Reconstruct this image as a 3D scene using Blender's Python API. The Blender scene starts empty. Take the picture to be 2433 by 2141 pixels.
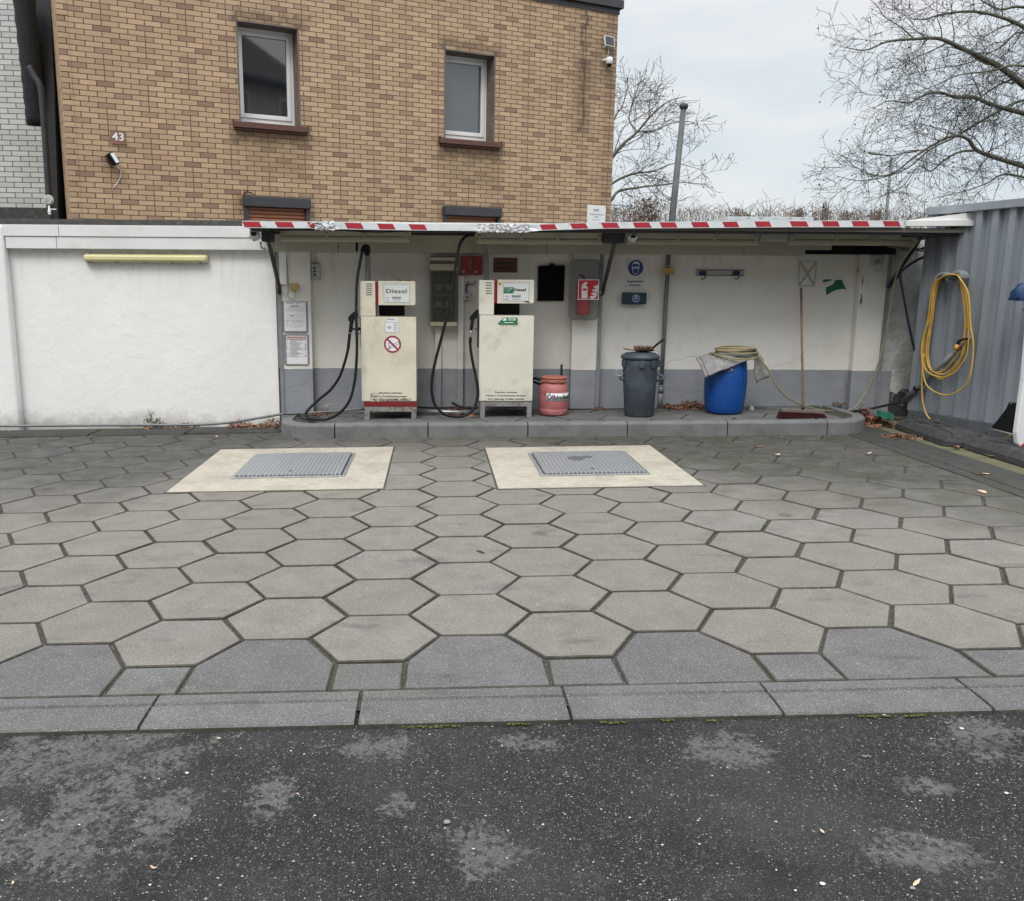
import bpy, math, random
from mathutils import Vector, Matrix, noise as mnoise
random.seed(7)
sc = bpy.context.scene
COL = sc.collection
# ------------------------------------------------------------------ camera
FOC, CX, CY = 2046.08, 1081.14, 1070.5          # focal length and principal point in photo pixels (2433 x 2141)
CAM = Vector((0, 0, 1.5))
KT = 0.0172                                      # the forecourt rises 1.7 % to the right
CF = Vector((0.02562105, 0.98189512, -0.18768467)); CR = Vector((0.99967122, -0.02497614, 0.00580056))
CF.normalize(); CR = (CR - CF*CR.dot(CF)).normalized(); CD = CF.cross(CR).normalized()   # forward, right, down
cam = bpy.data.cameras.new('camera'); co = bpy.data.objects.new('camera', cam); COL.objects.link(co)
co.matrix_world = Matrix.Translation(CAM) @ Matrix((CR, -CD, -CF)).transposed().to_4x4()
cam.sensor_fit = 'HORIZONTAL'; cam.sensor_width = 36; cam.lens = FOC/2433*36
cam.shift_x = -(CX-1216.5)/2433; cam.shift_y = (CY-1070.5)/2433
cam.clip_end = 500; cam.clip_start = .05
sc.camera = co
# ------------------------------------------------------------------ light
SUN_EL, SUN_AZ = math.radians(52), math.radians(200)   # azimuth clockwise from +Y
w = bpy.data.worlds.new('World'); sc.world = w; w.use_nodes = True
nt = w.node_tree; nt.nodes.clear()
out = nt.nodes.new('ShaderNodeOutputWorld'); bg = nt.nodes.new('ShaderNodeBackground'); bg.inputs[1].default_value = .1
sky = nt.nodes.new('ShaderNodeTexSky'); sky.sky_type = 'NISHITA'; sky.sun_disc = False
sky.sun_elevation = SUN_EL; sky.sun_rotation = SUN_AZ; sky.air_density = 1.2; sky.dust_density = 3
tc = nt.nodes.new('ShaderNodeTexCoord'); sp = nt.nodes.new('ShaderNodeSeparateXYZ'); nt.links.new(tc.outputs['Generated'], sp.inputs[0])
mr = nt.nodes.new('ShaderNodeMapRange'); mr.inputs[1].default_value = .27; mr.inputs[2].default_value = 1; mr.inputs[3].default_value = 8.5; mr.inputs[4].default_value = 27
nt.links.new(sp.outputs[2], mr.inputs[0])
mp = nt.nodes.new('ShaderNodeMapping'); mp.inputs['Scale'].default_value = (1.6, 1.6, 6); nt.links.new(tc.outputs['Generated'], mp.inputs[0])
nz = nt.nodes.new('ShaderNodeTexNoise'); nz.inputs['Scale'].default_value = 1.6; nz.inputs['Detail'].default_value = 5; nz.inputs['Roughness'].default_value = .55; nt.links.new(mp.outputs[0], nz.inputs[0])
cr = nt.nodes.new('ShaderNodeValToRGB'); cr.color_ramp.elements[0].position = .36; cr.color_ramp.elements[1].position = .62
cr.color_ramp.elements[0].color = (.76, .86, .94, 1); cr.color_ramp.elements[1].color = (.97, .99, 1.0, 1); nt.links.new(nz.outputs[0], cr.inputs[0])
vm = nt.nodes.new('ShaderNodeVectorMath'); vm.operation = 'SCALE'; nt.links.new(cr.outputs[0], vm.inputs[0]); nt.links.new(mr.outputs[0], vm.inputs['Scale'])
mx = nt.nodes.new('ShaderNodeMix'); mx.data_type = 'RGBA'; mx.inputs[0].default_value = .9
nt.links.new(sky.outputs[0], mx.inputs[6]); nt.links.new(vm.outputs[0], mx.inputs[7]); nt.links.new(mx.outputs[2], bg.inputs[0]); nt.links.new(bg.outputs[0], out.inputs[0])
sl = bpy.data.lights.new('sun', 'SUN'); sl.energy = 1.5; sl.angle = math.radians(22); sl.color = (1, .965, .92)
so = bpy.data.objects.new('sun', sl); COL.objects.link(so); so.location = (-6, -8, 12)
sd = Vector((math.sin(SUN_AZ)*math.cos(SUN_EL), math.cos(SUN_AZ)*math.cos(SUN_EL), math.sin(SUN_EL)))
so.rotation_euler = sd.to_track_quat('Z', 'Y').to_euler()
sc.view_settings.view_transform = 'Standard'; sc.view_settings.look = 'None'; sc.view_settings.exposure = 0.11; sc.view_settings.gamma = 1
sc.cycles.max_bounces = 6

# ------------------------------------------------------------------ geometry helpers
ZM = {0: (0, 0, 1), 1: (0, 0, 2.725), 2: (500, 0, 2.725), 3: (1000, 0, 2.725), 4: (1683, 0, 2.725), 5: (0, 500, 2.92), 6: (650, 520, 3.3325), 7: (980, 520, 3.331),
      8: (1340, 520, 3.33), 9: (1750, 500, 2.726), 'c': (1540, 520, 2.839), 'd': (540, 520, 7.496), 'e': (2100, 960, 6.138), 'n': (660, 700, 8.99)}
def ray(z, x, y):
    a = ZM[z]; x = a[0]+x/a[2]; y = a[1]+y/a[2]
    return CF + CR*((x-CX)/FOC) + CD*((y-CY)/FOC)
def at(z, x, y, Y):
    d = ray(z, x, y); return CAM + d*(Y/d.y)
def gnd(z, x, y, h=0.):
    d = ray(z, x, y); return CAM + d*((h-CAM.z)/(d.z-math.tan(KT)*d.x))
def gz(x): return math.tan(KT)*x
class Fr:                                         # an upright plane: u along it, v up, n out of it
    def __init__(s, o, b=0):
        b = math.radians(b); s.o = Vector(o); s.U = Vector((math.cos(b), math.sin(b), 0)); s.N = Vector((math.sin(b), -math.cos(b), 0)); s.V = Vector((0, 0, 1))
    def P(s, u, v, n=0): return s.o + s.U*u + s.V*v + s.N*n
    def px(s, z, x, y, n=0):
        d = ray(z, x, y); q = s.o + s.N*n; X = CAM + d*((q-CAM).dot(s.N)/d.dot(s.N)); return ((X-s.o).dot(s.U), X.z-s.o.z)
    def rect(s, z, x0, y0, x1, y1, n=0):          # u0, u1, v0, v1 from the pixel box
        a = s.px(z, x0, y0, n); b = s.px(z, x1, y1, n); c = s.px(z, x0, y1, n); d = s.px(z, x1, y0, n)
        return ((a[0]+c[0])/2, (b[0]+d[0])/2, (b[1]+c[1])/2, (a[1]+d[1])/2)
def WY(Y): return Fr((0, Y, 0))
class GFr(Fr):                                    # the tilted ground as a frame: u = x, v = y, n = height
    def __init__(s): pass
    def P(s, u, v, n=0): return Vector((u, v, gz(u)+n))
GF = GFr()
FH = Fr((-4.413, 11, 0), 24); FS = Fr((5.13, 9.04, 0), -72.5)

class MB:
    def __init__(s): s.v = []; s.f = []; s.sm = []; s.mi = []; s.m = 0; s.uv = {}
    def add(s, vs, fs, smooth=False):
        b = len(s.v); s.v += [Vector(p) for p in vs]
        for f in fs: s.f.append([b+i for i in f]); s.sm.append(smooth); s.mi.append(s.m)
        return s
    def box(s, fr, u0, u1, v0, v1, n0, n1):
        p = [fr.P(u, v, n) for n in (n0, n1) for v in (v0, v1) for u in (u0, u1)]
        return s.add(p, [(0, 2, 3, 1), (4, 5, 7, 6), (0, 1, 5, 4), (2, 6, 7, 3), (0, 4, 6, 2), (1, 3, 7, 5)])
    def poly(s, fr, pts, n0, n1, taper=None):     # prism; taper = smaller outline for the n1 side
        k = len(pts); q = taper or pts
        a = [fr.P(u, v, n0) for u, v in pts] + [fr.P(u, v, n1) for u, v in q]
        return s.add(a, [tuple(range(k))[::-1], tuple(range(k, 2*k))] + [(i, (i+1) % k, k+(i+1) % k, k+i) for i in range(k)])
    def rpoly(s, fr, u0, u1, v0, v1, r, n0, n1, seg=5, corners=(1, 1, 1, 1)):
        return s.poly(fr, rrect(u0, u1, v0, v1, r, seg, corners), n0, n1)
    def disc(s, fr, u, v, r, n0, n1, seg=24, ry=None):
        ry = ry or r
        return s.poly(fr, [(u+r*math.cos(2*math.pi*i/seg), v+ry*math.sin(2*math.pi*i/seg)) for i in range(seg)], n0, n1)
    def ring(s, fr, u, v, r0, r1, n0, n1, seg=28):
        vs = []
        for r, n in ((r0, n0), (r1, n0), (r1, n1), (r0, n1)):
            vs += [fr.P(u+r*math.cos(2*math.pi*i/seg), v+r*math.sin(2*math.pi*i/seg), n) for i in range(seg)]
        fs = []
        for a in range(4):
            b = (a+1) % 4
            for i in range(seg): j = (i+1) % seg; fs.append((a*seg+i, a*seg+j, b*seg+j, b*seg+i))
        return s.add(vs, fs)
    def tube(s, pts, r, seg=8, cap=True, flat=1.0):
        pts = [Vector(p) for p in pts]; n = len(pts); rr = r if isinstance(r, (list, tuple)) else [r]*n
        up = None; vs = []
        for i, p in enumerate(pts):
            t = (pts[min(i+1, n-1)]-pts[max(i-1, 0)]); t = t.normalized() if t.length > 1e-9 else Vector((0, 0, 1))
            if up is None:
                up = Vector((0, 0, 1)) if abs(t.z) < .9 else Vector((0, 1, 0))
            b = t.cross(up)
            if b.length < 1e-6: b = t.cross(Vector((1, 0, 0)))
            b.normalize(); c = b.cross(t).normalized(); up = c
            for k in range(seg):
                a = 2*math.pi*k/seg; vs.append(p + b*(rr[i]*math.cos(a)) + c*(rr[i]*flat*math.sin(a)))
        fs = [(i*seg+k, i*seg+(k+1) % seg, (i+1)*seg+(k+1) % seg, (i+1)*seg+k) for i in range(n-1) for k in range(seg)]
        s.add(vs, fs, seg > 4)
        if cap: b = len(s.v)-n*seg; s.f += [[b+k for k in range(seg)][::-1], [b+(n-1)*seg+k for k in range(seg)]]; s.sm += [False]*2; s.mi += [s.m]*2
        return s
    def lathe(s, c, prof, seg=32, sx=1, sy=1, lean=(0, 0)):
        c = Vector(c); vs = []; n = len(prof)
        for r, z in prof:
            vs += [c+Vector((r*sx*math.cos(2*math.pi*k/seg)+lean[0]*z, r*sy*math.sin(2*math.pi*k/seg)+lean[1]*z, z)) for k in range(seg)]
        fs = [(i*seg+k, i*seg+(k+1) % seg, (i+1)*seg+(k+1) % seg, (i+1)*seg+k) for i in range(n-1) for k in range(seg)]
        s.add(vs, fs, True)
        b = len(s.v)-n*seg; s.f += [[b+k for k in range(seg)][::-1], [b+(n-1)*seg+k for k in range(seg)]]; s.sm += [False]*2; s.mi += [s.m]*2
        return s
    def text(s, string, mapf, u0, u1, v0, cap, depth=.0012, bold=0.0):
        """letters between u0 and u1, baseline v0, capital height cap; mapf(u, v, n) -> world"""
        vs, fs, w_, h_ = glyphs(string, bold)
        kx = (u1-u0)/w_; ky = cap/h_; q = bold*cap*2.2
        for j, (dx, dy) in enumerate(((0, 0), (-q, q*.3), (q, -q*.3), (-q*.5, -q*.4), (q*.5, q*.4)) if bold else ((0, 0),)):
            b = len(s.v); s.v += [mapf(u0+x*kx+dx, v0+y*ky+dy, depth*z*(1+.07*j)) for x, y, z in vs]
            for f in fs: s.f.append([b+i for i in f]); s.sm.append(False); s.mi.append(s.m)
        return s
    def build(s, name, mats, parent=None, bevel=0, bseg=2, recalc=True, smooth_angle=None):
        me = bpy.data.meshes.new(name)
        if parent is not None: o0 = Vector(parent['_o'])
        else: o0 = Vector((sum(p.x for p in s.v)/len(s.v), sum(p.y for p in s.v)/len(s.v), min(p.z for p in s.v)))
        me.from_pydata([p-o0 for p in s.v], [], s.f)
        if not isinstance(mats, (list, tuple)): mats = [mats]
        for m in mats: me.materials.append(m)
        me.polygons.foreach_set('use_smooth', s.sm); me.polygons.foreach_set('material_index', s.mi)
        if s.uv:
            l = me.uv_layers.new(name='UVMap')
            for p in me.polygons:
                if p.index in s.uv:
                    for li, c in zip(p.loop_indices, s.uv[p.index]): l.data[li].uv = c
        if recalc:
            import bmesh
            bm = bmesh.new(); bm.from_mesh(me); bmesh.ops.recalc_face_normals(bm, faces=bm.faces); bm.to_mesh(me); bm.free()
        me.update()
        o = bpy.data.objects.new(name, me); COL.objects.link(o)
        o['_o'] = tuple(o0)
        if parent is None: o.location = o0
        else: o.parent = parent
        if bevel:
            m = o.modifiers.new('bevel', 'BEVEL'); m.width = bevel; m.segments = bseg; m.limit_method = 'ANGLE'; m.angle_limit = math.radians(40)
        return o
def rrect(u0, u1, v0, v1, r, seg=5, corners=(1, 1, 1, 1)):     # corners: bl, br, tr, tl
    out_ = []
    for (cx, cy, a0), on, q in (((u0+r, v0+r, 180), corners[0], (u0, v0)), ((u1-r, v0+r, 270), corners[1], (u1, v0)), ((u1-r, v1-r, 0), corners[2], (u1, v1)), ((u0+r, v1-r, 90), corners[3], (u0, v1))):
        if not on: out_.append(q); continue
        for k in range(seg+1):
            a = math.radians(a0+90*k/seg); out_.append((cx+r*math.cos(a), cy+r*math.sin(a)))
    return out_
_gc = {}
def glyphs(string, bold):
    key = (string, bold)
    if key in _gc: return _gc[key]
    def mk(t):
        cu = bpy.data.curves.new('t', 'FONT'); cu.body = t; cu.size = 1; cu.space_character = 1+bold*2.5; cu.extrude = .5; cu.resolution_u = 3
        o = bpy.data.objects.new('t', cu); COL.objects.link(o); bpy.context.view_layer.update()
        me = bpy.data.meshes.new_from_object(o.evaluated_get(bpy.context.evaluated_depsgraph_get()))
        r = ([tuple(v.co) for v in me.vertices], [list(p.vertices) for p in me.polygons])
        bpy.data.objects.remove(o); bpy.data.curves.remove(cu); bpy.data.meshes.remove(me); return r
    vs, fs = mk(string); hv, _ = mk('H')
    x0 = min(v[0] for v in vs); x1 = max(v[0] for v in vs); h = max(v[1] for v in hv)
    vs = [(x-x0, y, (z+.5)) for x, y, z in vs]
    _gc[key] = (vs, fs, x1-x0, h); return _gc[key]
def crv(pts, n=8):                                # Catmull-Rom through points
    pts = [Vector(p) for p in pts]; P = [pts[0]*2-pts[1]]+pts+[pts[-1]*2-pts[-2]]; out_ = []
    for i in range(1, len(P)-2):
        a, b, c, d = P[i-1:i+3]
        for k in range(n):
            t = k/n; out_.append(.5*((2*b)+(c-a)*t+(2*a-5*b+4*c-d)*t*t+(3*b-a-3*c+d)*t**3))
    out_.append(pts[-1]); return out_
def pxc(lst, n=8): return crv([at(*p) for p in lst], n)
def tag(o, label=None, cat=None, group=None, kind=None):
    for k, v in (('label', label), ('category', cat), ('group', group), ('kind', kind)):
        if v: o[k] = v
    return o
def thing(name, label, cat, loc, group=None):
    o = bpy.data.objects.new(name, None); o.empty_display_size = .1; o.location = Vector(loc); COL.objects.link(o); o.matrix_world = Matrix.Translation(o.location)
    o['_o'] = tuple(o.location)
    return tag(o, label, cat, group)

# ------------------------------------------------------------------ materials
class NT:
    def __init__(s, name):
        s.m = bpy.data.materials.new(name); s.m.use_nodes = True; s.t = s.m.node_tree; s.t.nodes.clear()
        s.out = s.t.nodes.new('ShaderNodeOutputMaterial'); s.b = s.t.nodes.new('ShaderNodeBsdfPrincipled'); s.t.links.new(s.b.outputs[0], s.out.inputs[0])
        g = s.t.nodes.new('ShaderNodeNewGeometry'); s.pos = g.outputs['Position']; s.isl = g.outputs['Random Per Island']; s.nor = g.outputs['Normal']
    def L(s, a, b): s.t.links.new(a, b)
    def si(s, sock, v):
        if v is None: return
        if hasattr(v, 'is_linked') or isinstance(v, bpy.types.NodeSocket): s.L(v, sock)
        elif isinstance(v, (tuple, list)) and sock.type == 'RGBA' and len(v) == 3: sock.default_value = (*v, 1)
        else: sock.default_value = v
    def math(s, op, a, b=None, c=None, clamp=False):
        n = s.t.nodes.new('ShaderNodeMath'); n.operation = op; n.use_clamp = clamp
        s.si(n.inputs[0], a); s.si(n.inputs[1], b); s.si(n.inputs[2], c); return n.outputs[0]
    def noise(s, scale, detail=4, rough=.55, vec=None, stretch=None, dist=0):
        n = s.t.nodes.new('ShaderNodeTexNoise'); n.inputs['Scale'].default_value = scale; n.inputs['Detail'].default_value = detail; n.inputs['Roughness'].default_value = rough; n.inputs['Distortion'].default_value = dist
        v = vec or s.pos
        if stretch: v = s.mapp(v, stretch)
        s.L(v, n.inputs['Vector']); return n.outputs[0]
    def mapp(s, v, sc_, loc=(0, 0, 0)):
        m = s.t.nodes.new('ShaderNodeMapping'); m.inputs['Scale'].default_value = sc_; m.inputs['Location'].default_value = loc; s.L(v, m.inputs[0]); return m.outputs[0]
    def voro(s, scale, feature='F1', out_='Distance', vec=None):
        n = s.t.nodes.new('ShaderNodeTexVoronoi'); n.feature = feature; n.inputs['Scale'].default_value = scale; s.L(vec or s.pos, n.inputs['Vector']); return n.outputs[out_]
    def white(s, vec):
        n = s.t.nodes.new('ShaderNodeTexWhiteNoise'); s.L(vec, n.inputs['Vector']); return n.outputs['Value']
    def rng(s, v, a, b, c=0., d=1.):
        n = s.t.nodes.new('ShaderNodeMapRange'); s.L(v, n.inputs[0])
        for i, q in enumerate((a, b, c, d)): n.inputs[i+1].default_value = q
        return n.outputs[0]
    def sep(s, v):
        n = s.t.nodes.new('ShaderNodeSeparateXYZ'); s.L(v, n.inputs[0]); return n.outputs
    def comb(s, a, b, c=0.):
        n = s.t.nodes.new('ShaderNodeCombineXYZ'); s.si(n.inputs[0], a); s.si(n.inputs[1], b); s.si(n.inputs[2], c); return n.outputs[0]
    def mix(s, f, a, b, mode='MIX'):
        n = s.t.nodes.new('ShaderNodeMix'); n.data_type = 'RGBA'; n.blend_type = mode; s.si(n.inputs[0], f); s.si(n.inputs[6], a); s.si(n.inputs[7], b); return n.outputs[2]
    def bump(s, h, dist, strength=1.0, prev=None):
        n = s.t.nodes.new('ShaderNodeBump'); n.inputs['Distance'].default_value = dist; n.inputs['Strength'].default_value = strength; s.L(h, n.inputs['Height'])
        if prev: s.L(prev, n.inputs['Normal'])
        s.L(n.outputs[0], s.b.inputs['Normal']); return n.outputs[0]
    def fin(s, col=None, rough=None, metal=None, spec=None):
        if col is not None: s.si(s.b.inputs['Base Color'], col)
        if rough is not None: s.si(s.b.inputs['Roughness'], rough)
        if metal is not None: s.si(s.b.inputs['Metallic'], metal)
        if spec is not None: s.b.inputs['Specular IOR Level'].default_value = spec
        return s.m
def mul(c, k): return tuple(min(1, x*k) for x in c)
def simple(name, col, rough=.6, metal=0., var=.18, scale=6, bump=0, bs=150, dirt=None, dscale=3, dlo=.55, dhi=.75, spec=None, fleck=None):
    n = NT(name)
    c = n.mix(n.rng(n.noise(scale, 5), .3, .7), mul(col, 1-var), mul(col, 1+var*.7))
    if fleck: c = n.mix(n.rng(n.noise(fleck[1], 2), fleck[2], fleck[2]+.05), c, fleck[0])
    if dirt: c = n.mix(n.math('MULTIPLY', n.rng(n.noise(dscale, 6, .65), dlo, dhi), .8), c, dirt)
    if bump: n.bump(n.noise(bs, 3), bump)
    r = n.rng(n.noise(scale*2, 3), .3, .7, max(0, rough-.08), min(1, rough+.1))
    return n.fin(c, r, metal, spec)

# --- brick cladding: the pattern of one five-course panel repeats, every second column stepped by five courses
def brick_mat(name, tan, mid, dark, mortar, ch, bw, panels=True, stains=True):
    n = NT(name); uv = n.t.nodes.new('ShaderNodeUVMap').outputs[0]; x, y, _ = n.sep(uv)
    rr = n.math('DIVIDE', n.math('SUBTRACT', 4.787, y), ch); r = n.math('FLOOR', rr); fv = n.math('FRACT', rr)
    U = n.math('DIVIDE', n.math('SUBTRACT', x, .478), bw/2)
    rm = n.math('FLOORED_MODULO', r, 2.)
    c = n.math('MULTIPLY_ADD', n.math('ROUND', n.math('DIVIDE', n.math('SUBTRACT', U, rm), 2.)), 2., rm)
    f = n.math('ABSOLUTE', n.math('SUBTRACT', U, c))
    k = n.math('FLOOR', n.math('DIVIDE', n.math('ADD', c, .5), 5.))
    rp = n.math('FLOORED_MODULO', n.math('MULTIPLY_ADD', k, 5., r), 10.)
    d = n.math('SUBTRACT', c, n.math('MULTIPLY', k, 5.))
    eq = lambda a, b: n.math('COMPARE', a, float(b), .1)
    mort = n.math('MAXIMUM', n.math('GREATER_THAN', f, .945), n.math('GREATER_THAN', n.math('ABSOLUTE', n.math('SUBTRACT', fv, .5)), .435))
    rnd = n.white(n.comb(c, r, 3.)); rnd2 = n.white(n.comb(c, r, 9.))
    g = n.noise(260, 2); g2 = n.noise(1.3, 5, .6)
    base = n.mix(rnd, mul(tan, .86), mul(tan, 1.08))
    if panels:
        d0 = eq(d, 0)
        med = n.math('MULTIPLY', d0, n.math('MAXIMUM', eq(rp, 0), eq(rp, 2)))
        stg = n.math('MAXIMUM', n.math('MULTIPLY', d0, n.math('MAXIMUM', eq(rp, 4), eq(rp, 8))), n.math('MULTIPLY', eq(d, 2), eq(rp, 6)))
        base = n.mix(n.math('MULTIPLY', med, n.math('MULTIPLY_ADD', rnd2, .4, .55)), base, mid)
        base = n.mix(n.math('MULTIPLY', stg, n.math('MULTIPLY_ADD', rnd2, .5, .5)), base, dark)
        pale = n.math('MULTIPLY', n.math('GREATER_THAN', rnd, .9), .45)
        base = n.mix(pale, base, mid)
        seam = n.math('MULTIPLY', n.math('LESS_THAN', n.math('ABSOLUTE', n.math('SUBTRACT', U, n.math('MULTIPLY', n.math('ROUND', n.math('DIVIDE', U, 5.)), 5.))), .045), n.math('LESS_THAN', n.math('FLOORED_MODULO', n.math('ADD', rp, 1.), 10.), 4.6))
        mort = n.math('MAXIMUM', mort, n.math('MULTIPLY', seam, .9))
    base = n.mix(n.rng(g, .35, .65), mul((1, 1, 1), .84), (1.06, 1.06, 1.06)) if False else base
    spk = n.mix(1.0, base, n.mix(n.rng(g, .3, .7), (.80, .79, .78), (1.12, 1.12, 1.12)), 'MULTIPLY')
    col = n.mix(mort, spk, mortar)
    col = n.mix(n.math('MULTIPLY', n.rng(g2, .5, .75), .22), col, mul(dark, .9))
    if stains:
        def blob(u0, u1, v0, v1, s_, amt, colr):
            nonlocal col
            e = n.noise(9, 4, .6, stretch=(1, 1, .5)); xx = n.math('MULTIPLY_ADD', n.math('SUBTRACT', e, .5), .35, x); yy = n.math('MULTIPLY_ADD', n.math('SUBTRACT', e, .5), .3, y)
            du = n.math('MAXIMUM', n.math('SUBTRACT', u0, xx), n.math('SUBTRACT', xx, u1)); dv = n.math('MAXIMUM', n.math('SUBTRACT', v0, yy), n.math('SUBTRACT', yy, v1))
            m = n.rng(n.math('MAXIMUM', du, dv), s_, -s_*.6); m = n.math('MULTIPLY', m, amt, None, True)
            col = n.mix(m, col, colr)
        grime = (.10, .062, .042)
        for a, b in ((1.98, 3.0), (4.9, 5.93)):
            blob(a+.03, b-.03, 3.34, 3.50, .07, .62, grime); blob(a+.1, b-.08, 2.95, 3.34, .16, .32, (.16, .11, .06)); blob(a+.06, b-.02, 4.80, 4.93, .05, .5, grime)
            blob(a+.06, b-.02, 2.5, 2.67, .07, .45, grime)
        blob(7.34, 7.37, 3.9, 5.6, .03, .75, (.05, .035, .03)); blob(7.2, 7.5, 3.8, 4.9, .12, .35, grime); blob(7.72, 7.95, 2.5, 5.7, .1, .25, grime)
        blob(7.2, 8., 4.6, 5.4, .3, .25, grime)
    n.bump(n.math('MULTIPLY_ADD', g, .25, n.math('SUBTRACT', 1., mort)), .012, 1.)
    return n.fin(col, .85, 0, .3)
M = {}
M['brick'] = brick_mat('ochre_brick', (.54, .385, .242), (.40, .270, .180), (.29, .182, .132), (.115, .072, .052), .0625, .1969)
M['grey_brick'] = brick_mat('grey_brick', (.62, .61, .585), (.3, .3, .3), (.25, .25, .25), (.15, .145, .135), .075, .24, False, False)

# --- concrete pavers
def paver_mat(name, col, alt, dampk=1.0, brown=1.0):
    n = NT(name); x, y, z = n.sep(n.pos)
    c = n.mix(n.isl, mul(col, .88), mul(alt, 1.10)); c = n.mix(n.math('MULTIPLY', n.math('FRACT', n.math('MULTIPLY', n.isl, 7.31)), .35), c, mul((col[0]*1.02, col[1]*.93, col[2]*.85), 1.))
    c = n.mix(n.rng(n.noise(5, 6, .65), .35, .68), c, mul(col, .76))
    c = n.mix(n.math('MULTIPLY', n.rng(n.noise(2.2, 5, .65), .45, .7), .28), c, mul((.215, .18, .14), brown)); c = n.mix(n.math('MULTIPLY', n.rng(n.noise(6.5, 6, .7, dist=.6), .56, .70), .25), c, (.085, .078, .07))
    c = n.mix(n.math('MULTIPLY', n.rng(n.noise(3.1, 3, .5, vec=n.mapp(n.pos, (1, 2.2, 1), (5, 3, 1))), .60, .75), .5), c, (.05, .045, .045))
    fl = n.voro(210); rn = n.voro(210, 'F1', 'Color')
    rs = n.sep(rn)
    c = n.mix(n.math('MULTIPLY', n.math('LESS_THAN', fl, .27), n.math('GREATER_THAN', rs[0], .66)), c, (.43, .42, .395))
    c = n.mix(n.math('MULTIPLY', n.math('LESS_THAN', fl, .42), n.math('LESS_THAN', rs[0], .25)), c, mul(col, .6))
    dr_ = n.voro(1.15, vec=n.mapp(n.pos, (1, 1, .01))); c = n.mix(n.math('MULTIPLY', n.rng(n.math('MULTIPLY_ADD', n.noise(22, 4, .6), .06, dr_), .105, .07), .5), c, (.055, .05, .048))
    g = n.noise(420, 2); c = n.mix(1.0, c, n.mix(n.rng(g, .3, .7), (.68, .68, .68), (1.32, 1.32, 1.32)), 'MULTIPLY')
    # damp, mossy ground near the walls
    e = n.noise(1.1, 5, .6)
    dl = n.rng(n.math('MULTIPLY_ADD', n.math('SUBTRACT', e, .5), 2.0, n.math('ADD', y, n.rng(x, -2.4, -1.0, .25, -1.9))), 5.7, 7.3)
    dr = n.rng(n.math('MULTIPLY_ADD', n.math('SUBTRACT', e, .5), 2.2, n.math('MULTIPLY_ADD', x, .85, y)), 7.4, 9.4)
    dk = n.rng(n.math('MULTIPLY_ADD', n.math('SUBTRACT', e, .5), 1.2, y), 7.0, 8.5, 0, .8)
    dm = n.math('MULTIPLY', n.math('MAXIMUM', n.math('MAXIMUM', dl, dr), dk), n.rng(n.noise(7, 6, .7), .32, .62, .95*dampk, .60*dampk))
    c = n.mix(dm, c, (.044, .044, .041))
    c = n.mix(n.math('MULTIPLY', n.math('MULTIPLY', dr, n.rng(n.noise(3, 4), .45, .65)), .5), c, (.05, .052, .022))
    sp_ = n.rng(n.noise(1.7, 5, .7, dist=1), .66, .74); c = n.mix(n.math('MULTIPLY', sp_, .4), c, (.05, .05, .06))
    n.bump(n.noise(300, 3), .0022, .8)
    return n.fin(c, .88, 0, .25)
M['paver'] = paver_mat('paver', (.212, .194, .170), (.200, .187, .167))
M['paver_blue'] = paver_mat('paver_bluegrey', (.134, .132, .131), (.146, .143, .141), 1.0, .8)
M['paver_dark'] = paver_mat('paver_mossy', (.10, .102, .095), (.085, .09, .08))
M['edge_dirt_shade'] = simple('stone_edge_dirt_shade', (.078, .068, .056), .95, var=.4, scale=30, dirt=(.040, .036, .026), dscale=5, dlo=.45, dhi=.6)
M['kerb'] = simple('kerb_concrete', (.168, .165, .163), .9, var=.2, scale=5, bump=.002, bs=260, dirt=(.09, .09, .085), dscale=4, dlo=.5, dhi=.75, fleck=((.34, .33, .32), 320, .62))
M['island'] = simple('island_paving', (.13, .128, .124), .9, var=.25, scale=5, bump=.002, bs=240, dirt=(.045, .043, .04), dscale=3)
M['slab'] = simple('pale_concrete', (.40, .350, .278), .88, var=.16, scale=16, bump=.004, bs=150, dirt=(.24, .21, .165), dscale=2.6, dlo=.46, dhi=.78, fleck=((.62, .60, .55), 210, .6))
def joint_mat():
    n = NT('joint_sand'); g = n.noise(60, 5, .7); c = n.mix(n.rng(g, .35, .7), (.022, .019, .015), (.085, .076, .060))
    c = n.mix(n.rng(n.noise(1.2, 4), .45, .65), c, n.mix(n.rng(g, .4, .6), (.030, .030, .014), (.055, .055, .028)))
    c = n.mix(n.math('GREATER_THAN', n.noise(160, 2), .66), c, (.36, .34, .3)); n.bump(g, .006); return n.fin(c, .95)
M['joint'] = joint_mat()
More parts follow.
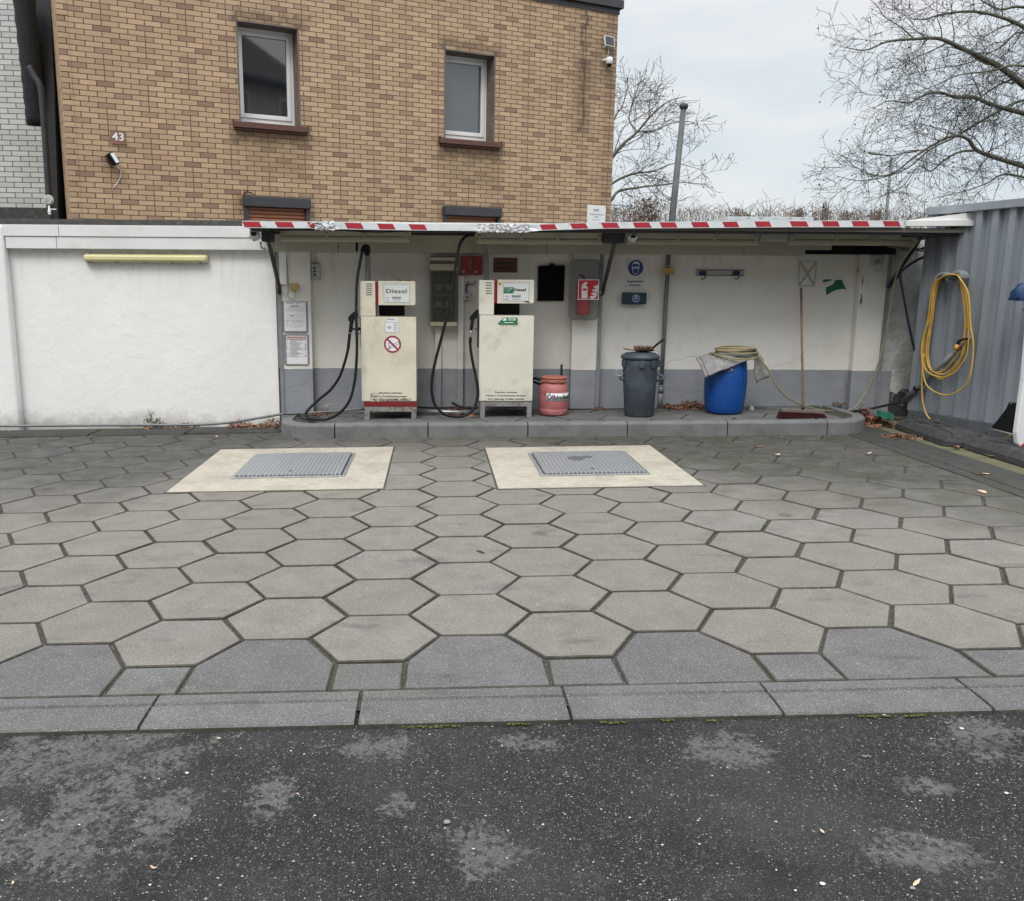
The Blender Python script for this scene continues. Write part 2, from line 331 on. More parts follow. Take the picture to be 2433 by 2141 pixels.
def asphalt_mat():
    n = NT('asphalt'); x, y, _ = n.sep(n.pos)
    c = n.mix(n.rng(n.noise(240, 3, .6), .3, .7), (.013, .0128, .0125), (.036, .035, .034)); h = n.math('MULTIPLY', n.noise(240, 3, .6), .25)
    for sc_v, pres, rad in ((230, .30, .36), (140, .42, .36), (80, .72, .30)):
        vv = n.t.nodes.new('ShaderNodeTexVoronoi'); vv.voronoi_dimensions = '2D'; vv.inputs['Scale'].default_value = sc_v; n.L(n.pos, vv.inputs['Vector']); r = n.sep(vv.outputs['Color']); d = vv.outputs['Distance']
        hh = n.math('MULTIPLY', n.math('MULTIPLY', n.math('SUBTRACT', n.math('MULTIPLY_ADD', r[1], .22, rad-.11), d), 7., None, True), n.math('GREATER_THAN', r[0], pres))
        col = n.mix(n.math('POWER', r[2], 2.6), (.030, .0295, .029), (.16, .155, .148)); col = n.mix(n.math('GREATER_THAN', r[2], .965), col, (.36, .35, .33))
        c = n.mix(n.math('MINIMUM', n.math('MULTIPLY', hh, 1.6), 1.), c, col); h = n.math('MAXIMUM', h, n.math('MULTIPLY', hh, 120./sc_v*.9))
    e = n.noise(4.5, 8, .68, dist=.7); e2 = n.noise(60, 4, .7)
    def bl(cx, cy, rx, ry):
        a = n.math('DIVIDE', n.math('SUBTRACT', x, cx), rx); b = n.math('DIVIDE', n.math('SUBTRACT', y, cy), ry)
        q = n.math('SQRT', n.math('ADD', n.math('MULTIPLY', a, a), n.math('MULTIPLY', b, b)))
        return n.rng(n.math('MULTIPLY_ADD', n.math('SUBTRACT', e2, .5), .9, n.math('MULTIPLY_ADD', n.math('SUBTRACT', e, .5), 5.2, q)), 1.45, .75)
    m = None
    for q in ((-1.25, 2.66, .40, .15), (-1.05, 2.42, .16, .26), (-.80, 2.32, .07, .14), (-1.22, 2.22, .12, .13), (-.50, 2.42, .07, .11), (-.22, 2.68, .15, .07), (.12, 2.12, .10, .09), (.35, 2.66, .09, .05), (.98, 2.6, .10, .09), (1.34, 2.08, .13, .09), (1.85, 2.62, .12, .12), (-.10, 2.33, .06, .04), (1.5, 2.35, .06, .04)):
        b = bl(*q); m = b if m is None else n.math('MAXIMUM', m, b)
    dust = n.mix(n.rng(n.noise(190, 3), .3, .7), (.085, .082, .078), (.20, .195, .185))
    m = n.math('MULTIPLY', m, n.rng(n.noise(17, 5, .7), .34, .56, .35, 1.)); m = n.rng(n.math('MULTIPLY_ADD', n.math('SUBTRACT', r[1], .5), .9, m), .28, .95); c = n.mix(n.math('MULTIPLY', m, .74), c, dust)
    c = n.mix(n.math('MULTIPLY', n.rng(n.noise(1.4, 6, .65), .45, .70), .35), c, (.095, .094, .09)); c = n.mix(n.math('MULTIPLY', n.rng(n.noise(2.1, 5, .6, vec=n.mapp(n.pos, (1, 1, 1), (9, 4, 0))), .58, .66), .5), c, (.018, .018, .02))
    h = n.math('MULTIPLY', h, n.math('MULTIPLY_ADD', m, -.6, 1.))
    n.bump(h, .006, 1.)
    return n.fin(c, n.math('MULTIPLY_ADD', r[2], .2, .72), 0, .15)
M['asphalt'] = asphalt_mat()
def plaster(name, dado=True, col=(.88, .865, .835)):
    n = NT(name); x, y, z = n.sep(n.pos); g = n.noise(1.6, 5, .6); c = n.mix(n.rng(g, .3, .7), mul(col, .93), col)
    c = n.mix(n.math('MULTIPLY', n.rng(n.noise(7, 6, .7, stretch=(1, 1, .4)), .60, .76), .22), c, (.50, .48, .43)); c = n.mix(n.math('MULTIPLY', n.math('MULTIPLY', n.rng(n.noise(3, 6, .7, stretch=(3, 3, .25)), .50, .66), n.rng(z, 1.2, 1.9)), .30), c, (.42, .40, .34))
    e = n.noise(14, 4)
    if dado:
        c = n.mix(n.math('MULTIPLY', n.rng(n.noise(3, 6, .7), .56, .7), .25), c, (.45, .40, .30))
        gr = n.mix(n.rng(n.noise(4, 5, .6), .3, .7), (.245, .262, .285), (.31, .325, .345))
        gr = n.mix(n.rng(n.noise(9, 5, .7), .68, .72), gr, (.5, .49, .45))
        edge = n.math('LESS_THAN', n.math('MULTIPLY_ADD', n.math('SUBTRACT', e, .5), .012, z), .6)
        c = n.mix(edge, c, gr)
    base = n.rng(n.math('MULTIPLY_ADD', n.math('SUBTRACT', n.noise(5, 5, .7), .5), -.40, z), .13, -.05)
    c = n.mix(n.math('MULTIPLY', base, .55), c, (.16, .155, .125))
    h = n.math('MULTIPLY_ADD', n.noise(9, 6, .6), 3., n.noise(110, 4, .6)); n.bump(h, .0032, .8)
    return n.fin(c, .9, 0, .2)
M['wall_white'] = plaster('white_plaster', False); M['wall_dado'] = plaster('plaster_grey_dado', True, (.78, .755, .70))
M['wall_rough'] = simple('rough_render', (.56, .55, .52), .95, var=.2, scale=6, bump=.012, bs=22, dirt=(.33, .33, .30), dscale=4, dlo=.42, dhi=.62)
M['fascia'] = simple('fascia_white', (.73, .73, .70), .5, var=.07, scale=2, dirt=(.48, .43, .33), dscale=1.8, dlo=.55, dhi=.8)
M['fascia_cream'] = simple('fascia_cream', (.50, .475, .37), .55, var=.08, scale=2, dirt=(.35, .31, .23), dscale=3)
M['bitumen'] = simple('bitumen', (.06, .06, .055), .9, var=.3, scale=20, bump=.004, bs=60, dirt=(.16, .16, .14), dscale=9)
M['red'] = simple('signal_red', (.40, .022, .035), .45, var=.12, scale=14, dirt=(.2, .03, .03), dscale=12)
M['band'] = simple('band_white', (.66, .69, .70), .4, var=.06, scale=9, dirt=(.40, .41, .41), dscale=10)
M['alu'] = simple('foil', (.55, .56, .57), .5, .15, var=.12, scale=20)
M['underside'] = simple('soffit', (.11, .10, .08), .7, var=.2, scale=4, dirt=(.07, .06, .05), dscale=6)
M['black'] = simple('black_plastic', (.010, .010, .011), .6, var=.2, scale=30, spec=.2)
M['rubber'] = simple('black_rubber', (.012, .012, .013), .5, var=.2, scale=30, spec=.25)
M['steel_dark'] = simple('dark_steel', (.045, .047, .05), .55, .1, var=.3, scale=20, dirt=(.12, .08, .06), dscale=25)
M['galv'] = simple('galvanised', (.42, .43, .43), .42, .75, var=.25, scale=30, dirt=(.22, .2, .18), dscale=12)
M['grey_paint'] = simple('grey_paint', (.23, .24, .25), .5, var=.12, scale=12, dirt=(.13, .13, .13), dscale=14)
M['cream'] = simple('pump_cream', (.68, .635, .51), .4, var=.08, scale=3, dirt=(.46, .40, .29), dscale=4.5, dlo=.52, dhi=.75, bump=.0012, bs=14, fleck=((.28, .16, .09), 55, .72))
M['cream2'] = simple('pump_cream_pale', (.70, .67, .57), .4, var=.07, scale=3, dirt=(.48, .43, .33), dscale=5, dlo=.54, dhi=.76, bump=.0012, bs=14, fleck=((.32, .2, .12), 60, .735))
M['pump_base'] = simple('rusty_frame', (.27, .265, .25), .6, .2, var=.3, scale=30, dirt=(.19, .12, .08), dscale=20, dlo=.5, dhi=.6)
M['pump_red'] = simple('pump_red', (.20, .012, .015), .4, var=.2, scale=20, dirt=(.12, .02, .02), dscale=25)
M['glass_scr'] = simple('screen', (.66, .69, .68), .12, var=.03, scale=2)
M['ink'] = simple('black_ink', (.02, .02, .022), .6, var=.1); M['ink_grey'] = simple('grey_ink', (.16, .16, .16), .6, var=.1)
M['paper'] = simple('paper', (.78, .79, .79), .5, var=.03, scale=5); M['paper_cream'] = simple('tan_ink', (.55, .43, .28), .6, var=.05)
M['sign_white'] = simple('sign_white', (.78, .78, .78), .4, var=.04, scale=5); M['sign_red'] = simple('sign_red', (.52, .02, .03), .4, var=.05); M['sign_blue'] = simple('sign_blue', (.012, .05, .24), .35, var=.08)
M['maroon'] = simple('maroon_ink', (.30, .04, .05), .6, var=.1); M['sign_brown'] = simple('brown_sign', (.17, .055, .035), .5, var=.2, scale=12)
M['yellow_lamp'] = simple('yellowed_plastic', (.66, .60, .32), .42, var=.06, scale=2, dirt=(.55, .48, .22), dscale=3)
M['lamp_base'] = simple('lamp_base', (.45, .46, .42), .5); M['lamp_clear'] = simple('lamp_cover', (.42, .39, .29), .35, var=.08, scale=3)
M['box_beige'] = simple('beige_box', (.52, .47, .34), .5, var=.08, scale=8); M['box_grey'] = simple('grey_box', (.45, .45, .42), .5, var=.08, scale=10)
M['box_mustard'] = simple('mustard_switch', (.48, .33, .12), .5, var=.12, scale=20, dirt=(.3, .2, .1), dscale=30)
M['relay_red'] = simple('relay_red', (.30, .03, .035), .45, var=.1); M['window_dark'] = simple('smoked_window', (.055, .055, .04), .12, var=.2, scale=10)
M['bin'] = simple('bin_grey', (.052, .066, .082), .5, var=.22, scale=8, dirt=(.10, .13, .15), dscale=5, dlo=.5, dhi=.7)
M['drum'] = simple('drum_blue', (.003, .060, .27), .42, var=.14, scale=3, dirt=(.03, .085, .24), dscale=9, dlo=.55, dhi=.7, bump=.001, bs=30)
M['canister'] = simple('canister_red', (.44, .145, .14), .5, var=.12, scale=10, dirt=(.30, .09, .07), dscale=9, fleck=((.68, .55, .50), 22, .72))
M['canister_lid'] = simple('canister_lid', (.44, .15, .10), .5, var=.12, scale=15, dirt=(.25, .09, .05), dscale=12)
M['wood'] = simple('worn_wood', (.22, .135, .085), .65, var=.3, scale=25, dirt=(.10, .07, .05), dscale=14); M['bristle_red'] = simple('red_bristles', (.075, .013, .014), .7, var=.4, scale=60)
M['bristle'] = simple('coir_bristles', (.19, .10, .05), .8, var=.4, scale=80); M['hose_beige'] = simple('beige_hose', (.30, .25, .14), .5, var=.15, scale=20)
M['hose_yellow'] = simple('yellow_hose', (.56, .34, .06), .4, var=.2, scale=14); M['hose_blue'] = simple('blue_hose', (.004, .012, .028), .5, var=.2); M['pole_grey'] = simple('weathered_pole', (.10, .108, .105), .6, var=.25, scale=8, dirt=(.06, .065, .055), dscale=5)
M['pipe_grey'] = simple('pvc_grey', (.17, .178, .182), .45, var=.12, scale=15, dirt=(.12, .12, .115), dscale=14)
M['orange'] = simple('orange_coupling', (.75, .33, .03), .4, var=.05); M['tag_yellow'] = simple('yellow_tag', (.55, .36, .05), .5, var=.1)
M['green_paper'] = simple('green_paper', (.010, .13, .085), .6, var=.2, scale=20); M['green'] = simple('sticker_green', (.02, .17, .075), .45, var=.15, scale=20)
M['teal_box'] = simple('teal_box', (.008, .045, .065), .35, var=.1); M['tape_mark'] = simple('tape_residue', (.43, .42, .375), .8, var=.15, scale=20)
M['brown_metal'] = simple('brown_metal', (.13, .058, .042), .5, .2, var=.2, scale=15, dirt=(.08, .06, .05), dscale=12); M['reveal'] = simple('brown_reveal', (.155, .12, .095), .6, var=.25, scale=10, dirt=(.22, .2, .17), dscale=9)
M['pvc'] = simple('window_pvc', (.78, .78, .77), .35, var=.04, scale=4); M['shutter_box'] = simple('anthracite', (.055, .056, .062), .45, .2, var=.12)
M['slats'] = simple('rust_slats', (.40, .165, .09), .55, var=.12, scale=9); M['coping'] = simple('roof_coping', (.045, .044, .044), .5, var=.15)
M['slate'] = simple('slate', (.018, .019, .022), .6, var=.35, scale=14, bump=.006, bs=30); M['pipe_dark'] = simple('dark_downpipe', (.05, .053, .06), .5, .3, var=.2)
M['bark'] = simple('bark', (.115, .11, .082), .9, var=.35, scale=4, dirt=(.13, .14, .07), dscale=2, dlo=.45, dhi=.7); M['twig'] = simple('twigs', (.055, .049, .042), .9, var=.2, scale=.8)
M['twig_far'] = simple('far_twigs', (.145, .125, .10), .9, var=.2, scale=.5); M['dead_leaf'] = simple('brown_leaves', (.15, .065, .035), .8, var=.4, scale=5)
M['moss'] = simple('moss', (.085, .105, .018), .95, var=.4, scale=40, bump=.01, bs=120); M['moss_strip'] = simple('mossy_soil', (.135, .125, .070), .95, var=.35, scale=6, bump=.004, bs=120, dirt=(.07, .07, .04), dscale=4)
M['recycled'] = simple('recycled_rubber', (.042, .043, .044), .9, var=.4, scale=30, bump=.006, bs=90, dirt=(.095, .092, .065), dscale=6, dlo=.5, dhi=.7)
M['stone'] = simple('pebble', (.19, .19, .185), .8, var=.5, scale=9); M['stone_pale'] = simple('pale_pebble', (.62, .60, .54), .7, var=.2, scale=9)
M['vent_box'] = simple('rooflight', (.40, .42, .43), .4, var=.1)
n = NT('leaf_litter'); c = n.mix(n.isl, (.10, .035, .02), (.36, .17, .09)); M['leaf'] = n.fin(n.mix(n.rng(n.noise(60, 2), .4, .7), c, (.16, .07, .04)), .75)
n = NT('pale_leaf'); M['leaf_pale'] = n.fin(n.mix(n.rng(n.noise(40, 2), .4, .7), (.55, .36, .24), (.62, .48, .36)), .7)
def pane_mat(name, col, spec_):
    n = NT(name); n.b.inputs['IOR'].default_value = spec_; n.b.inputs['Coat Weight'].default_value = .3
    return n.fin(n.mix(n.rng(n.noise(2.5, 4), .3, .7), mul(col, .85), col), .03, 0, .5)
M['pane_dark'] = pane_mat('dark_pane', (.010, .013, .018), 2.3); M['pane_blind'] = pane_mat('pane_with_blind', (.075, .09, .11), 2.0)
n = NT('smoked_plastic'); n.b.inputs['Alpha'].default_value = .36; M['smoked'] = n.fin((.15, .13, .125), .25, 0, .4)
n = NT('clear_dirty_plastic'); n.b.inputs['Alpha'].default_value = .3; M['cleardirt'] = n.fin((.5, .48, .45), .3, 0, .4)
def steel_wall():
    n = NT('container_blue_grey'); x, y, z = n.sep(n.pos); c = n.mix(n.rng(n.noise(1.2, 5), .3, .7), (.225, .248, .275), (.26, .285, .315))
    c = n.mix(n.math('MULTIPLY', n.rng(n.noise(5, 6, .7, stretch=(1, 1, .25)), .55, .75), .5), c, (.095, .105, .115))
    c = n.mix(n.rng(n.noise(30, 3), .735, .75), c, (.12, .07, .05)); return n.fin(c, .48, .1, .5)
M['container'] = steel_wall(); M['container_rail'] = simple('container_rail', (.10, .11, .12), .55, var=.15, scale=6, dirt=(.07, .07, .07), dscale=8)
M['container_top'] = simple('container_top', (.25, .275, .30), .5, var=.12, scale=6)
def plate_mat():                                   # raised tread plate
    n = NT('tread_plate'); x, y, z = n.sep(n.pos); u = n.math('MULTIPLY', x, 30.); v = n.math('MULTIPLY', y, 30.)
    ch = n.math('FLOORED_MODULO', n.math('ADD', n.math('FLOOR', u), n.math('FLOOR', v)), 2.)
    fu = n.math('SUBTRACT', n.math('FRACT', u), .5); fv = n.math('SUBTRACT', n.math('FRACT', v), .5)
    a = n.math('ADD', n.math('MULTIPLY', n.math('ABSOLUTE', n.math('ADD', fu, fv)), 1.), n.math('MULTIPLY', n.math('ABSOLUTE', n.math('SUBTRACT', fu, fv)), 3.2))
    b = n.math('ADD', n.math('MULTIPLY', n.math('ABSOLUTE', n.math('ADD', fu, fv)), 3.2), n.math('MULTIPLY', n.math('ABSOLUTE', n.math('SUBTRACT', fu, fv)), 1.))
    q = n.math('ADD', n.math('MULTIPLY', a, ch), n.math('MULTIPLY', b, n.math('SUBTRACT', 1., ch)))
    h = n.rng(q, .95, .5); n.bump(h, .006, 1)
    c = n.mix(h, (.22, .225, .23), (.54, .55, .555)); c = n.mix(n.math('MULTIPLY', n.rng(n.noise(3, 5, .6), .5, .7), .35), c, (.25, .25, .26))
    return n.fin(c, n.rng(n.noise(6, 3), .3, .7, .35, .55), .25)
M['tread'] = plate_mat()
# ================================================================== GROUND AND PAVING (structure)
def struct(o): o['kind'] = 'structure'; return o
mb = MB(); xs = [-90, -7, -3, 0, 3, 7, 90]; ys = [-60, -6, 0, 3, 10, 30, 160]
for y in ys:
    for x in xs: mb.v.append(Vector((x, y, gz(max(-7, min(7, x)))-.022)))
for j in range(6):
    for i in range(6): mb.f.append([j*7+i, j*7+i+1, j*7+i+8, j*7+i+7]); mb.sm.append(False); mb.mi.append(0)
struct(mb.build('asphalt_ground', M['asphalt'], recalc=False))
mb = MB(); mb.add([GF.P(-9, 2.90, -.011), GF.P(5.6, 2.90, -.011), GF.P(5.6, 9.7, -.011), GF.P(-9, 9.7, -.011)], [(0, 1, 2, 3)])
struct(mb.build('paving_joints', M['joint'], recalc=False))
X0, Y0, HS, HH = .1725, 3.5385, .28426, .50267
def clip(poly, a, b, c):                          # keep a*x + b*y <= c
    o = []
    for i in range(len(poly)):
        p, q = poly[i], poly[(i+1) % len(poly)]; dp = a*p[0]+b*p[1]-c; dq = a*q[0]+b*q[1]-c
        if dp <= 0: o.append(p)
        if dp*dq < 0: t = dp/(dp-dq); o.append((p[0]+t*(q[0]-p[0]), p[1]+t*(q[1]-p[1])))
    return o
def inset(poly, d):
    c = poly; n_ = len(poly); area = sum(c[i][0]*c[(i+1) % n_][1]-c[(i+1) % n_][0]*c[i][1] for i in range(n_))
    if area < 0: c = c[::-1]
    res = [(-50, -50), (50, -50), (50, 50), (-50, 50)]
    for i in range(n_):
        p, q = c[i], c[(i+1) % n_]; ex, ey = q[0]-p[0], q[1]-p[1]; l = math.hypot(ex, ey)
        if l < 1e-4: continue
        nx, ny = ey/l, -ex/l; res = clip(res, nx, ny, nx*p[0]+ny*p[1]-d)
        if len(res) < 3: return []
    return res
rp = random.Random(3)
def stone(mb, poly, gap, ch=.006, h=0, tilt=.0018, bot=.03, edge=1):
    poly = [(px_+rp.gauss(0, .0018), py_+rp.gauss(0, .0018)) for px_, py_ in poly]
    o = inset(poly, gap); t = inset(poly, gap+ch)
    if len(o) < 3 or len(t) != len(o): return
    cx_ = sum(p[0] for p in o)/len(o); cy_ = sum(p[1] for p in o)/len(o)
    jx, jy = rp.uniform(-.0022, .0022), rp.uniform(-.0022, .0022); tx, ty = rp.gauss(0, tilt), rp.gauss(0, tilt*1.5); hh = h+rp.uniform(-.0015, .0015)
    k = len(o); P = lambda p, n_: GF.P(p[0]+jx, p[1]+jy, n_+hh+tx*(p[0]-cx_)+ty*(p[1]-cy_))
    vs = [P(p, -bot) for p in o]+[P(p, -ch*.8) for p in o]+[P(p, 0) for p in t]
    fs = [tuple(range(2*k, 3*k))]+[(i, (i+1) % k, k+(i+1) % k, k+i) for i in range(k)]+[(k+i, k+(i+1) % k, 2*k+(i+1) % k, 2*k+i) for i in range(k)]
    mb.add(vs, fs)
    for q in range(1, len(fs)): mb.mi[len(mb.f)-len(fs)+q] = edge
SLABS = [(-2.0, -.375, 6.33, 8.04), (.49, 2.035, 6.26, 7.91)]
mb = MB(); mbb = MB()
YS = 3.035
for c in range(-21, 12):
    for r in range(-1, 12):
        yc = Y0+(r+.5)*HH+(HH/2 if c % 2 else 0); xc = X0+c*1.5*HS
        if c % 2: yc = Y0+(r+1)*HH
        hexp = [(xc+HS*math.cos(math.radians(a)), yc+HH/math.sqrt(3)*math.sin(math.radians(a))) for a in range(0, 360, 60)]
        edge = yc-HH/2 < Y0-.3
        if c % 2 == 0 and r == -1:                # straight-based edge stone
            hexp = [(xc-HS/2, Y0), (xc-HS, Y0-HH/2), (xc-HS, YS), (xc+HS, YS), (xc+HS, Y0-HH/2), (xc+HS/2, Y0)][::-1]
        elif c % 2 and r == -1: continue_ = False
        if c % 2 and abs(yc-(Y0+0)) < .01 and False: pass
        p = clip(hexp, 0, -1, -YS); p = clip(p, 1, 0, 4.125) if p else p
        if p: p = clip(p, 0, 1, 9.02+.02*xc if xc < -1.6 else 9.3)
        if not p or len(p) < 3: continue
        if c % 2 and r == -1: p = hexp
        if any(x0-.01 < min(q[0] for q in p) and max(q[0] for q in p) < x1+.01 and y0-.01 < min(q[1] for q in p) and max(q[1] for q in p) < y1+.01 for x0, x1, y0, y1 in SLABS): continue
        far = yc > 6.5
        if c % 2 == 0 and r == -1: stone(mbb, p, rp.uniform(.006, .008))
        elif not (c % 2 and r == -1): stone(mb, p, rp.uniform(.0055, .0085))
        if c % 2 and r == -1:
            stone(mb, hexp, rp.uniform(.0055, .008))
for c in range(-21, 12):                          # small oblong fillers between the edge stones
    if c % 2:
        xc = X0+c*1.5*HS; stone(mbb, [(xc-HS/2, YS), (xc+HS/2, YS), (xc+HS/2, Y0-HH/2), (xc-HS/2, Y0-HH/2)], .009)
struct(mb.build('hexagon_paving', [M['paver'], M['edge_dirt_shade']])); struct(mbb.build('paving_edge_stones', [M['paver_blue'], M['edge_dirt_shade']]))
# front kerb strip: 0.75 m stones with a groove and a chamfered front
mb = MB()
for k in range(-14, 11):
    xa = .487+k*.756; a, b = xa+.006, xa+.75
    prof = [(3.031, -.03), (3.031, -.002), (3.027, .001), (2.966, .001), (2.960, -.007), (2.952, -.007), (2.944, .0005), (2.85, -.001), (2.803, -.004), (2.794, -.010), (2.792, -.06)]
    vs = []
    dx = rp.uniform(-.004, .004); dh = rp.uniform(-.0015, .0015)
    for x in (a+dx, b+dx): vs += [GF.P(x, y+rp.uniform(-.001, .001), h+dh) for y, h in prof]
    m_ = len(prof); mb.add(vs, [tuple(range(m_)), tuple(range(m_, 2*m_))[::-1]]+[(i, (i+1) % m_, m_+(i+1) % m_, m_+i) for i in range(m_)])
    for q in (4, 9): mb.mi[len(mb.f)-m_+q] = 1  # front face painted dark as the kerb's shadow line, groove floor darkened too
struct(mb.build('front_kerb', [M['paver_blue'], M['edge_dirt_shade']]))
# right border stones and the mossy strip beside them
mb = MB()
for k in range(14):
    y0 = 2.9+k*.5
    stone(mb, [(4.135, y0), (4.26, y0), (4.26, y0+.5), (4.135, y0+.5)], .004, .004, .0)
    stone(mb, [(4.262, y0), (4.60, y0), (4.60, y0+.5), (4.262, y0+.5)], .004, .006, .004)
struct(mb.build('border_stones', [M['paver_dark'], M['edge_dirt_shade']]))
mb = MB(); mb.add([GF.P(4.6, 2.8, -.004), GF.P(6.6, 2.8, -.004), GF.P(5.9, 9.6, -.004), GF.P(4.6, 9.6, -.004)], [(0, 1, 2, 3)])
struct(mb.build('mossy_soil', M['moss_strip'], recalc=False))
# stones along the foot of the left wall
mb = MB()
for k in range(9):
    x0 = -9.6+k*1.0; stone(mb, [(x0, 9.03+.02*x0), (x0+.99, 9.03+.02*x0), (x0+.99, 9.36), (x0, 9.36)], .005, .01, .012, .002, .06)
struct(mb.build('wall_foot_stones', [M['paver_dark'], M['edge_dirt_shade']]))
# island: front kerb stones with rounded ends, paved top
KF = lambda x: 8.58-.05*(x+1.0)                   # front line of the kerb
def kerb_block(pts_front, pts_back):
    mb = MB(); k = len(pts_front); prof = [(-.02, 0), (.118, .004), (.132, .012), (.14, .03)]
    rows = []
    for i in range(k):
        (fx, fy), (bx, by) = pts_front[i], pts_back[i]; L = math.hypot(bx-fx, by-fy); ux, uy = (bx-fx)/L, (by-fy)/L
        rows.append([(fx+ux*o_, fy+uy*o_, h) for h, o_ in prof]+[(bx, by, .14), (bx, by, -.02)])
    m_ = 6; vs = [GF.P(*q) for r_ in rows for q in r_]
    fs = [(i*m_+j, (i+1)*m_+j, (i+1)*m_+(j+1) % m_, i*m_+(j+1) % m_) for i in range(k-1) for j in range(m_)]
    fs += [tuple(range(m_)), tuple(range((k-1)*m_, k*m_))[::-1]]
    return mb.add(vs, fs)
big = MB(); KW = .12
xj = [-.99, -.05, .95, 1.94, 2.93, 3.91]
for a, b in zip(xj[:-1], xj[1:]):
    q = kerb_block([(a+.006, KF(a)), (b-.006, KF(b))], [(a+.006, KF(a)+KW), (b-.006, KF(b)+KW)]); big.add(q.v, q.f)
def corner(cx_, cy_, r, a0, a1, n_=10): return [(cx_+r*math.cos(math.radians(a0+(a1-a0)*i/n_)), cy_+r*math.sin(math.radians(a0+(a1-a0)*i/n_))) for i in range(n_+1)]
cl = corner(-1.15, KF(-1)+.45, .45, 180, 270); bl_ = corner(-1.15, KF(-1)+.45, .33, 180, 270)
q = kerb_block([(-1.60, 9.42)]+cl+[(-.996, KF(-1))], [(-1.48, 9.42)]+bl_+[(-.996, KF(-1)+KW)]); big.add(q.v, q.f)
cr_ = corner(4.0, KF(4.0)+.46, .46, 270, 360); br_ = corner(4.0, KF(4.0)+.46, .34, 270, 360)
q = kerb_block([(3.916, KF(3.9))]+cr_+[(4.46, 9.42)], [(3.916, KF(3.9)+KW)]+br_+[(4.34, 9.42)]); big.add(q.v, q.f)
struct(big.build('island_kerb', M['kerb']))
mb = MB(); inner = [(-1.48, 9.6)]+bl_+[(3.9, KF(3.9)+KW)]+br_+[(4.34, 9.6)]
mb.poly(GF, inner, 0, .122); mb2 = MB()
for c in range(-12, 12):
    for r in range(8, 14):
        yc = Y0+(r+.5)*HH-.12+(HH/2 if c % 2 else 0); xc = X0+c*1.5*HS+.1
        p = [(xc+HS*math.cos(math.radians(a)), yc+HH/math.sqrt(3)*math.sin(math.radians(a))) for a in range(0, 360, 60)]
        p = clip(p, .05, 1, 99); p = clip(p, -.05, -1, -(8.58-.05+KW+.004)) if p else p
        p = clip(p, 0, 1, 9.5) if p else p
        p = clip(p, -1, 0, 1.22) if p else p
        p = clip(p, 1, 0, 4.16) if p else p
        if p and len(p) > 2: stone(mb2, p, .005, .004, .133)
struct(mb.build('island_bed', M['joint'])); struct(mb2.build('island_paving', [M['island'], M['edge_dirt_shade']]))
# pale concrete surrounds
mb = MB(); dk = MB()
for x0, x1, y0, y1 in SLABS:
    mb.poly(GF, [(x0, y0), (x1, y0), (x1, y1), (x0, y1)], -.03, .006); dk.poly(GF, [(x0-.014, y0-.012), (x1+.014, y0-.012), (x1+.014, y1+.012), (x0-.014, y1+.012)], -.03, .002)
struct(mb.build('concrete_surround', M['slab'])); struct(dk.build('surround_joint', M['joint']))
# shaft covers
for k, (pa, lab) in enumerate(((((('n', 0, 0),)), 'left tread plate shaft cover, clean and bright, in pale concrete'), (((('n', 0, 0),)), 'right tread plate shaft cover with a dark stain, in pale concrete'))):
    x0, x1, y0, y1 = ((-1.58, -.74, 6.78, 7.68), (.89, 1.695, 6.68, 7.55))[k]
    t = thing('shaft_cover', lab, 'manhole cover', GF.P((x0+x1)/2, (y0+y1)/2, 0), 'shaft covers in the forecourt')
    m_ = MB()
    for a, b, c_, d_ in ((x0-.035, x1+.035, y0-.035, y0-.008), (x0-.035, x1+.035, y1+.008, y1+.035), (x0-.035, x0-.008, y0-.008, y1+.008), (x1+.008, x1+.035, y0-.008, y1+.008)): m_.box(GF, a, b, c_, d_, -.01, .016)
    m_.build('frame', M['galv'], t, .002)
    m_ = MB(); m_.box(GF, x0-.03, x1+.03, y0-.03, y1+.03, -.01, .008); m_.build('gap', M['black'], t)
    m_ = MB(); m_.box(GF, x0, x1, y0, y1, 0, .030); m_.build('plate', M['tread'], t, .002)
    m_ = MB(); cxk = x0+(x1-x0)*.5; m_.disc(GF, cxk, y0+.12, .016, .0303, .0315, 14); m_.build('lifting_hole', M['black'], t)
    if k: m_ = MB(); m_.disc(GF, x0+.34, y0+.55, .075, .0303, .0309, 18, .10); m_.disc(GF, x0+.44, y0+.60, .05, .0303, .0311, 14, .05); m_.build('stain', simple('oil_stain', (.13, .13, .14), .6, .3, var=.4, scale=30), t)

# ================================================================== WALLS
FL = WY(9.5); FP = WY(9.45); FB = WY(9.55); FF = WY(9.42)
t = thing('left_wall', 'long white rendered wall with a double white fascia left of the pumps', 'wall', (-4.5, 9.5, -.08))
m_ = MB(); m_.box(FL, -11, -1.70, -.25, 2.10, -.22, 0); m_.build('wall_face', M['wall_white'], t)
m_ = MB(); m_.box(FL, -11, -4.50, -.25, 2.10, 0, .12); m_.build('pier', M['wall_white'], t, .03, 3)
m_ = MB()
for a, b in ((-11, -4.60), (-4.54, -3.93), (-3.924, -1.70)): m_.box(FL, a, b, 1.988, 2.105, 0, .10 if a > -5 else .2)
m_.build('upper_fascia', M['fascia'], t, .003)
m_ = MB()
for a, b in ((-11, -4.62), (-4.49, -3.965), (-3.959, -1.70)): m_.box(FL, a, b, 1.862, 1.984, 0, .09 if a > -5 else .2)
m_.build('lower_fascia', M['fascia'], t, .003)
m_ = MB(); m_.box(FL, -4.62, -4.49, 1.868, 1.98, .0, .06); m_.build('gap', M['black'], t)
m_ = MB(); m_.box(FL, -11, -1.72, 2.105, 2.155, -.3, .04); m_.box(FL, -11, -1.72, 2.155, 2.175, -.34, -.06); m_.build('coping', M['bitumen'], t, .006)
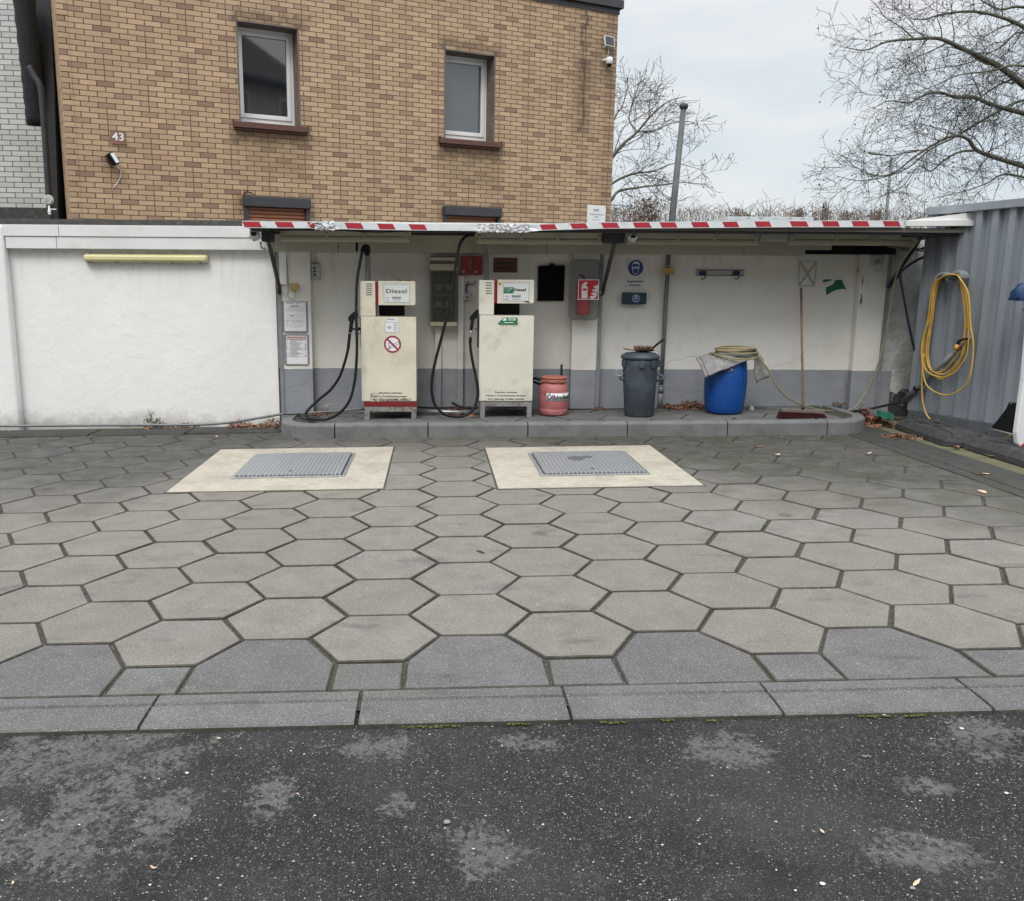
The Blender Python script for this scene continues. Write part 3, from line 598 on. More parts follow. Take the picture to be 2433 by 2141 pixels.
t = thing('forecourt_wall', 'rendered wall with grey painted base behind the pumps, under the canopy', 'wall', (1.6, 9.55, .1))
m_ = MB(); m_.box(FB, -1.7, 4.98, -.25, 2.08, -.2, 0); m_.build('wall_face', M['wall_dado'], t)
for (a, b) in ((-1.655, -1.315), (FP.px(8, 60, 1000)[0], FP.px(8, 262, 1000)[0]), (4.655, 4.945)):
    m_ = MB(); m_.box(FB, a, b, -.2, 1.862, 0, .1); m_.build('pier', M['wall_dado'], t, .006)
m_ = MB(); m_.box(FB, -1.64, -1.565, FP.px('d', 1000, 1170)[1], 1.846, .1, .125); m_.build('cable_duct', M['wall_white'], t, .003)
m_ = MB()
u_ = [FF.px(6, 512, 230)[0], FF.px(6, 650, 230)[0], FF.px(6, 668, 230)[0], FF.px(7, 1062, 230)[0], FF.px('c', 648, 200)[0], FF.px('c', 1062, 200)[0]]
for a, b in ((-1.695, u_[0]-.003), (u_[0]+.003, u_[1]), (u_[2], u_[3]-.002), (u_[3]+.002, u_[4]-.003), (u_[4]+.003, u_[5])): m_.box(FB, a, b, 1.846, 2.03, 0, .13)
m_.build('fascia', M['fascia_cream'], t, .003)
m_ = MB(); m_.box(FB, u_[5], FF.px('c', 1245, 200)[0], 1.905, 2.03, 0, .11); m_.build('fascia', M['fascia_cream'], t, .003)
m_ = MB(); m_.box(FB, u_[5]+.01, FF.px('c', 1245, 200)[0], 1.862, 2.03, 0, .104); m_.box(FB, FF.px('c', 1245, 200)[0]+.002, 5.0, 1.862, 2.04, 0, .128); m_.box(FB, u_[1], u_[2], 1.86, 2.02, 0, .12); m_.build('gap', M['black'], t)
rs = random.Random(5); m_ = MB()
for k in range(26): a = rs.uniform(*[FF.px('c', q, 200)[0] for q in (700, 1040)]); m_.disc(FB, a, 1.852+abs(rs.gauss(0, .03)), rs.uniform(.002, .006), .129, .1313, 7)
m_.build('dirt_spots', M['ink_grey'], t)
m_ = MB()                                         # broken plaster on the right pier
for z, pts in ((9, [(805, 545), (812, 542), (813, 565), (806, 570)]), (9, [(800, 575), (812, 562), (814, 590), (804, 615), (799, 600)]), (9, [(815, 430), (819, 428), (820, 460), (815, 488), (811, 470)]), (9, [(782, 368), (790, 372), (788, 402), (781, 398)]), (9, [(700, 1085), (708, 1080), (706, 1170), (700, 1160)])):
    m_.poly(FP, [FP.px(z, *q) for q in pts], 0.0005, .003)
m_.build('plaster_damage', M['ink_grey'], t)
for x, y in ((470, 392), (607, 392), (473, 510), (611, 510), (478, 1000), (487, 376)): m_ = MB(); a = FB.px(6, x, y); m_.disc(FB, a[0], a[1], .0045, .0003, .0015, 8); m_.build('screw_hole', M['ink'], t)
for x, y in ((1090, 870), (1135, 698), (978, 350), (84, 938)): m_ = MB(); a = FB.px(7, x, y); m_.disc(FB, a[0], a[1], .0035, .0003, .0015, 8); m_.build('screw_hole', M['ink_grey'], t)
for Fw, z, w_, pts in ((FB, 8, .0016, [(790, 1165), (815, 1140), (850, 1120), (930, 1115), (980, 1090), (1070, 1085)]), (FB, 8, .0016, [(780, 1330), (870, 1345), (930, 1362), (960, 1370), (1030, 1378), (1080, 1355), (1150, 1335)]), (FB, 9, .0016, [(180, 1010), (230, 1012), (280, 1002), (340, 990), (370, 975), (420, 940), (450, 900), (490, 880), (560, 885), (640, 870), (735, 840)]), (FP, 6, .0018, [(98, 1358), (120, 1335), (150, 1325), (190, 1318), (230, 1310), (290, 1290)])):
    m_ = MB(); rs = random.Random(len(pts)); m_.tube([Fw.P(*Fw.px(z, x+rs.uniform(-4, 4), y+rs.uniform(-4, 4), .0002), .0002) for i in range(len(pts)-1) for x, y in [(pts[i][0]+(pts[i+1][0]-pts[i][0])*q/4, pts[i][1]+(pts[i+1][1]-pts[i][1])*q/4) for q in range(4)]], w_, 4, flat=.5); m_.build('crack', M['ink_grey'], t)
m_ = MB(); m_.box(FB, 4.98, 5.9, -.25, 2.06, -.3, .06); m_.build('rough_section', M['wall_rough'], t, .02)
m_ = MB(); m_.box(FB, 4.948, 5.12, -.2, .6, .0, .066); m_.build('painted_base', M['wall_dado'], t, .004)
m_ = MB(); rs = random.Random(8)
o_ = [(4.93, .0), (4.93, .33), (5.0, .36), (5.05, .31), (5.12, .37), (5.2, .34), (5.26, .40), (5.40, .38), (5.40, .0)]; m_.poly(FB, o_, .058, .064); m_.build('dark_patch', simple('bitumen_patch', (.05, .05, .05), .9, var=.4, scale=14, dirt=(.28, .27, .25), dscale=11, dlo=.55, dhi=.62), t)
m_ = MB()                                         # paint flakes low on the bay wall
for k in range(5):
    a, b = FB.px(6, 430+rs.uniform(-30, 30), 1470+rs.uniform(-18, 18)); m_.poly(FB, [(a+rs.uniform(.006, .018)*math.cos(i), b+rs.uniform(.004, .014)*math.sin(i)) for i in (0, 1, 2, 3, 4, 5)], .0005, .002)
for k in range(4):
    a, b = FB.px(7, 330+rs.uniform(-25, 25), 1425+rs.uniform(-25, 20)); m_.poly(FB, [(a+rs.uniform(.006, .022)*math.cos(i), b+rs.uniform(.006, .02)*math.sin(i)) for i in (0, 1, 2, 3, 4, 5)], .0005, .002)
m_.build('paint_flakes', simple('flaked_plaster', (.50, .47, .39), .9, var=.2, scale=30), t)

# ================================================================== HOUSE
def wall_grid(fr, us, vs_, holes, n_=0):
    m = MB()
    for i in range(len(us)-1):
        for j in range(len(vs_)-1):
            u0, u1, v0, v1 = us[i], us[i+1], vs_[j], vs_[j+1]
            if any(h[0]-1e-4 <= u0 and u1 <= h[1]+1e-4 and h[2]-1e-4 <= v0 and v1 <= h[3]+1e-4 for h in holes): continue
            m.add([fr.P(u0, v0, n_), fr.P(u1, v0, n_), fr.P(u1, v1, n_), fr.P(u0, v1, n_)], [(0, 1, 2, 3)]); m.uv[len(m.f)-1] = [(u0, v0), (u1, v0), (u1, v1), (u0, v1)]
    return m
H1 = (2.078, 2.895, 3.585, 4.812); H2 = (4.998, 5.820, 3.597, 4.800)
S1 = (2.12, 2.93, 1.7, 2.52); S2 = (5.02, 5.87, 1.7, 2.52)
house = thing('brick_house', 'ochre brick clad house with flat roof behind the wall', 'house', FH.P(4, 0, -1))
m_ = wall_grid(FH, [0, H1[0], S1[0], H1[1], S1[1], H2[0], S2[0], H2[1], S2[1], 7.95], [-.2, 1.7, 2.52, 3.585, 3.597, 4.8, 4.812, 5.72], [H1, (H2[0], H2[1], H2[2], 4.8), S1, S2])
sd_ = Fr(FH.P(0, 0, 0), 24+90)                    # left side wall runs back from the corner
b0 = len(m_.v)
for fr2, u_a, u_b in ((sd_, 0, 7.),):
    m_.add([fr2.P(0, -.2), fr2.P(7, -.2), fr2.P(7, 5.72), fr2.P(0, 5.72)], [(0, 1, 2, 3)]); m_.uv[len(m_.f)-1] = [(0.06, -.2), (-7, -.2), (-7, 5.72), (0.06, 5.72)]
rg = Fr(FH.P(7.95, 0, 0), 24+90)
m_.add([rg.P(0, -.2), rg.P(7, -.2), rg.P(7, 5.72), rg.P(0, 5.72)], [(0, 1, 2, 3)]); m_.uv[len(m_.f)-1] = [(0, -.2), (7, -.2), (7, 5.72), (0, 5.72)]
m_.add([FH.P(0, -.2, -7), FH.P(7.95, -.2, -7), FH.P(7.95, 5.72, -7), FH.P(0, 5.72, -7)], [(0, 1, 2, 3)]); m_.uv[len(m_.f)-1] = [(0, 0), (7, 0), (7, 5), (0, 5)]
m_.build('wall', M['brick'], house, recalc=False)
m_ = MB(); m_.box(FH, -.06, 8.01, 5.70, 5.82, -7.05, .06); m_.box(FH, -.03, 7.97, 5.62, 5.699, -.02, .012); rf = m_.build('roof', M['coping'], house, .004)
# corner bricks: short overlapping corner pieces
m_ = MB()
for k in range(11):
    z1 = 4.907-.3125*k+.6250; m_.box(FH, -.012, .105, z1-.305, z1, -.12, .010+.002*(k % 3))
    for f_ in range(6): m_.uv[len(m_.f)-6+f_] = [(0.0, z1-.305), (.11, z1-.305), (.11, z1), (0, z1)]
m_.build('corner_cladding', M['brick'], house, recalc=False)
def window(h, sill_r, pane, name='window'):
    u0, u1, v0, v1 = h
    f = MB(); n0 = -.23
    f.box(FH, u0, u0+.02, v0, v1, -.30, .006); f.box(FH, u1-.02, u1, v0, v1, -.30, .006); f.box(FH, u0+.02, u1-.02, v1-.02, v1, -.30, .012); f.box(FH, u0-.005, u0+.012, v1, v1+.09, 0, .014); f.box(FH, u1-.012, u1+.004, v1, v1+.05, 0, .012)
    w_ = f.build('window', M['reveal'], house, recalc=True)
    g = MB(); a, b = u0+.02, u1-.02; c_, d_ = v0+.01, v1-.02
    for q in ((a, a+.055, c_, d_), (b-.055, b, c_, d_), (a+.055, b-.055, c_, c_+.085), (a+.055, b-.055, d_-.05, d_)): g.box(FH, *q, -.30, n0)
    for q in ((a+.045, a+.095, c_+.08, d_-.045), (b-.095, b-.045, c_+.08, d_-.045), (a+.095, b-.095, c_+.08, c_+.135), (a+.095, b-.095, d_-.095, d_-.045)): g.box(FH, *q, -.28, n0+.014)
    g.build('frame', M['pvc'], w_, .004)
    g = MB(); g.box(FH, a+.09, b-.09, c_+.13, d_-.09, -.265, -.245); g.build('pane', pane, w_)
    g = MB(); g.box(FH, a+.089, b-.089, c_+.129, c_+.134, -.244, -.228); g.box(FH, b-.094, b-.089, c_+.13, d_-.09, -.244, -.228); g.build('gasket', M['black'], w_)
    g = MB(); s0, s1 = sill_r; g.box(FH, s0, s1, v0-.085, v0-.012, -.25, .075); g.box(FH, s0+.03, s1-.03, v0-.112, v0-.085, -.02, .04); g.box(FH, s0, s0+.012, v0-.012, v0+.012, -.02, .075); g.box(FH, s1-.012, s1, v0-.012, v0+.012, -.02, .075); g.build('sill', M['brown_metal'], w_, .004)
    return w_
window(H1, (1.99, 2.99), M['pane_dark']); window(H2, (4.91, 5.92), M['pane_blind'])
for s_, b0_, b1_ in ((S1, 2.075, 2.975), (S2, 4.975, 5.912)):
    f = MB(); f.poly(Fr(FH.P(b0_, 0, 0), 24), [(0, 2.512), (b1_-b0_, 2.512), (b1_-b0_, 2.645), (0, 2.645)], -.05, .12); g_ = f.build('shutter', M['shutter_box'], house, .008); g_['label'] = 'dark shutter box with rust coloured slats half hidden by the canopy'
    f = MB(); f.box(FH, b0_+.01, s_[0]+.02, 1.7, 2.512, -.05, .08); f.build('guide_rail', M['shutter_box'], g_, .004); f = MB(); f.box(FH, s_[1]-.02, b1_-.01, 1.7, 2.512, -.05, .08); f.build('guide_rail', M['shutter_box'], g_, .004)
    f = MB()
    for k in range(17): z0 = 1.72+k*.047; f.poly(FH, [(s_[0]+.02, z0), (s_[1]-.02, z0), (s_[1]-.02, z0+.044), (s_[0]+.02, z0+.044)], .0, .028, [(s_[0]+.02, z0+.008), (s_[1]-.02, z0+.008), (s_[1]-.02, z0+.036), (s_[0]+.02, z0+.036)])
    f.box(FH, s_[0], s_[1], 1.7, 2.512, -.05, .004); f.build('slats', M['slats'], g_)
# unseen terrace, added behind the viewer to block low sky light
t = thing('added_terrace', 'unseen rendered terrace added behind the viewer to block low light', 'house', (-6, -13, -.3))
FO2 = Fr((7, -12.5, 0), 180); m_ = MB(); m_.box(FO2, 0, 38, -1, 8.6, -8, 0); m_.build('wall', simple('terrace_render', (.33, .31, .28), .9), t)
m_ = MB(); m_.add([FO2.P(0, 8.5, .4), FO2.P(38, 8.5, .4), FO2.P(38, 8.5, -8.4), FO2.P(0, 8.5, -8.4), FO2.P(0, 12, -4), FO2.P(38, 12, -4)], [(0, 1, 5, 4), (2, 3, 4, 5), (1, 2, 5), (3, 0, 4), (0, 3, 2, 1)]); m_.build('roof', simple('terrace_tiles', (.10, .06, .045), .8), t)
for a in range(12):
    for b in (1.6, 4.9): m_ = MB(); m_.box(FO2, 1.2+a*3.1, 2.5+a*3.1, b, b+1.6, -.05, .03); m_.build('window', M['pane_dark'], t)
# fittings on the house
def solo(m, name, mat, label, cat, group=None, kind=None, bevel=0): return tag(m.build(name, mat, None, bevel), label, cat, group, kind)
t = thing('house_number', 'brown house number plate reading 43 on the ochre brick', 'house number', FH.P(.585, 3.19, .01))
m_ = MB(); m_.box(FH, .496, .675, 3.19, 3.345, 0, .014); m_.build('plate', simple('number_plate', (.235, .125, .085), .7, var=.15, scale=20), t, .002)
m_ = MB(); m_.text('43', lambda u, v, n: FH.P(u, v, .0142+n), .518, .645, 3.235, .088, .003, .02); m_.build('numerals', M['sign_white'], t)
t = thing('floodlight', 'black finned floodlight tilted on the brick wall below number 43', 'floodlight', FH.P(.5, 2.9, 0))
A = Fr(FH.P(.50, 3.0, .10), 24); rot = math.radians(-62)
class RF(Fr):
    def __init__(s, fr, a, tilt=0): s.o = fr.o; s.U = fr.U*math.cos(a)+fr.V*math.sin(a); s.V = -fr.U*math.sin(a)+fr.V*math.cos(a); s.N = fr.N; s.V, s.N = s.V*math.cos(tilt)+s.N*math.sin(tilt), s.N*math.cos(tilt)-s.V*math.sin(tilt)
Q = RF(A, math.radians(-60), math.radians(-55))
m_ = MB(); m_.box(Q, -.075, .075, -.055, .055, -.025, .03); m_.build('housing', M['black'], t, .008)
m_ = MB()
for k in range(8): m_.box(Q, -.07+k*.019, -.064+k*.019, -.05, .05, -.065, -.025)
m_.build('fins', M['black'], t)
m_ = MB(); m_.box(Q, -.062, .062, -.043, .043, .029, .034); m_.build('lens', M['paper'], t, .003)
m_ = MB(); m_.box(A, -.06, -.045, -.03, .03, -.10, .02); m_.build('bracket', M['steel_dark'], t)
m_ = MB(); pts = [FH.P(*FH.px(1, x, y, n_), n_) for x, y, n_ in ((740, 1080, .08), (775, 1092, .05), (783, 1130, .03), (765, 1175, .02), (728, 1222, .005))]; m_.tube(crv(pts), .0045, 6); m_.build('cable', M['paper'], t)
t = thing('solar_panel', 'small white framed solar panel near the upper right house corner', 'solar panel', FH.P(7.76, 5.12, 0))
m_ = MB(); Q = RF(Fr(FH.P(7.762, 5.205, .06), 24), math.radians(-3), math.radians(-12)); m_.rpoly(Q, -.092, .092, -.075, .075, .012, -.006, .006); m_.build('frame', M['sign_white'], t)
m_ = MB(); m_.rpoly(Q, -.080, .082, -.066, .066, .006, .006, .009); m_.build('cells', simple('solar_cells', (.045, .05, .06), .25), t)
m_ = MB(); m_.tube([FH.P(7.70, 5.13, .05), FH.P(7.70, 5.12, 0)], .012, 8); m_.tube([FH.P(7.765, 5.13, .05), FH.P(7.77, 5.0, .02), FH.P(7.75, 4.95, .03)], .003, 5); m_.build('bracket', M['sign_white'], t)
t = thing('security_camera', 'white dome security camera below the solar panel', 'camera', FH.P(7.74, 4.83, 0))
m_ = MB(); c_ = FH.P(7.745, 4.83, .10); m_.lathe(c_, [(.028, .02), (.046, .05), (.052, .085), (.050, .12), (.04, .132), (.0, .133)], 20); m_.tube([FH.P(7.72, 4.93, .1), FH.P(7.70, 4.93, 0)], .022, 10); m_.build('body', M['sign_white'], t)
m_ = MB(); m_.lathe(c_, [(.0, -.008), (.022, -.002), (.036, .018), (.040, .045)], 18); m_.build('lens_dome', M['black'], t)
t = thing('company_sign', 'white company sign with blue monogram and arrow at the house corner', 'sign', FH.P(7.675, 2.53, 0))
m_ = MB(); m_.box(FH, 7.50, 7.848, 2.46, 2.772, 0, .008); m_.build('panel', M['sign_white'], t, .001)
T = lambda u, v, n: FH.P(u, v, .0082+n)
m_ = MB(); 
for k in range(4): m_.poly(FH, [(7.612+k*.013, 2.712-.0), (7.619+k*.013, 2.690-.012), (7.625+k*.013, 2.690-.012), (7.619+k*.013, 2.712)], .0082, .0092)
m_.text('S', T, 7.672, 7.705, 2.678, .034, .001, .03); m_.poly(FH, [(7.70, 2.706), (7.725, 2.706), (7.72, 2.712), (7.695, 2.712)], .0082, .0092); m_.build('monogram', M['sign_blue'], t)
m_ = MB(); m_.text('MEDIZIN-SERVICE', T, 7.54, 7.805, 2.620, .022, .001); m_.text('GMBH', T, 7.63, 7.715, 2.582, .022, .001); m_.build('lettering', M['ink_grey'], t)
m_ = MB(); m_.box(FH, 7.60, 7.745, 2.545, 2.550, .0082, .0092); m_.poly(FH, [(7.595, 2.5475), (7.612, 2.538), (7.612, 2.557)], .0082, .0094); m_.build('arrow', M['ink'], t)
for a in (7.52, 7.828):
    for b in (2.755, 2.49): m_ = MB(); m_.disc(FH, a, b, .005, .008, .010, 8); m_.build('screw', M['steel_dark'], t)
m_ = MB(); m_.poly(Fr(FH.P(7.95, 5.24, -.3), 24), [(-.02, 0), (.14, .03), (.09, .07), (.0, .10)], -.03, .03); solo(m_, 'rainwater_spout', M['coping'], 'small dark spout poking out from the right edge of the brick house', 'spout')
m_ = MB(); rs = random.Random(2)
c_ = FH.P(2.14, 2.66, .04); pts = [FH.P(2.10, 2.675, .05), FH.P(2.14, 2.70, .05), FH.P(2.19, 2.685, .06), FH.P(2.22, 2.665, .07)]; m_.tube(pts, [.02, .03, .025, .01], 6, flat=.4); m_.tube([FH.P(2.08, 2.64, .08), FH.P(2.10, 2.72, .06), FH.P(2.13, 2.70, .08)], .012, 5)
solo(m_, 'torn_bracket', M['brown_metal'], 'bent dark bracket lying on top of the left shutter box', 'bracket')
# lamp at the far left corner of the house
t = thing('corner_lamp', 'round grey outdoor lamp on a white arm at the left house corner', 'lamp', at(1, 320, 1380, 10.6))
c_ = at(1, 316, 1295, 10.6); F_ = Fr(c_); m_ = MB(); m_.disc(F_, 0, 0, .058, -.01, .015, 22); m_.disc(F_, 0, 0, .050, .015, .028, 22); m_.build('head', M['box_grey'], t, .004)
m_ = MB(); m_.disc(F_, -.015, 0.0, .022, .028, .032, 14); m_.build('lens', M['lamp_clear'], t)
m_ = MB(); m_.lathe(at(1, 322, 1392, 10.6), [(.012, 0), (.018, .01), (.014, .02), (.02, .03), (.02, .045), (.012, .06), (.010, .13)], 14); m_.box(Fr(at(1, 322, 1355, 10.6)), 0, .075, -.006, .006, -.01, .01); m_.build('arm', M['sign_white'], t)
# neighbour
nh = thing('grey_brick_house', 'pale grey brick house wall at the far left edge', 'house', (-7.3, 13.5, -1))
FN = Fr((-9.5, 13.3, 0), 5); m_ = wall_grid(FN, [-4, 4.6], [-1, 9], []); m_.build('wall', M['grey_brick'], nh, recalc=False)
m_ = MB(); m_.box(FN, -4, 4.6, -1, 2.75, .0, .03) if False else m_.box(FN, -4, 4.6, 2.45, 2.62, 0, .05); m_.build('ledge', M['bitumen'], nh)
t = thing('slate_annex', 'narrow black slate flank in the gap between the two houses', 'annex', (-5.3, 12.6, -1))
FA = WY(12.7); P_ = lambda x, y: FA.px(1, x, y)
m_ = MB(); m_.poly(FA, [P_(185, -120), P_(318, -120), P_(352, 600), P_(380, 1500), P_(308, 1500), P_(296, 900), P_(262, 620)], -1.2, 0); m_.build('flank', M['slate'], t)
m_ = MB(); a = at(1, 150, -60, 12.4); b = at(1, 242, 815, 12.75)
pts = [a.lerp(b, i/14) for i in range(15)]; m_.tube(pts, [.13+.012*(i % 2) for i in range(15)], 12); m_.build('eave_roll', M['slate'], t)
m_ = MB(); m_.tube(crv([at(1, 190, 430, 12.2), at(1, 225, 500, 12.2), at(1, 264, 575, 12.2), at(1, 285, 800, 12.2), at(1, 305, 1100, 12.2), at(1, 325, 1420, 12.2), at(1, 345, 1800, 12.2)]), .042, 10)
solo(m_, 'downpipe', M['pipe_dark'], 'dark cranked downpipe in the gap between the grey and ochre houses', 'downpipe')
# house opposite: only its reflection in the left window can be seen
t = thing('opposite_house', 'cream house with hipped dark roof mirrored in the left window', 'house', (13.4, -16, -.3))
FO = Fr((18.9, -12.4, 0), 180); m_ = MB(); m_.box(FO, 0, 11, -1, 10.9, -8, 0); m_.build('wall', simple('cream_render', (.50, .46, .38), .9), t)
m_ = MB(); m_.add([FO.P(-.55, 10.8, .6), FO.P(11.4, 10.8, .6), FO.P(11.4, 10.8, -8.5), FO.P(-.55, 10.8, -8.5), FO.P(3.3, 15, -4), FO.P(8, 15, -4)], [(0, 1, 5, 4), (1, 2, 5), (2, 3, 4, 5), (3, 0, 4), (0, 3, 2, 1)]); m_.build('roof', simple('dark_tiles', (.07, .062, .055), .8, var=.3, scale=3), t)
for a in (.45, 3.2, 6.6):
    m_ = MB(); m_.box(FO, a, a+.85, 8.7, 10.1, -.05, .03); w_ = m_.build('window', M['pane_blind'], t)
    m_ = MB(); m_.box(FO, a-.07, a, 8.6, 10.2, 0, .06); m_.box(FO, a+.85, a+.92, 8.6, 10.2, 0, .06); m_.box(FO, a+.4, a+.46, 8.7, 10.1, 0.03, .06); m_.box(FO, a, a+.85, 10.1, 10.2, 0, .06); m_.build('frame', M['pvc'], w_)
m_ = MB(); m_.box(FO, -.5, 11.3, 10.62, 10.8, .5, .68); m_.build('gutter', M['coping'], t)

# ================================================================== CANOPY
FE = WY(8.6)
t = thing('canopy', 'flat canopy with dented red and white striped edge above the diesel pumps', 'canopy', (1.6, 9.4, 1.9))
top = [(2, 205, 1430), (2, 640, 1434), (2, 760, 1434), (2, 1000, 1441), (2, 1350, 1449), (2, 1520, 1452), (2, 1760, 1455), (2, 2044, 1455), (3, 900, 1445), (3, 1200, 1438), (3, 2044, 1431), (4, 450, 1429), (4, 1270, 1427)]
bot = [(2, 205, 1476), (2, 640, 1478), (2, 760, 1482), (2, 1000, 1487), (2, 1350, 1492), (2, 1520, 1494), (2, 1760, 1496), (2, 2044, 1496), (3, 900, 1489), (3, 1200, 1480), (3, 2044, 1475), (4, 450, 1472), (4, 1270, 1470)]
tp = [FE.px(*q) for q in top]; bt = [FE.px(*q) for q in bot]
def edge_z(u, arr):
    for (a, za), (b, zb) in zip(arr[:-1], arr[1:]):
        if u <= b or (b, zb) == arr[-1]: return za+(zb-za)*(u-a)/(b-a)
ue = tp[-1][0]; us_ = [tp[0][0]+(ue-tp[0][0])*i/110 for i in range(111)]
m_ = MB(); rs = random.Random(4)
rows = []
def wob(u): return .006*math.sin(u*2.1)+.004*math.sin(u*5.3)
for u in us_:
    dmg = 0
    a, b = edge_z(u, tp), edge_z(u, bt)
    if .42 < u < .98 or -1.15 < u < -.92: dmg = rs.uniform(-.012, .016)
    rows.append([FE.P(u, a, wob(u)+dmg), FE.P(u, (a+b)/2+dmg*.3, wob(u)+dmg*1.3), FE.P(u, b-abs(dmg)*.5, wob(u)), FE.P(u, b-abs(dmg)*.5, wob(u)-.03), FE.P(u, a, wob(u)-.03)])
m_.add([p for r in rows for p in r], [(i*5+j, (i+1)*5+j, (i+1)*5+(j+1) % 5, i*5+(j+1) % 5) for i in range(110) for j in range(5)]+[(0, 1, 2, 3, 4), tuple(550+k for k in range(5))])
m_.build('edge_band', M['band'], t)
m_ = MB()                                         # slanted red fields
def stripe(u0, u1, lean=.028, mg=.1, inner=1):
    m_ = MB()
    n_ = 5; vs = []
    for k in range(n_+1):
        for q, tt in ((0, mg), (1, 1-mg)):
            u = u0+(u1-u0)*k/n_ + (lean if q else 0); a, b = edge_z(u, tp), edge_z(u, bt); z = a+(b-a)*tt
            vs.append(FE.P(u, z, wob(u)+.0015+(.004 if .4 < u < 1 else 0)))
    m_.add(vs, [(2*k, 2*k+1, 2*k+3, 2*k+2) for k in range(n_)]); m_.build('red_stripe', M['red'], t, recalc=False)
for z, a, b in ((2, 205, 315), (2, 415, 525), (2, 625, 680), (2, 868, 975), (2, 1078, 1180), (2, 1282, 1385), (2, 1928, 2033), (3, 568, 665), (3, 768, 865), (3, 965, 1065), (3, 1165, 1270), (3, 1372, 1478), (3, 1545, 1645), (3, 1748, 1852), (3, 1950, 2044), (4, 297, 393), (4, 523, 630), (4, 728, 832), (4, 922, 1028), (4, 1127, 1230)):
    stripe(FE.px(z, a, 1452)[0], FE.px(z, b, 1452)[0])
m_ = MB()                                         # crumpled foil tape on the dents
def crumple(x0, x1, z, amp, nu=16, nv=5):
    vs = []
    for i in range(nu+1):
        for j in range(nv+1):
            u = x0+(x1-x0)*i/nu; a, b = edge_z(u, tp)+.004, edge_z(u, bt)-.014
            vs.append(FE.P(u+rs.uniform(-.004, .004), a+(b-a)*j/nv+rs.uniform(-.004, .004), wob(u)+.022+rs.uniform(-amp, amp)))
    m_.add(vs, [(i*(nv+1)+j, (i+1)*(nv+1)+j, (i+1)*(nv+1)+j+1, i*(nv+1)+j+1) for i in range(nu) for j in range(nv)])
crumple(.43, .70, 0, .012); crumple(.71, .93, 0, .011); crumple(-1.14, -.95, 0, .014, 10)
m_.tube(crv([FE.P(-1.19, 2.065, .02), FE.P(-1.165, 2.085, .03), FE.P(-1.12, 2.093, .03), FE.P(-1.07, 2.085, .02)]), .007, 6)
m_.build('foil_tape', M['alu'], t, recalc=False)
m_ = MB()                                         # roof deck and underside
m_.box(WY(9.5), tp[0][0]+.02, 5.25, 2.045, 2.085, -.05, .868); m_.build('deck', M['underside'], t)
m_ = MB(); m_.box(WY(9.5), tp[0][0]+.02, 4.7, 2.087, 2.105, -.02, .86); m_.build('roof_sheet', M['fascia'], t)
m_ = MB()                                         # folded beam and rails under the deck
for yy, zz in ((8.66, 2.02), (8.72, 2.03), (9.28, 2.02)): m_.box(WY(yy), tp[0][0]+.06, 4.9, zz, 2.044, -.02, .0)
m_.build('rail', M['steel_dark'], t)
E2 = WY(8.60); q = [E2.px(9, 1105, 65), E2.px(9, 1105, 102), E2.px(9, 1537, 100), E2.px(9, 1550, 60), E2.px(9, 1549, 10)]
m_ = MB(); m_.poly(E2, [q[0], q[1], q[2], q[3]], -.04, .0); m_.build('end_fascia', M['fascia'], t, .002)
m_ = MB(); m_.poly(E2, [(q[0][0], q[0][1]+.001), (q[3][0], q[0][1]+.001), q[4]], -.30, -.03); m_.build('end_slope', M['fascia'], t)
m_ = MB(); a = E2.px(9, 1160, 104, -.1); b = E2.px(9, 1460, 168, -.1); m_.box(E2, a[0], b[0], b[1], 2.044, -.8, -.1); m_.build('end_beam', M['steel_dark'], t)
for pts, xx, zl in (([('d', 735, 400, 8.78), ('d', 925, 1215, 9.40), ('d', 925, 1335, 9.42)], ('d', 905, 600), ('d', 0)), ([(8, 398, 195, 8.78), (8, 302, 600, 9.42)], (8, 303, 300), 0), ([(9, 1195, 172, 8.78), (9, 985, 490, 9.42)], (9, 1002, 280), 0)):
    m_ = MB(); m_.tube([at(*p) for p in pts], .021, 6, flat=.7); s_ = m_.build('strut', M['steel_dark'], t)
for z, x, y, x2, y2 in ((5, 1925, 300, 1972, 1400), (8, 303, 285, 262, 1490), (9, 1003, 275, 908, 1285)):
    Y_ = 9.44; a = at(z, x, y, Y_); b = at(z, x2, y2, Y_); m_ = MB(); m_.box(WY(9.5), (a.x+b.x)/2-.022, (a.x+b.x)/2+.018, -.05, 1.95, -.02, .062); m_.build('post', M['grey_paint'], t, .003)
# bracket boxes at the strut heads
for z, x0, y0, x1, y1 in (('d', 600, 185, 780, 405), (8, 320, 95, 480, 190)):
    r_ = WY(8.82).rect(z, x0, y0, x1, y1); m_ = MB(); m_.box(WY(8.82), r_[0], r_[1], r_[2], min(2.044, r_[3]), -.2, 0); m_.build('strut_head', M['steel_dark'], t, .01)
m_ = MB(); m_.tube(pxc([(6, 0, 95, 8.68), (6, 400, 85, 8.68), (6, 800, 105, 8.68), (6, 1200, 95, 8.68), (7, 700, 105, 8.68), (7, 1300, 98, 8.68)]), .006, 6); m_.tube(pxc([(8, 0, 92, 8.68), (8, 700, 105, 8.68), (8, 1200, 90, 8.68), ('c', 900, 78, 8.68), ('c', 1700, 70, 8.68)]), .006, 6); m_.build('cable', M['black'], t)
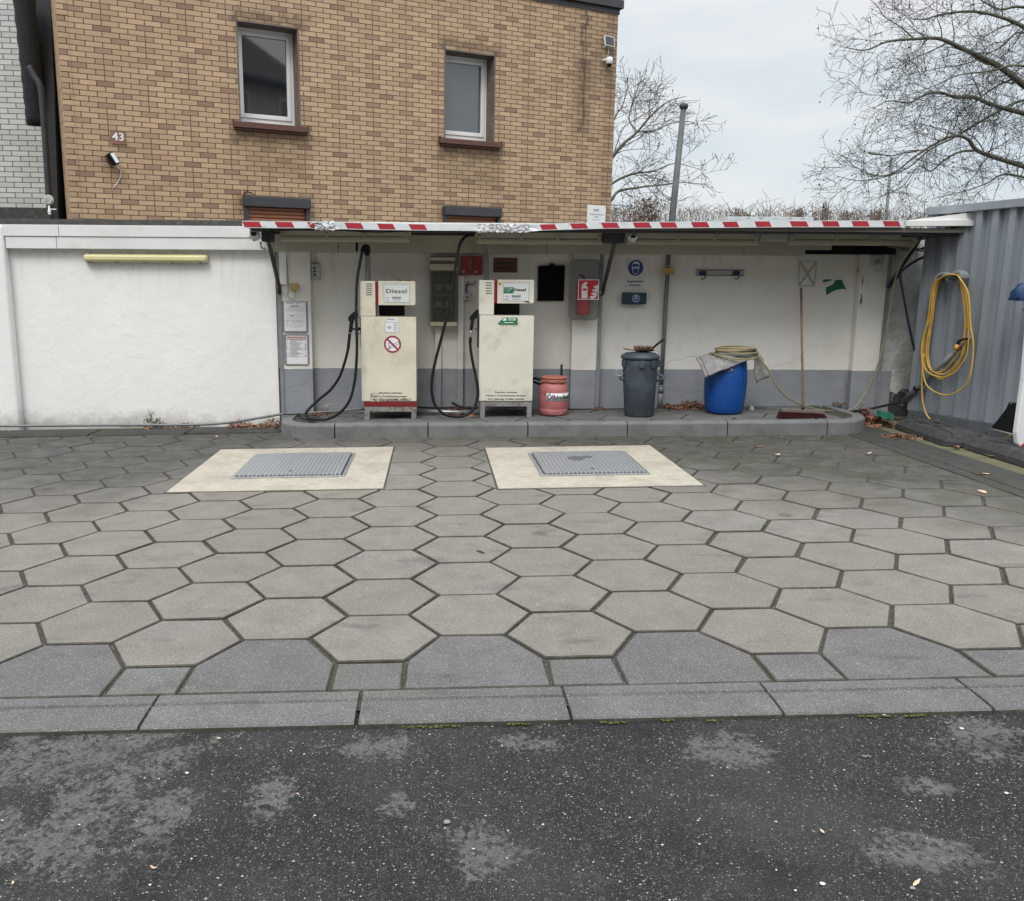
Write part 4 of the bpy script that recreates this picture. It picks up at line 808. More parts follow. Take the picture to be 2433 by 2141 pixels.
# fluorescent luminaires
def luminaire(x0, x1, clips, label, Y_=8.98, dz=0):
    t = thing('strip_light', label, 'strip light', (( x0+x1)/2, Y_, 1.93+dz), 'strip lights under the canopy')
    F_ = WY(Y_); m_ = MB(); m_.box(F_, x0, x1, 1.985+dz, 2.043, -.05, .03); m_.build('tray', M['fascia_cream'], t, .003)
    m_ = MB(); m_.rpoly(Fr((x0+.01, Y_, 1.965+dz), 90), -.045, .045, -.032, .032, .028, 0, 0.001, 4); m_.v = []; m_.f = []; m_.sm = []; m_.mi = []
    pr = rrect(-.04, .04, -.034, .030, .026, 4); k = len(pr)
    m_.add([Vector((x, Y_+a, 1.958+dz+b)) for x in (x0+.012, x1-.012) for a, b in pr], [tuple(range(k)), tuple(range(k, 2*k))[::-1]]+[(i, (i+1) % k, k+(i+1) % k, k+i) for i in range(k)]); m_.build('diffuser', M['lamp_clear'], t, .003)
    for c in clips: m_ = MB(); m_.box(F_, c-.012, c+.012, 1.972+dz, 2.01+dz, .03, .048); m_.build('clip', M['fascia_cream'], t, .002)
    return t
f9 = WY(8.98); gx = lambda z, x: f9.px(z, x, 150)[0]
luminaire(gx(6, 55), gx(6, 1088), [gx(6, q) for q in (90, 427, 716, 1047)], 'strip light under the canopy above the left diesel pump', dz=.005)
luminaire(gx(7, 497), gx(8, 322), [gx(7, 530), gx(7, 860), gx(7, 1147), gx(8, 275)], 'strip light under the canopy above the red oil binder canister', dz=-.005)
luminaire(gx(8, 480), gx('c', 745), [gx(8, 895), gx(8, 1185), gx('c', 720)], 'strip light under the canopy above the hook rail', dz=.0)
luminaire(gx('c', 935), gx('c', 1800), [gx('c', 960), gx('c', 1258), gx('c', 1500), gx('c', 1775)], 'strip light under the canopy above the broom, rightmost of the four', dz=.008)
f9 = WY(8.97); r_ = f9.rect('c', 752, 88, 928, 152); m_ = MB(); m_.box(f9, *r_, -.04, .05); m_.box(f9, r_[0]-.008, r_[1]+.008, r_[3]-.012, r_[3]+.004, -.04, .058); solo(m_, 'junction_box', M['box_grey'], 'cream junction box between the two right strip lights', 'junction box', bevel=.004)
# wrapped floodlights
def wrapped(z, x, y, rx, rz, Y_, label, seed):
    c = at(z, x, y, Y_); t = thing('wrapped_floodlight', label, 'floodlight', c-Vector((0, 0, rz)), 'foil wrapped floodlights at the strut heads'); rs = random.Random(seed)
    m_ = MB(); vs = []; nu, nv = 22, 12
    for j in range(nv+1):
        for i in range(nu):
            th = math.pi*j/nv; ph = 2*math.pi*i/nu; d = Vector((math.sin(th)*math.cos(ph), math.sin(th)*math.sin(ph), math.cos(th)))
            k = 1+.28*mnoise.noise(d*2.6+Vector((seed, 0, 0)))+.18*mnoise.noise(d*7)
            vs.append(c+Vector((d.x*rx*k, d.y*rx*.9*k, d.z*rz*k)))
    m_.add(vs, [(j*nu+i, j*nu+(i+1) % nu, (j+1)*nu+(i+1) % nu, (j+1)*nu+i) for j in range(nv) for i in range(nu)]); m_.build('foil_wrap', M['alu'], t)
    m_ = MB(); m_.box(Fr(c), -rx*.5, rx*.45, -rz*.15, rz*.45, .6*rx, rx*1.02); m_.build('glass', M['black'], t, .004)
    m_ = MB(); m_.tube([c+Vector((rx*.3, 0, rz*.4)), c+Vector((rx*.9, .02, rz*.9)), Vector((c.x+rx, c.y+.03, 2.044))], .01, 6); m_.build('bracket', M['steel_dark'], t)
wrapped('d', 490, 290, .052, .056, 8.74, 'foil wrapped floodlight hanging at the left end of the canopy', 3); wrapped(8, 542, 148, .045, .045, 8.74, 'foil wrapped floodlight at the middle strut of the canopy', 9)
m_ = MB(); m_.tube(pxc([('d', 590, 405, 8.74), ('d', 600, 450, 8.74), ('d', 610, 510, 8.73), ('d', 650, 530, 8.74), ('d', 690, 535, 8.74)], 6), [.008+.006*math.sin(i*.4)**2 for i in range(25)], 6, flat=.4); solo(m_, 'torn_tape', M['grey_paint'], 'torn grey tape dangling below the left canopy end', 'tape')
# light on the left wall
t = thing('wall_strip_light', 'long yellowed strip light on the white left wall', 'strip light', (-3.07, 9.5, 1.75))
r_ = FL.rect(5, 570, 302, 1440, 362, .08); m_ = MB(); m_.rpoly(FL, r_[0]+.005, r_[1]-.005, r_[2]+.004, r_[3]-.004, .02, 0, .045); m_.build('base', M['lamp_base'], t, .004)
m_ = MB(); m_.poly(FL, rrect(r_[0], r_[1], r_[2], r_[3], .03), .04, .095, rrect(r_[0]+.02, r_[1]-.02, r_[2]+.022, r_[3]-.022, .02)); m_.build('cover', M['yellow_lamp'], t, .01, 3)
for x in (615, 807, 1000, 1193, 1388):
    u = FL.px(5, x, 303, .05)[0]
    for v in (r_[3]-.004, r_[2]-.002): m_ = MB(); m_.box(FL, u-.014, u+.014, v-.006, v+.008, .02, .062); m_.build('clip', M['galv'], t, .002)

# ================================================================== PUMPS
def pump(z, label, cab, colm, strip, head, scr, legs, vents, zb, creme, red_base, Y_=8.905, dep=.40):
    F_ = WY(Y_); R = lambda q, n=0: F_.rect(z, *q, n)
    c = R(cab); t = thing('diesel_pump', label, 'fuel pump', ((c[0]+c[1])/2, Y_+dep/2, gz(c[0])+.14), 'diesel pumps on the island')
    m_ = MB(); m_.box(F_, c[0], c[1], c[2], c[3]-.006, -dep, -.012); m_.build('cabinet', creme, t, .006)
    m_ = MB(); m_.rpoly(F_, c[0]+.002, c[1]-.002, c[2]+.004, c[3], .014, -.011, .0, 4); m_.build('front_panel', creme, t, .005, 3)
    k = R(colm); m_ = MB(); m_.box(F_, k[0], k[1], c[3]+.003, k[3], -dep+.08, -.002); m_.build('column', creme, t, .008, 3)
    h = R(head); s_ = R(strip)
    m_ = MB(); m_.box(F_, k[1]+.001, s_[1]+.004, h[2]+.004, h[3]-.002, -dep+.10, -.006); m_.build('red_strip', M['pump_red'], t, .003)
    m_ = MB(); m_.poly(F_, rrect(s_[1]+.002, h[1], h[2], h[3], .018, 4, (0, 1, 1, 0)), -dep+.09, .0); hd = m_.build('display_head', creme, t, .006, 3)
    q = R(scr); m_ = MB(); m_.box(F_, q[0], q[1], q[2], q[3], .0, .0015); m_.build('screen', M['glass_scr'], t)
    m_ = MB()
    for a in ((q[0]-.006, q[0], q[2]-.004, q[3]+.004), (q[1], q[1]+.006, q[2]-.004, q[3]+.004), (q[0], q[1], q[3], q[3]+.004), (q[0], q[1], q[2]-.004, q[2])): m_.box(F_, *a, 0, .004)
    m_.build('screen_frame', M['box_grey'], t)
    m_ = MB()
    for y in vents[2]:
        a = R((vents[0], y-3.5, vents[1], y+3.5)); m_.box(F_, *a, -.0015, .0008)
    m_.build('vent_slots', M['ink_grey'], t)
    m_ = MB(); zt = c[3]+.0; m_.box(F_, k[1]+.02, h[1]-.12, zt+.001, h[2]-.0, -dep+.10, -.24); m_.build('neck_gap_shade', M['black'], t, .01)  # black stands for dark machinery and the shade in this gap
    base = c[2]
    if red_base: rb = R(red_base); m_ = MB(); m_.box(F_, rb[0], rb[1], rb[2], c[2]-.001, -dep, -.004); m_.build('red_skirt', M['pump_red'], t, .003); base = rb[2]
    zg = lambda x: gz(x)+.137
    m_ = MB(); l0 = R(legs[0]); l1 = R(legs[1])
    m_.box(F_, l0[0], l1[1], base-.055, base-.0, -.035, -.008); m_.box(F_, l0[0], l0[0]+.03, base-.055, base, -dep+.02, -.036); m_.box(F_, l1[1]-.03, l1[1], base-.055, base, -dep+.02, -.036); m_.box(F_, l0[0], l1[1], base-.055, base, -dep, -dep+.019); m_.build('base_frame', M['pump_base'], t, .002)
    for l in (l0, l1):
        for n0 in (-.045, -dep+.01):
            m_ = MB(); m_.box(F_, l[0], l[1]-.004, zg(l[0])-.003, base-.02, n0, n0+.04); m_.build('leg', M['grey_paint'] if not red_base else M['pump_base'], t, .002)
    m_ = MB(); m_.box(F_, c[0]-.012, c[0]-.0, c[2]+.55, c[3]-.02, -.20, -.10); m_.build('nozzle_cradle', M['black'], t, .003)
    return t, F_, R, c
P1 = pump(6, 'left diesel pump with red skirt and no smoking roundel on its cream front', (693, 775, 1132, 1448), (684, 493, 806, 775), (803, 493, 828, 685), (828, 493, 1124, 685), (876, 519, 1074, 660), ((720, 1490, 762, 1595), (1092, 1490, 1134, 1592)), (733, 781, [516+17*i for i in range(6)]), 0, M['cream'], (714, 1446, 1138, 1487))
P2 = pump(7, 'right diesel pump with green van sticker on its cream front', (527, 765, 958, 1445), (527, 485, 647, 766), (648, 485, 671, 672), (671, 482, 963, 671), (721, 507, 918, 647), ((537, 1450, 576, 1582), (907, 1450, 946, 1582)), (579, 627, [507, 528, 549, 570, 590]), 0, M['cream2'], None)
def lab(t, F_, R, z, name, mat, fn, n=.0016):
    m_ = MB(); fn(m_, lambda q, nn=n: R(q), lambda u, v, d: F_.P(u, v, n+d)); return m_.build(name, mat, t)
# pump 1 markings
t, F_, R, c = P1
def tx(m_, mp, R, s, x0, x1, y0, y1, bold=0, d=.0008): a = R((x0, y0, x1, y1)); m_.text(s, mp, a[0], a[1], a[2], a[3]-a[2], d, bold)
MP = lambda n: (lambda u, v, d: F_.P(u, v, n+d))
m_ = MB(); tx(m_, MP(.0016), R, 'Diesel', 893, 1052, 556, 588, .035); m_.build('lettering', M['ink_grey'], t)
m_ = MB(); a = R((938, 614, 1010, 637)); m_.box(F_, *a, .0016, .003); m_.build('counter_window', M['box_grey'], t)
m_ = MB()
for k in range(7): a = R((943+k*9.2, 619, 949+k*9.2, 633)); m_.box(F_, *a, .003, .0035)
for q in ((890, 624, 914, 629), (888, 647, 916, 652), (946, 648, 1003, 651)): m_.box(F_, *R(q), .0016, .0024)
m_.build('digits', M['ink_grey'], t)
m_ = MB(); a = R((884, 819, 998, 900)); m_.box(F_, *a, .0, .0012); m_.box(F_, *R((902, 788, 983, 816)), 0, .0012); m_.build('sticker', M['paper'], t)
m_ = MB(); ce = F_.px(6, 917, 860); 
for dx, dy in ((0, 1), (1, 0), (0, -1), (-1, 0)):
    cc = (ce[0]+dx*.0125, ce[1]+dy*.0125); r_ = .0115
    for e in range(4):
        a0, a1 = math.pi/2*e, math.pi/2*(e+1); m_.poly(F_, [(cc[0]+r_*math.cos(a0), cc[1]+r_*math.sin(a0)), (cc[0]+r_*math.cos(a1), cc[1]+r_*math.sin(a1)), (cc[0]+r_*.8*math.cos(a1), cc[1]+r_*.8*math.sin(a1)), (cc[0]+r_*.8*math.cos(a0), cc[1]+r_*.8*math.sin(a0))], .0012, .0018)
    m_.disc(F_, cc[0], cc[1], .0038, .0012, .0018, 8)
for k in range(8): m_.box(F_, *R((948, 828+k*8.2, 948+(42 if k % 3 else 30), 830.5+k*8.2)), .0012, .0017)
for q in ((884, 819, 998, 821), (884, 898, 998, 900), (884, 819, 886, 900), (996, 819, 998, 900)): m_.box(F_, *R(q), .0012, .0016)
m_.build('sticker_print', M['ink_grey'], t)
m_ = MB(); m_.box(F_, *R((905, 791, 915, 801)), .0012, .0018); m_.box(F_, *R((918, 793, 958, 797)), .0012, .0016); m_.box(F_, *R((918, 801, 975, 803)), .0012, .0016); m_.build('sticker_print', M['sign_blue'], t)
ce = F_.px(6, 942, 993); rr = (R((870, 993, 1012, 994))[1]-R((870, 993, 1012, 994))[0])/2
m_ = MB(); m_.disc(F_, ce[0], ce[1], rr*.99, 0, .0012, 32); m_.build('roundel_ground', M['sign_white'], t)
m_ = MB(); m_.ring(F_, ce[0], ce[1], rr*.76, rr*.97, .0012, .0022, 36)
d_ = rr*.80; o_ = rr*.075; k = math.sqrt(.5); m_.poly(F_, [(ce[0]-d_*k-o_, ce[1]+d_*k-o_), (ce[0]-d_*k+o_, ce[1]+d_*k+o_), (ce[0]+d_*k+o_, ce[1]-d_*k+o_), (ce[0]+d_*k-o_, ce[1]-d_*k-o_)], .0014, .0024); m_.build('roundel_red', M['maroon'], t)
m_ = MB()
def rotbox(m_, F_, cx_, cy_, L, w_, ang, n0, n1): 
    ca, sa = math.cos(ang), math.sin(ang); m_.poly(F_, [(cx_+x*ca-y*sa, cy_+x*sa+y*ca) for x, y in ((-L/2, -w_/2), (L/2, -w_/2), (L/2, w_/2), (-L/2, w_/2))], n0, n1)
an = math.radians(28); rotbox(m_, F_, ce[0]+rr*.16, ce[1]+rr*.02, rr*1.1, rr*.045, an, .0012, .0021); rotbox(m_, F_, ce[0]+rr*.24, ce[1]-rr*.17, rr*1.1, rr*.045, an, .0012, .0021)
rotbox(m_, F_, ce[0]+rr*.69, ce[1]+rr*.19, rr*.045, rr*.24, an, .0012, .0021); rotbox(m_, F_, ce[0]-rr*.31, ce[1]-rr*.36, rr*.045, rr*.24, an, .0012, .0021)
for x in (-.5, -.38): 
    pts = [F_.P(ce[0]+rr*(x+.1*math.sin(q_*1.7)+.02*q_), ce[1]+rr*(-.5+q_*.17), .0018) for q_ in range(6)]; m_.tube(crv(pts, 4), .0016, 4)
for x in (-.42, -.3): rotbox(m_, F_, ce[0]+rr*x, ce[1]-rr*.5, rr*.04, rr*.22, -.2, .0012, .0021)
m_.build('roundel_symbol', M['ink'], t)
m_ = MB(); m_.box(F_, *R((765, 1375, 850, 1446)), 0, .0007); m_.box(F_, *R((850, 1418, 1092, 1441)), 0, .0008); m_.build('worn_sticker', simple('worn_sticker', (.60, .55, .45), .5, var=.1, scale=20, dirt=(.33, .22, .16), dscale=22, dlo=.48, dhi=.6), t)
m_ = MB(); tx(m_, MP(.0009), R, 'Rauchen verboten', 842, 1015, 1371, 1384, .02); tx(m_, MP(.0009), R, 'Motor u. Fremdheizung abste', 772, 1052, 1398, 1411, .02); tx(m_, MP(.0010), R, 'Nur zulässige Gefäße befüllen', 788, 1075, 1425, 1438, .02); m_.build('lettering', M['ink'], t)
m_ = MB(); rs = random.Random(6)
for q_ in range(14):
    a, b = F_.px(6, rs.choice((740, 1050, 760, 1065))+rs.uniform(-14, 14), 860+rs.uniform(-25, 60)); m_.disc(F_, a, b, rs.uniform(.003, .009), 0.0, .0004, 9, rs.uniform(.004, .01))
m_.build('scuffs', simple('scuffs', (.60, .53, .40), .5), t)
# leaves lying on the pump head and conduit
def conduit(t, z, x0, x1, ytop, ybot, Y_, smooth, elbow):
    c0 = at(z, (x0+x1)/2, ybot, Y_); c1 = at(z, (x0+x1)/2, ytop, Y_); r = (x1-x0)/2/ZM[z][2]/FOC*Y_
    m_ = MB(); n_ = 26; pr = []
    for k in range(n_): z_ = (c1.z-c0.z)*k/n_; d = (c1.z-c0.z)/n_; pr += [(r*.82, z_), (r, z_+d*.3), (r, z_+d*.65), (r*.82, z_+d*.95)]
    m_.lathe(c0, pr, 16, lean=((c1.x-c0.x)/(c1.z-c0.z), 0)); m_.build('corrugated_conduit', M['pipe_grey'], t)
    if smooth: m_ = MB(); m_.tube(pxc(smooth), r*.72, 12); m_.build('conduit_pipe', M['pipe_grey'], t)
    if elbow: m_ = MB(); m_.tube(pxc(elbow), r*.95, 12); m_.build('hose_elbow', M['black'], t)
conduit(t, 6, 723, 768, 305, 492, 9.0, [(6, 744, 308, 9.0), (6, 742, 270, 9.0), (6, 740, 235, 9.0)], [(6, 738, 290, 9.0), (6, 745, 245, 8.99), (6, 735, 222, 8.96), (6, 715, 235, 8.93), (6, 708, 262, 8.92)])
hose1 = [(6, 722, 226, 8.94), (6, 705, 250, 8.91), (6, 682, 360, 8.88), (6, 662, 480, 8.86), (6, 656, 620, 8.84), (6, 655, 800, 8.82), (6, 660, 950, 8.80), (6, 657, 1120, 8.79), (6, 640, 1300, 8.78), (6, 600, 1440, 8.77), (6, 530, 1530, 8.78), (6, 440, 1582, 8.80), (6, 350, 1590, 8.82), (6, 275, 1575, 8.86), (6, 255, 1545, 8.93), (6, 290, 1495, 9.0), (6, 365, 1425, 9.03), (6, 450, 1355, 9.03), (6, 520, 1255, 9.0), (6, 562, 1140, 8.97), (6, 588, 1040, 8.95), (6, 596, 980, 8.94)]
m_ = MB(); m_.tube(pxc(hose1), .0145, 10); m_.build('hose', M['rubber'], t)
def nozzle(t, z, P, Y_):
    G_ = WY(Y_+.018); m_ = MB(); m_.poly(G_, [G_.px(z, *p, .018) for p in P['grip']][::-1], 0, .036); nz = m_.build('nozzle', M['black'], t, .006, 3)
    m_ = MB(); m_.tube(pxc([(z, *p, Y_) for p in P['guard']], 5), .0045, 6); m_.build('trigger_guard', M['black'], nz)
    m_ = MB(); m_.tube(pxc([(z, *p, Y_) for p in P['swivel']], 4), .015, 12); m_.build('swivel', M['galv'], nz)
    m_ = MB(); m_.tube(pxc([(z, *p, Y_+.03) for p in P['spout']], 5), .011, 8); m_.build('spout', M['galv'], nz)
    m_ = MB(); m_.tube(pxc([(z, *p, Y_) for p in P['cuff']], 4), .0165, 10); m_.build('cuff', M['rubber'], nz)
nozzle(t, 6, dict(grip=[(591, 780), (612, 755), (640, 734), (672, 745), (668, 775), (640, 798), (631, 830), (623, 900), (593, 900), (600, 840), (603, 812), (591, 808)], guard=[(640, 765), (680, 785), (688, 830), (688, 900), (665, 912), (640, 910)], swivel=[(605, 905), (606, 885)], spout=[(655, 748), (675, 700), (690, 670)], cuff=[(592, 1015), (598, 960), (603, 908)]), 8.93)
m_ = MB(); m_.box(F_, *R((625, 866, 672, 880)), -.02, -.0); m_.box(F_, *R((668, 860, 692, 885)), -.04, .0); m_.build('holster', M['black'], t)
# pump 2 markings
t, F_, R, c = P2
m_ = MB(); tx(m_, MP(.0016), R, 'Diesel', 801, 895, 551, 572, .045); m_.build('lettering', M['ink'], t)
m_ = MB(); m_.box(F_, *R((785, 603, 857, 625)), .0016, .003); m_.build('counter_window', M['box_grey'], t)
m_ = MB()
for k in range(7): m_.box(F_, *R((789+k*9.5, 606, 796+k*9.5, 621)), .003, .0035)
for q in ((736, 611, 759, 616), (727, 633, 762, 638), (790, 636, 848, 639)): m_.box(F_, *R(q), .0016, .0024)
m_.build('digits', M['ink_grey'], t)
m_ = MB(); m_.box(F_, *R((722, 541, 800, 590)), .0016, .0026); m_.build('sticker', M['green'], t)
m_ = MB(); m_.box(F_, *R((730, 547, 795, 551)), .0026, .003); m_.box(F_, *R((724, 564, 760, 567)), .0026, .003); m_.poly(F_, [F_.px(7, 780, 552), F_.px(7, 792, 552), F_.px(7, 770, 566), F_.px(7, 755, 568)], .0026, .003); m_.box(F_, *R((745, 575, 772, 578)), .0026, .003); m_.build('sticker_print', M['box_grey'], t)
m_ = MB(); a = F_.px(7, 692, 515); m_.disc(F_, a[0], a[1], .0165, 0, .0012, 20); m_.build('sticker', M['tag_yellow'], t)
m_ = MB(); m_.box(F_, *R((684, 512, 700, 515)), .0012, .0018); m_.box(F_, *R((686, 519, 698, 521)), .0012, .0018); m_.build('sticker_print', M['ink_grey'], t)
m_ = MB(); m_.poly(F_, [F_.px(7, 862, 648), F_.px(7, 915, 648), F_.px(7, 931, 668)], .0, .003); m_.build('torn_film', M['window_dark'], t)
V = lambda L: [F_.px(7, x, y) for x, y in L]
m_ = MB(); m_.poly(F_, V([(678, 822), (683, 812), (703, 803), (716, 786), (726, 782), (828, 782), (832, 788), (833, 838), (824, 842), (685, 840), (678, 834)]), 0, .0012); m_.build('van_sticker', M['green'], t)
m_ = MB(); m_.poly(F_, V([(722, 788), (745, 788), (745, 806), (712, 806)]), .0012, .0018)
for q in ((760, 786, 816, 804), (722, 819, 800, 824), (684, 815, 694, 821)): m_.box(F_, *R(q), .0012, .0017)
for x in (707, 806): a = F_.px(7, x, 839); m_.disc(F_, a[0], a[1], .0095, .0012, .002, 14)
m_.build('van_detail', M['sign_white'], t)
m_ = MB()
for x in (707, 806): a = F_.px(7, x, 839); m_.ring(F_, a[0], a[1], .007, .0125, .002, .003, 16)
m_.text('HK LANG', MP(.0018), *[R((764, 788, 812, 800))[i] for i in (0, 1)], R((764, 788, 812, 800))[2]+.002, .007, .0004) if False else None
m_.build('van_wheels', M['ink'], t)
m_ = MB(); m_.box(F_, *R((762, 789, 813, 792)), .0017, .0022); m_.box(F_, *R((766, 796, 806, 801)), .0017, .0022); m_.build('van_print', M['green'], t)
m_ = MB()
for q in ((577, 1357, 908, 1359), (577, 1438, 908, 1440), (577, 1357, 579, 1440), (906, 1357, 908, 1440)): m_.box(F_, *R(q), 0, .0006)
m_.build('sticker_edge', M['box_beige'], t)
m_ = MB(); tx(m_, MP(.0002), R, 'Rauchen verboten', 655, 828, 1366, 1379, .02); tx(m_, MP(.0002), R, 'Motor u. Fremdheizung abstellen', 586, 897, 1392, 1405, .02); tx(m_, MP(.0002), R, 'Nur zulässige Gefäße befüllen', 599, 884, 1419, 1432, .02); m_.build('lettering', M['ink'], t)
conduit(t, 7, 561, 605, 285, 484, 9.05, [(7, 583, 290, 9.05), (7, 580, 255, 9.05), (7, 565, 225, 9.03), (7, 545, 203, 9.0), (7, 540, 180, 8.99)], None)
m_ = MB(); m_.tube(pxc([(7, 480, 132, 8.78), (7, 445, 133, 8.77), (7, 410, 150, 8.76), (7, 375, 205, 8.75), (7, 350, 320, 8.74), (7, 318, 520, 8.74), (7, 280, 740, 8.74), (7, 232, 930, 8.75), (7, 185, 1110, 8.76), (7, 156, 1250, 8.77), (7, 152, 1370, 8.78), (7, 180, 1475, 8.79), (7, 245, 1542, 8.80), (7, 330, 1567, 8.82), (7, 405, 1560, 8.84), (7, 465, 1525, 8.86), (7, 503, 1460, 8.88), (7, 518, 1370, 8.89), (7, 505, 1265, 8.9), (7, 480, 1150, 8.92), (7, 460, 1030, 8.93), (7, 458, 950, 8.93)]), .0145, 10); m_.build('hose', M['rubber'], t)
nozzle(t, 7, dict(grip=[(452, 778), (470, 757), (512, 716), (528, 722), (528, 760), (505, 785), (488, 800), (484, 835), (476, 884), (450, 884), (459, 830), (464, 806), (452, 803)], guard=[(500, 765), (520, 790), (524, 840), (520, 880), (492, 868)], swivel=[(458, 940), (463, 880)], spout=[(518, 733), (530, 715), (540, 705)], cuff=[(457, 985), (458, 960), (459, 938)]), 8.93)

# ================================================================== THINGS ON THE WALL
def wbox(fr, z, q, d0, d1): return fr.rect(z, *q, d1), d0, d1
def notice(lab_, q, pq, Y_, seed, red):
    t = thing('notice_holder', lab_, 'notice', FP.P(*FP.px('n', (q[0]+q[2])/2, q[3]), 0), 'notices on the white pier')
    a = FP.rect('n', *q); c = .02; m_ = MB(); m_.poly(FP, [(a[0]+c, a[2]), (a[1]-c, a[2]), (a[1], a[2]+c), (a[1], a[3]), (a[0], a[3]), (a[0], a[2]+c)], 0, .006); m_.build('frame', M['grey_paint'], t, .001)
    b = FP.rect('n', *pq); m_ = MB(); m_.box(FP, *b, .006, .0072); m_.build('paper', M['paper'], t)
    rs = random.Random(seed); W_ = b[1]-b[0]; H_ = b[3]-b[2]; pr = MB(); cp = MB(); n0, n1 = .0072, .0077
    X = lambda u: b[0]+W_*u; Yv = lambda v: b[3]-H_*v
    if not red:
        for q_ in (.03, .2, .5): pr.box(FP, X(.07+q_), X(.07+q_+.15), Yv(.045), Yv(.03), n0, n1)
        pr.box(FP, X(.3), X(.68), Yv(.15), Yv(.12), n0, n1)
        for v in (.20, .25, .305, .425, .51, .58, .655, .70): cp.box(FP, X(.06), X(.93), Yv(v+.008), Yv(v), n0, n1)
        for v in (.18, .27, .46, .54, .62, .635, .67, .74, .78, .80, .84, .86):
            x_ = .07
            while x_ < .85: l = rs.uniform(.05, .2); pr.box(FP, X(x_), X(min(.92, x_+l)), Yv(v+.006), Yv(v), n0, n1) if rs.random() < .75 else None; x_ += l+.04
        pr.box(FP, X(.28), X(.42), Yv(.485), Yv(.45), n0, n1)
    else:
        for v, h_ in ((.03, .03), (.075, .018), (.115, .02), (.265, .006), (.49, .008), (.62, .006), (.735, .006)): cp.box(FP, X(.02), X(.98), Yv(v+h_), Yv(v), n0, n1)
        v = .15
        while v < .75:
            pr.box(FP, X(.17), X(.17+rs.uniform(.3, .65)), Yv(v+.007), Yv(v), n0, n1); v += .019
        for v in (.17, .22): pr.disc(FP, X(.07), Yv(v), .0035, n0, n1, 8)
        for v, r_ in ((.17, .004), (.22, .003), (.325, .008), (.40, .008), (.47, .008), (.57, .004), (.70, .008)): pr.disc(FP, X(.92), Yv(v), r_, n0, n1, 12)
        for v in (.33, .39, .44, .57): pr.box(FP, X(.04), X(.10), Yv(v+.02), Yv(v), n0, n1)
        for a_ in ((.04, .12, .66, .67), (.04, .12, .71, .72), (.04, .055, .66, .72), (.105, .12, .66, .72)): pr.box(FP, X(a_[0]), X(a_[1]), Yv(a_[3]), Yv(a_[2]), n0, n1)
    pr.build('fine_print', M['ink_grey'], t); cp.build('ruled_lines', M['maroon'] if red else M['paper_cream'], t)
notice('upper framed notice with tan ruled lines on the white pier', (102, 148, 645, 830), (142, 165, 605, 778), 0, 1, False)
notice('lower framed notice with red header on the white pier', (128, 848, 672, 1518), (190, 880, 632, 1482), 0, 2, True)
t = thing('emergency_switch', 'small mustard push button box on the white pier above the notices', 'switch', FP.P(*FP.px('d', 1190, 1285), 0))
a = FP.rect('d', 1115, 1150, 1258, 1280, .04); m_ = MB(); m_.rpoly(FP, *a, .006, 0, .04); m_.build('housing', M['box_mustard'], t, .003)
m_ = MB(); b = FP.px('d', 1172, 1212, .05); m_.disc(FP, b[0], b[1], .010, .04, .052, 16); m_.build('button', M['box_grey'], t, .002)
m_ = MB(); m_.tube([FP.P(*FP.px('d', x, y, .02), .02) for x, y in ((1215, 1285), (1222, 1330))]+[FP.P(*FP.px('d', x, y, .008), .008) for x, y in ((1205, 1400), (1165, 1445), (1110, 1430), (1078, 1380), (1072, 1340))], .003, 6); m_.tube([FP.P(*FP.px('d', x, y, .006), .006) for x, y in ((1078, 1340), (1085, 1100), (1060, 800), (1040, 600))], .004, 6); m_.build('cable', M['box_grey'], t)
t = thing('push_button_box', 'grey control box with three round black buttons beside the white pier', 'switch', FB.P(*FB.px('d', 1580, 1080), 0))
a = FB.rect('d', 1497, 800, 1650, 1080, .05); m_ = MB(); m_.box(FB, *a, 0, .05); m_.build('housing', M['box_grey'], t, .004)
for y in (877, 938, 998): m_ = MB(); b = FB.px('d', 1555, y, .055); m_.disc(FB, b[0], b[1], .011, .05, .057, 16); m_.build('button', M['black'], t, .001)
m_ = MB(); u = (a[0]+a[1])/2; m_.tube([FB.P(u, a[3]-.005, .02), FB.P(u, a[3]+.03, .02)], .007, 8); m_.tube([FB.P(u, a[3]+.03, .02), FB.P(u, 1.86, .02)], .004, 6); m_.build('cable', M['box_grey'], t)
# fuse cabinet on its two ducts
t = thing('fuse_cabinet', 'tall beige fuse cabinet with smoked window between the pumps', 'fuse box', FB.P(*FB.px(7, 245, 850), 0))
a = FB.rect(7, 138, 296, 355, 850, .14); Rb = lambda x0, y0, x1, y1, d=.14: FB.rect(7, x0, y0, x1, y1, d)
m_ = MB(); m_.box(FB, a[0], a[1], a[2], a[3], 0, .13); m_.build('housing', simple('cabinet_body', (.12, .115, .085), .5, var=.1), t, .006)
m_ = MB(); m_.box(FB, *Rb(139, 303, 355, 330), .13, .145); m_.box(FB, *Rb(139, 357, 355, 408), .13, .145); m_.box(FB, *Rb(140, 816, 355, 850), .13, .15); m_.build('beige_trim', M['box_beige'], t, .004)
m_ = MB(); m_.box(FB, *Rb(158, 418, 338, 812), .13, .138); m_.build('smoked_window', M['window_dark'], t)
m_ = MB()
for y in (520, 600, 690): m_.box(FB, *Rb(165, y, 325, y+9), .138, .1395)
for x in (178, 262): 
    for y in (528, 650): m_.box(FB, *Rb(x, y, x+48, y+38), .138, .140)
m_.build('breakers', simple('breaker_grey', (.10, .10, .08), .4), t)
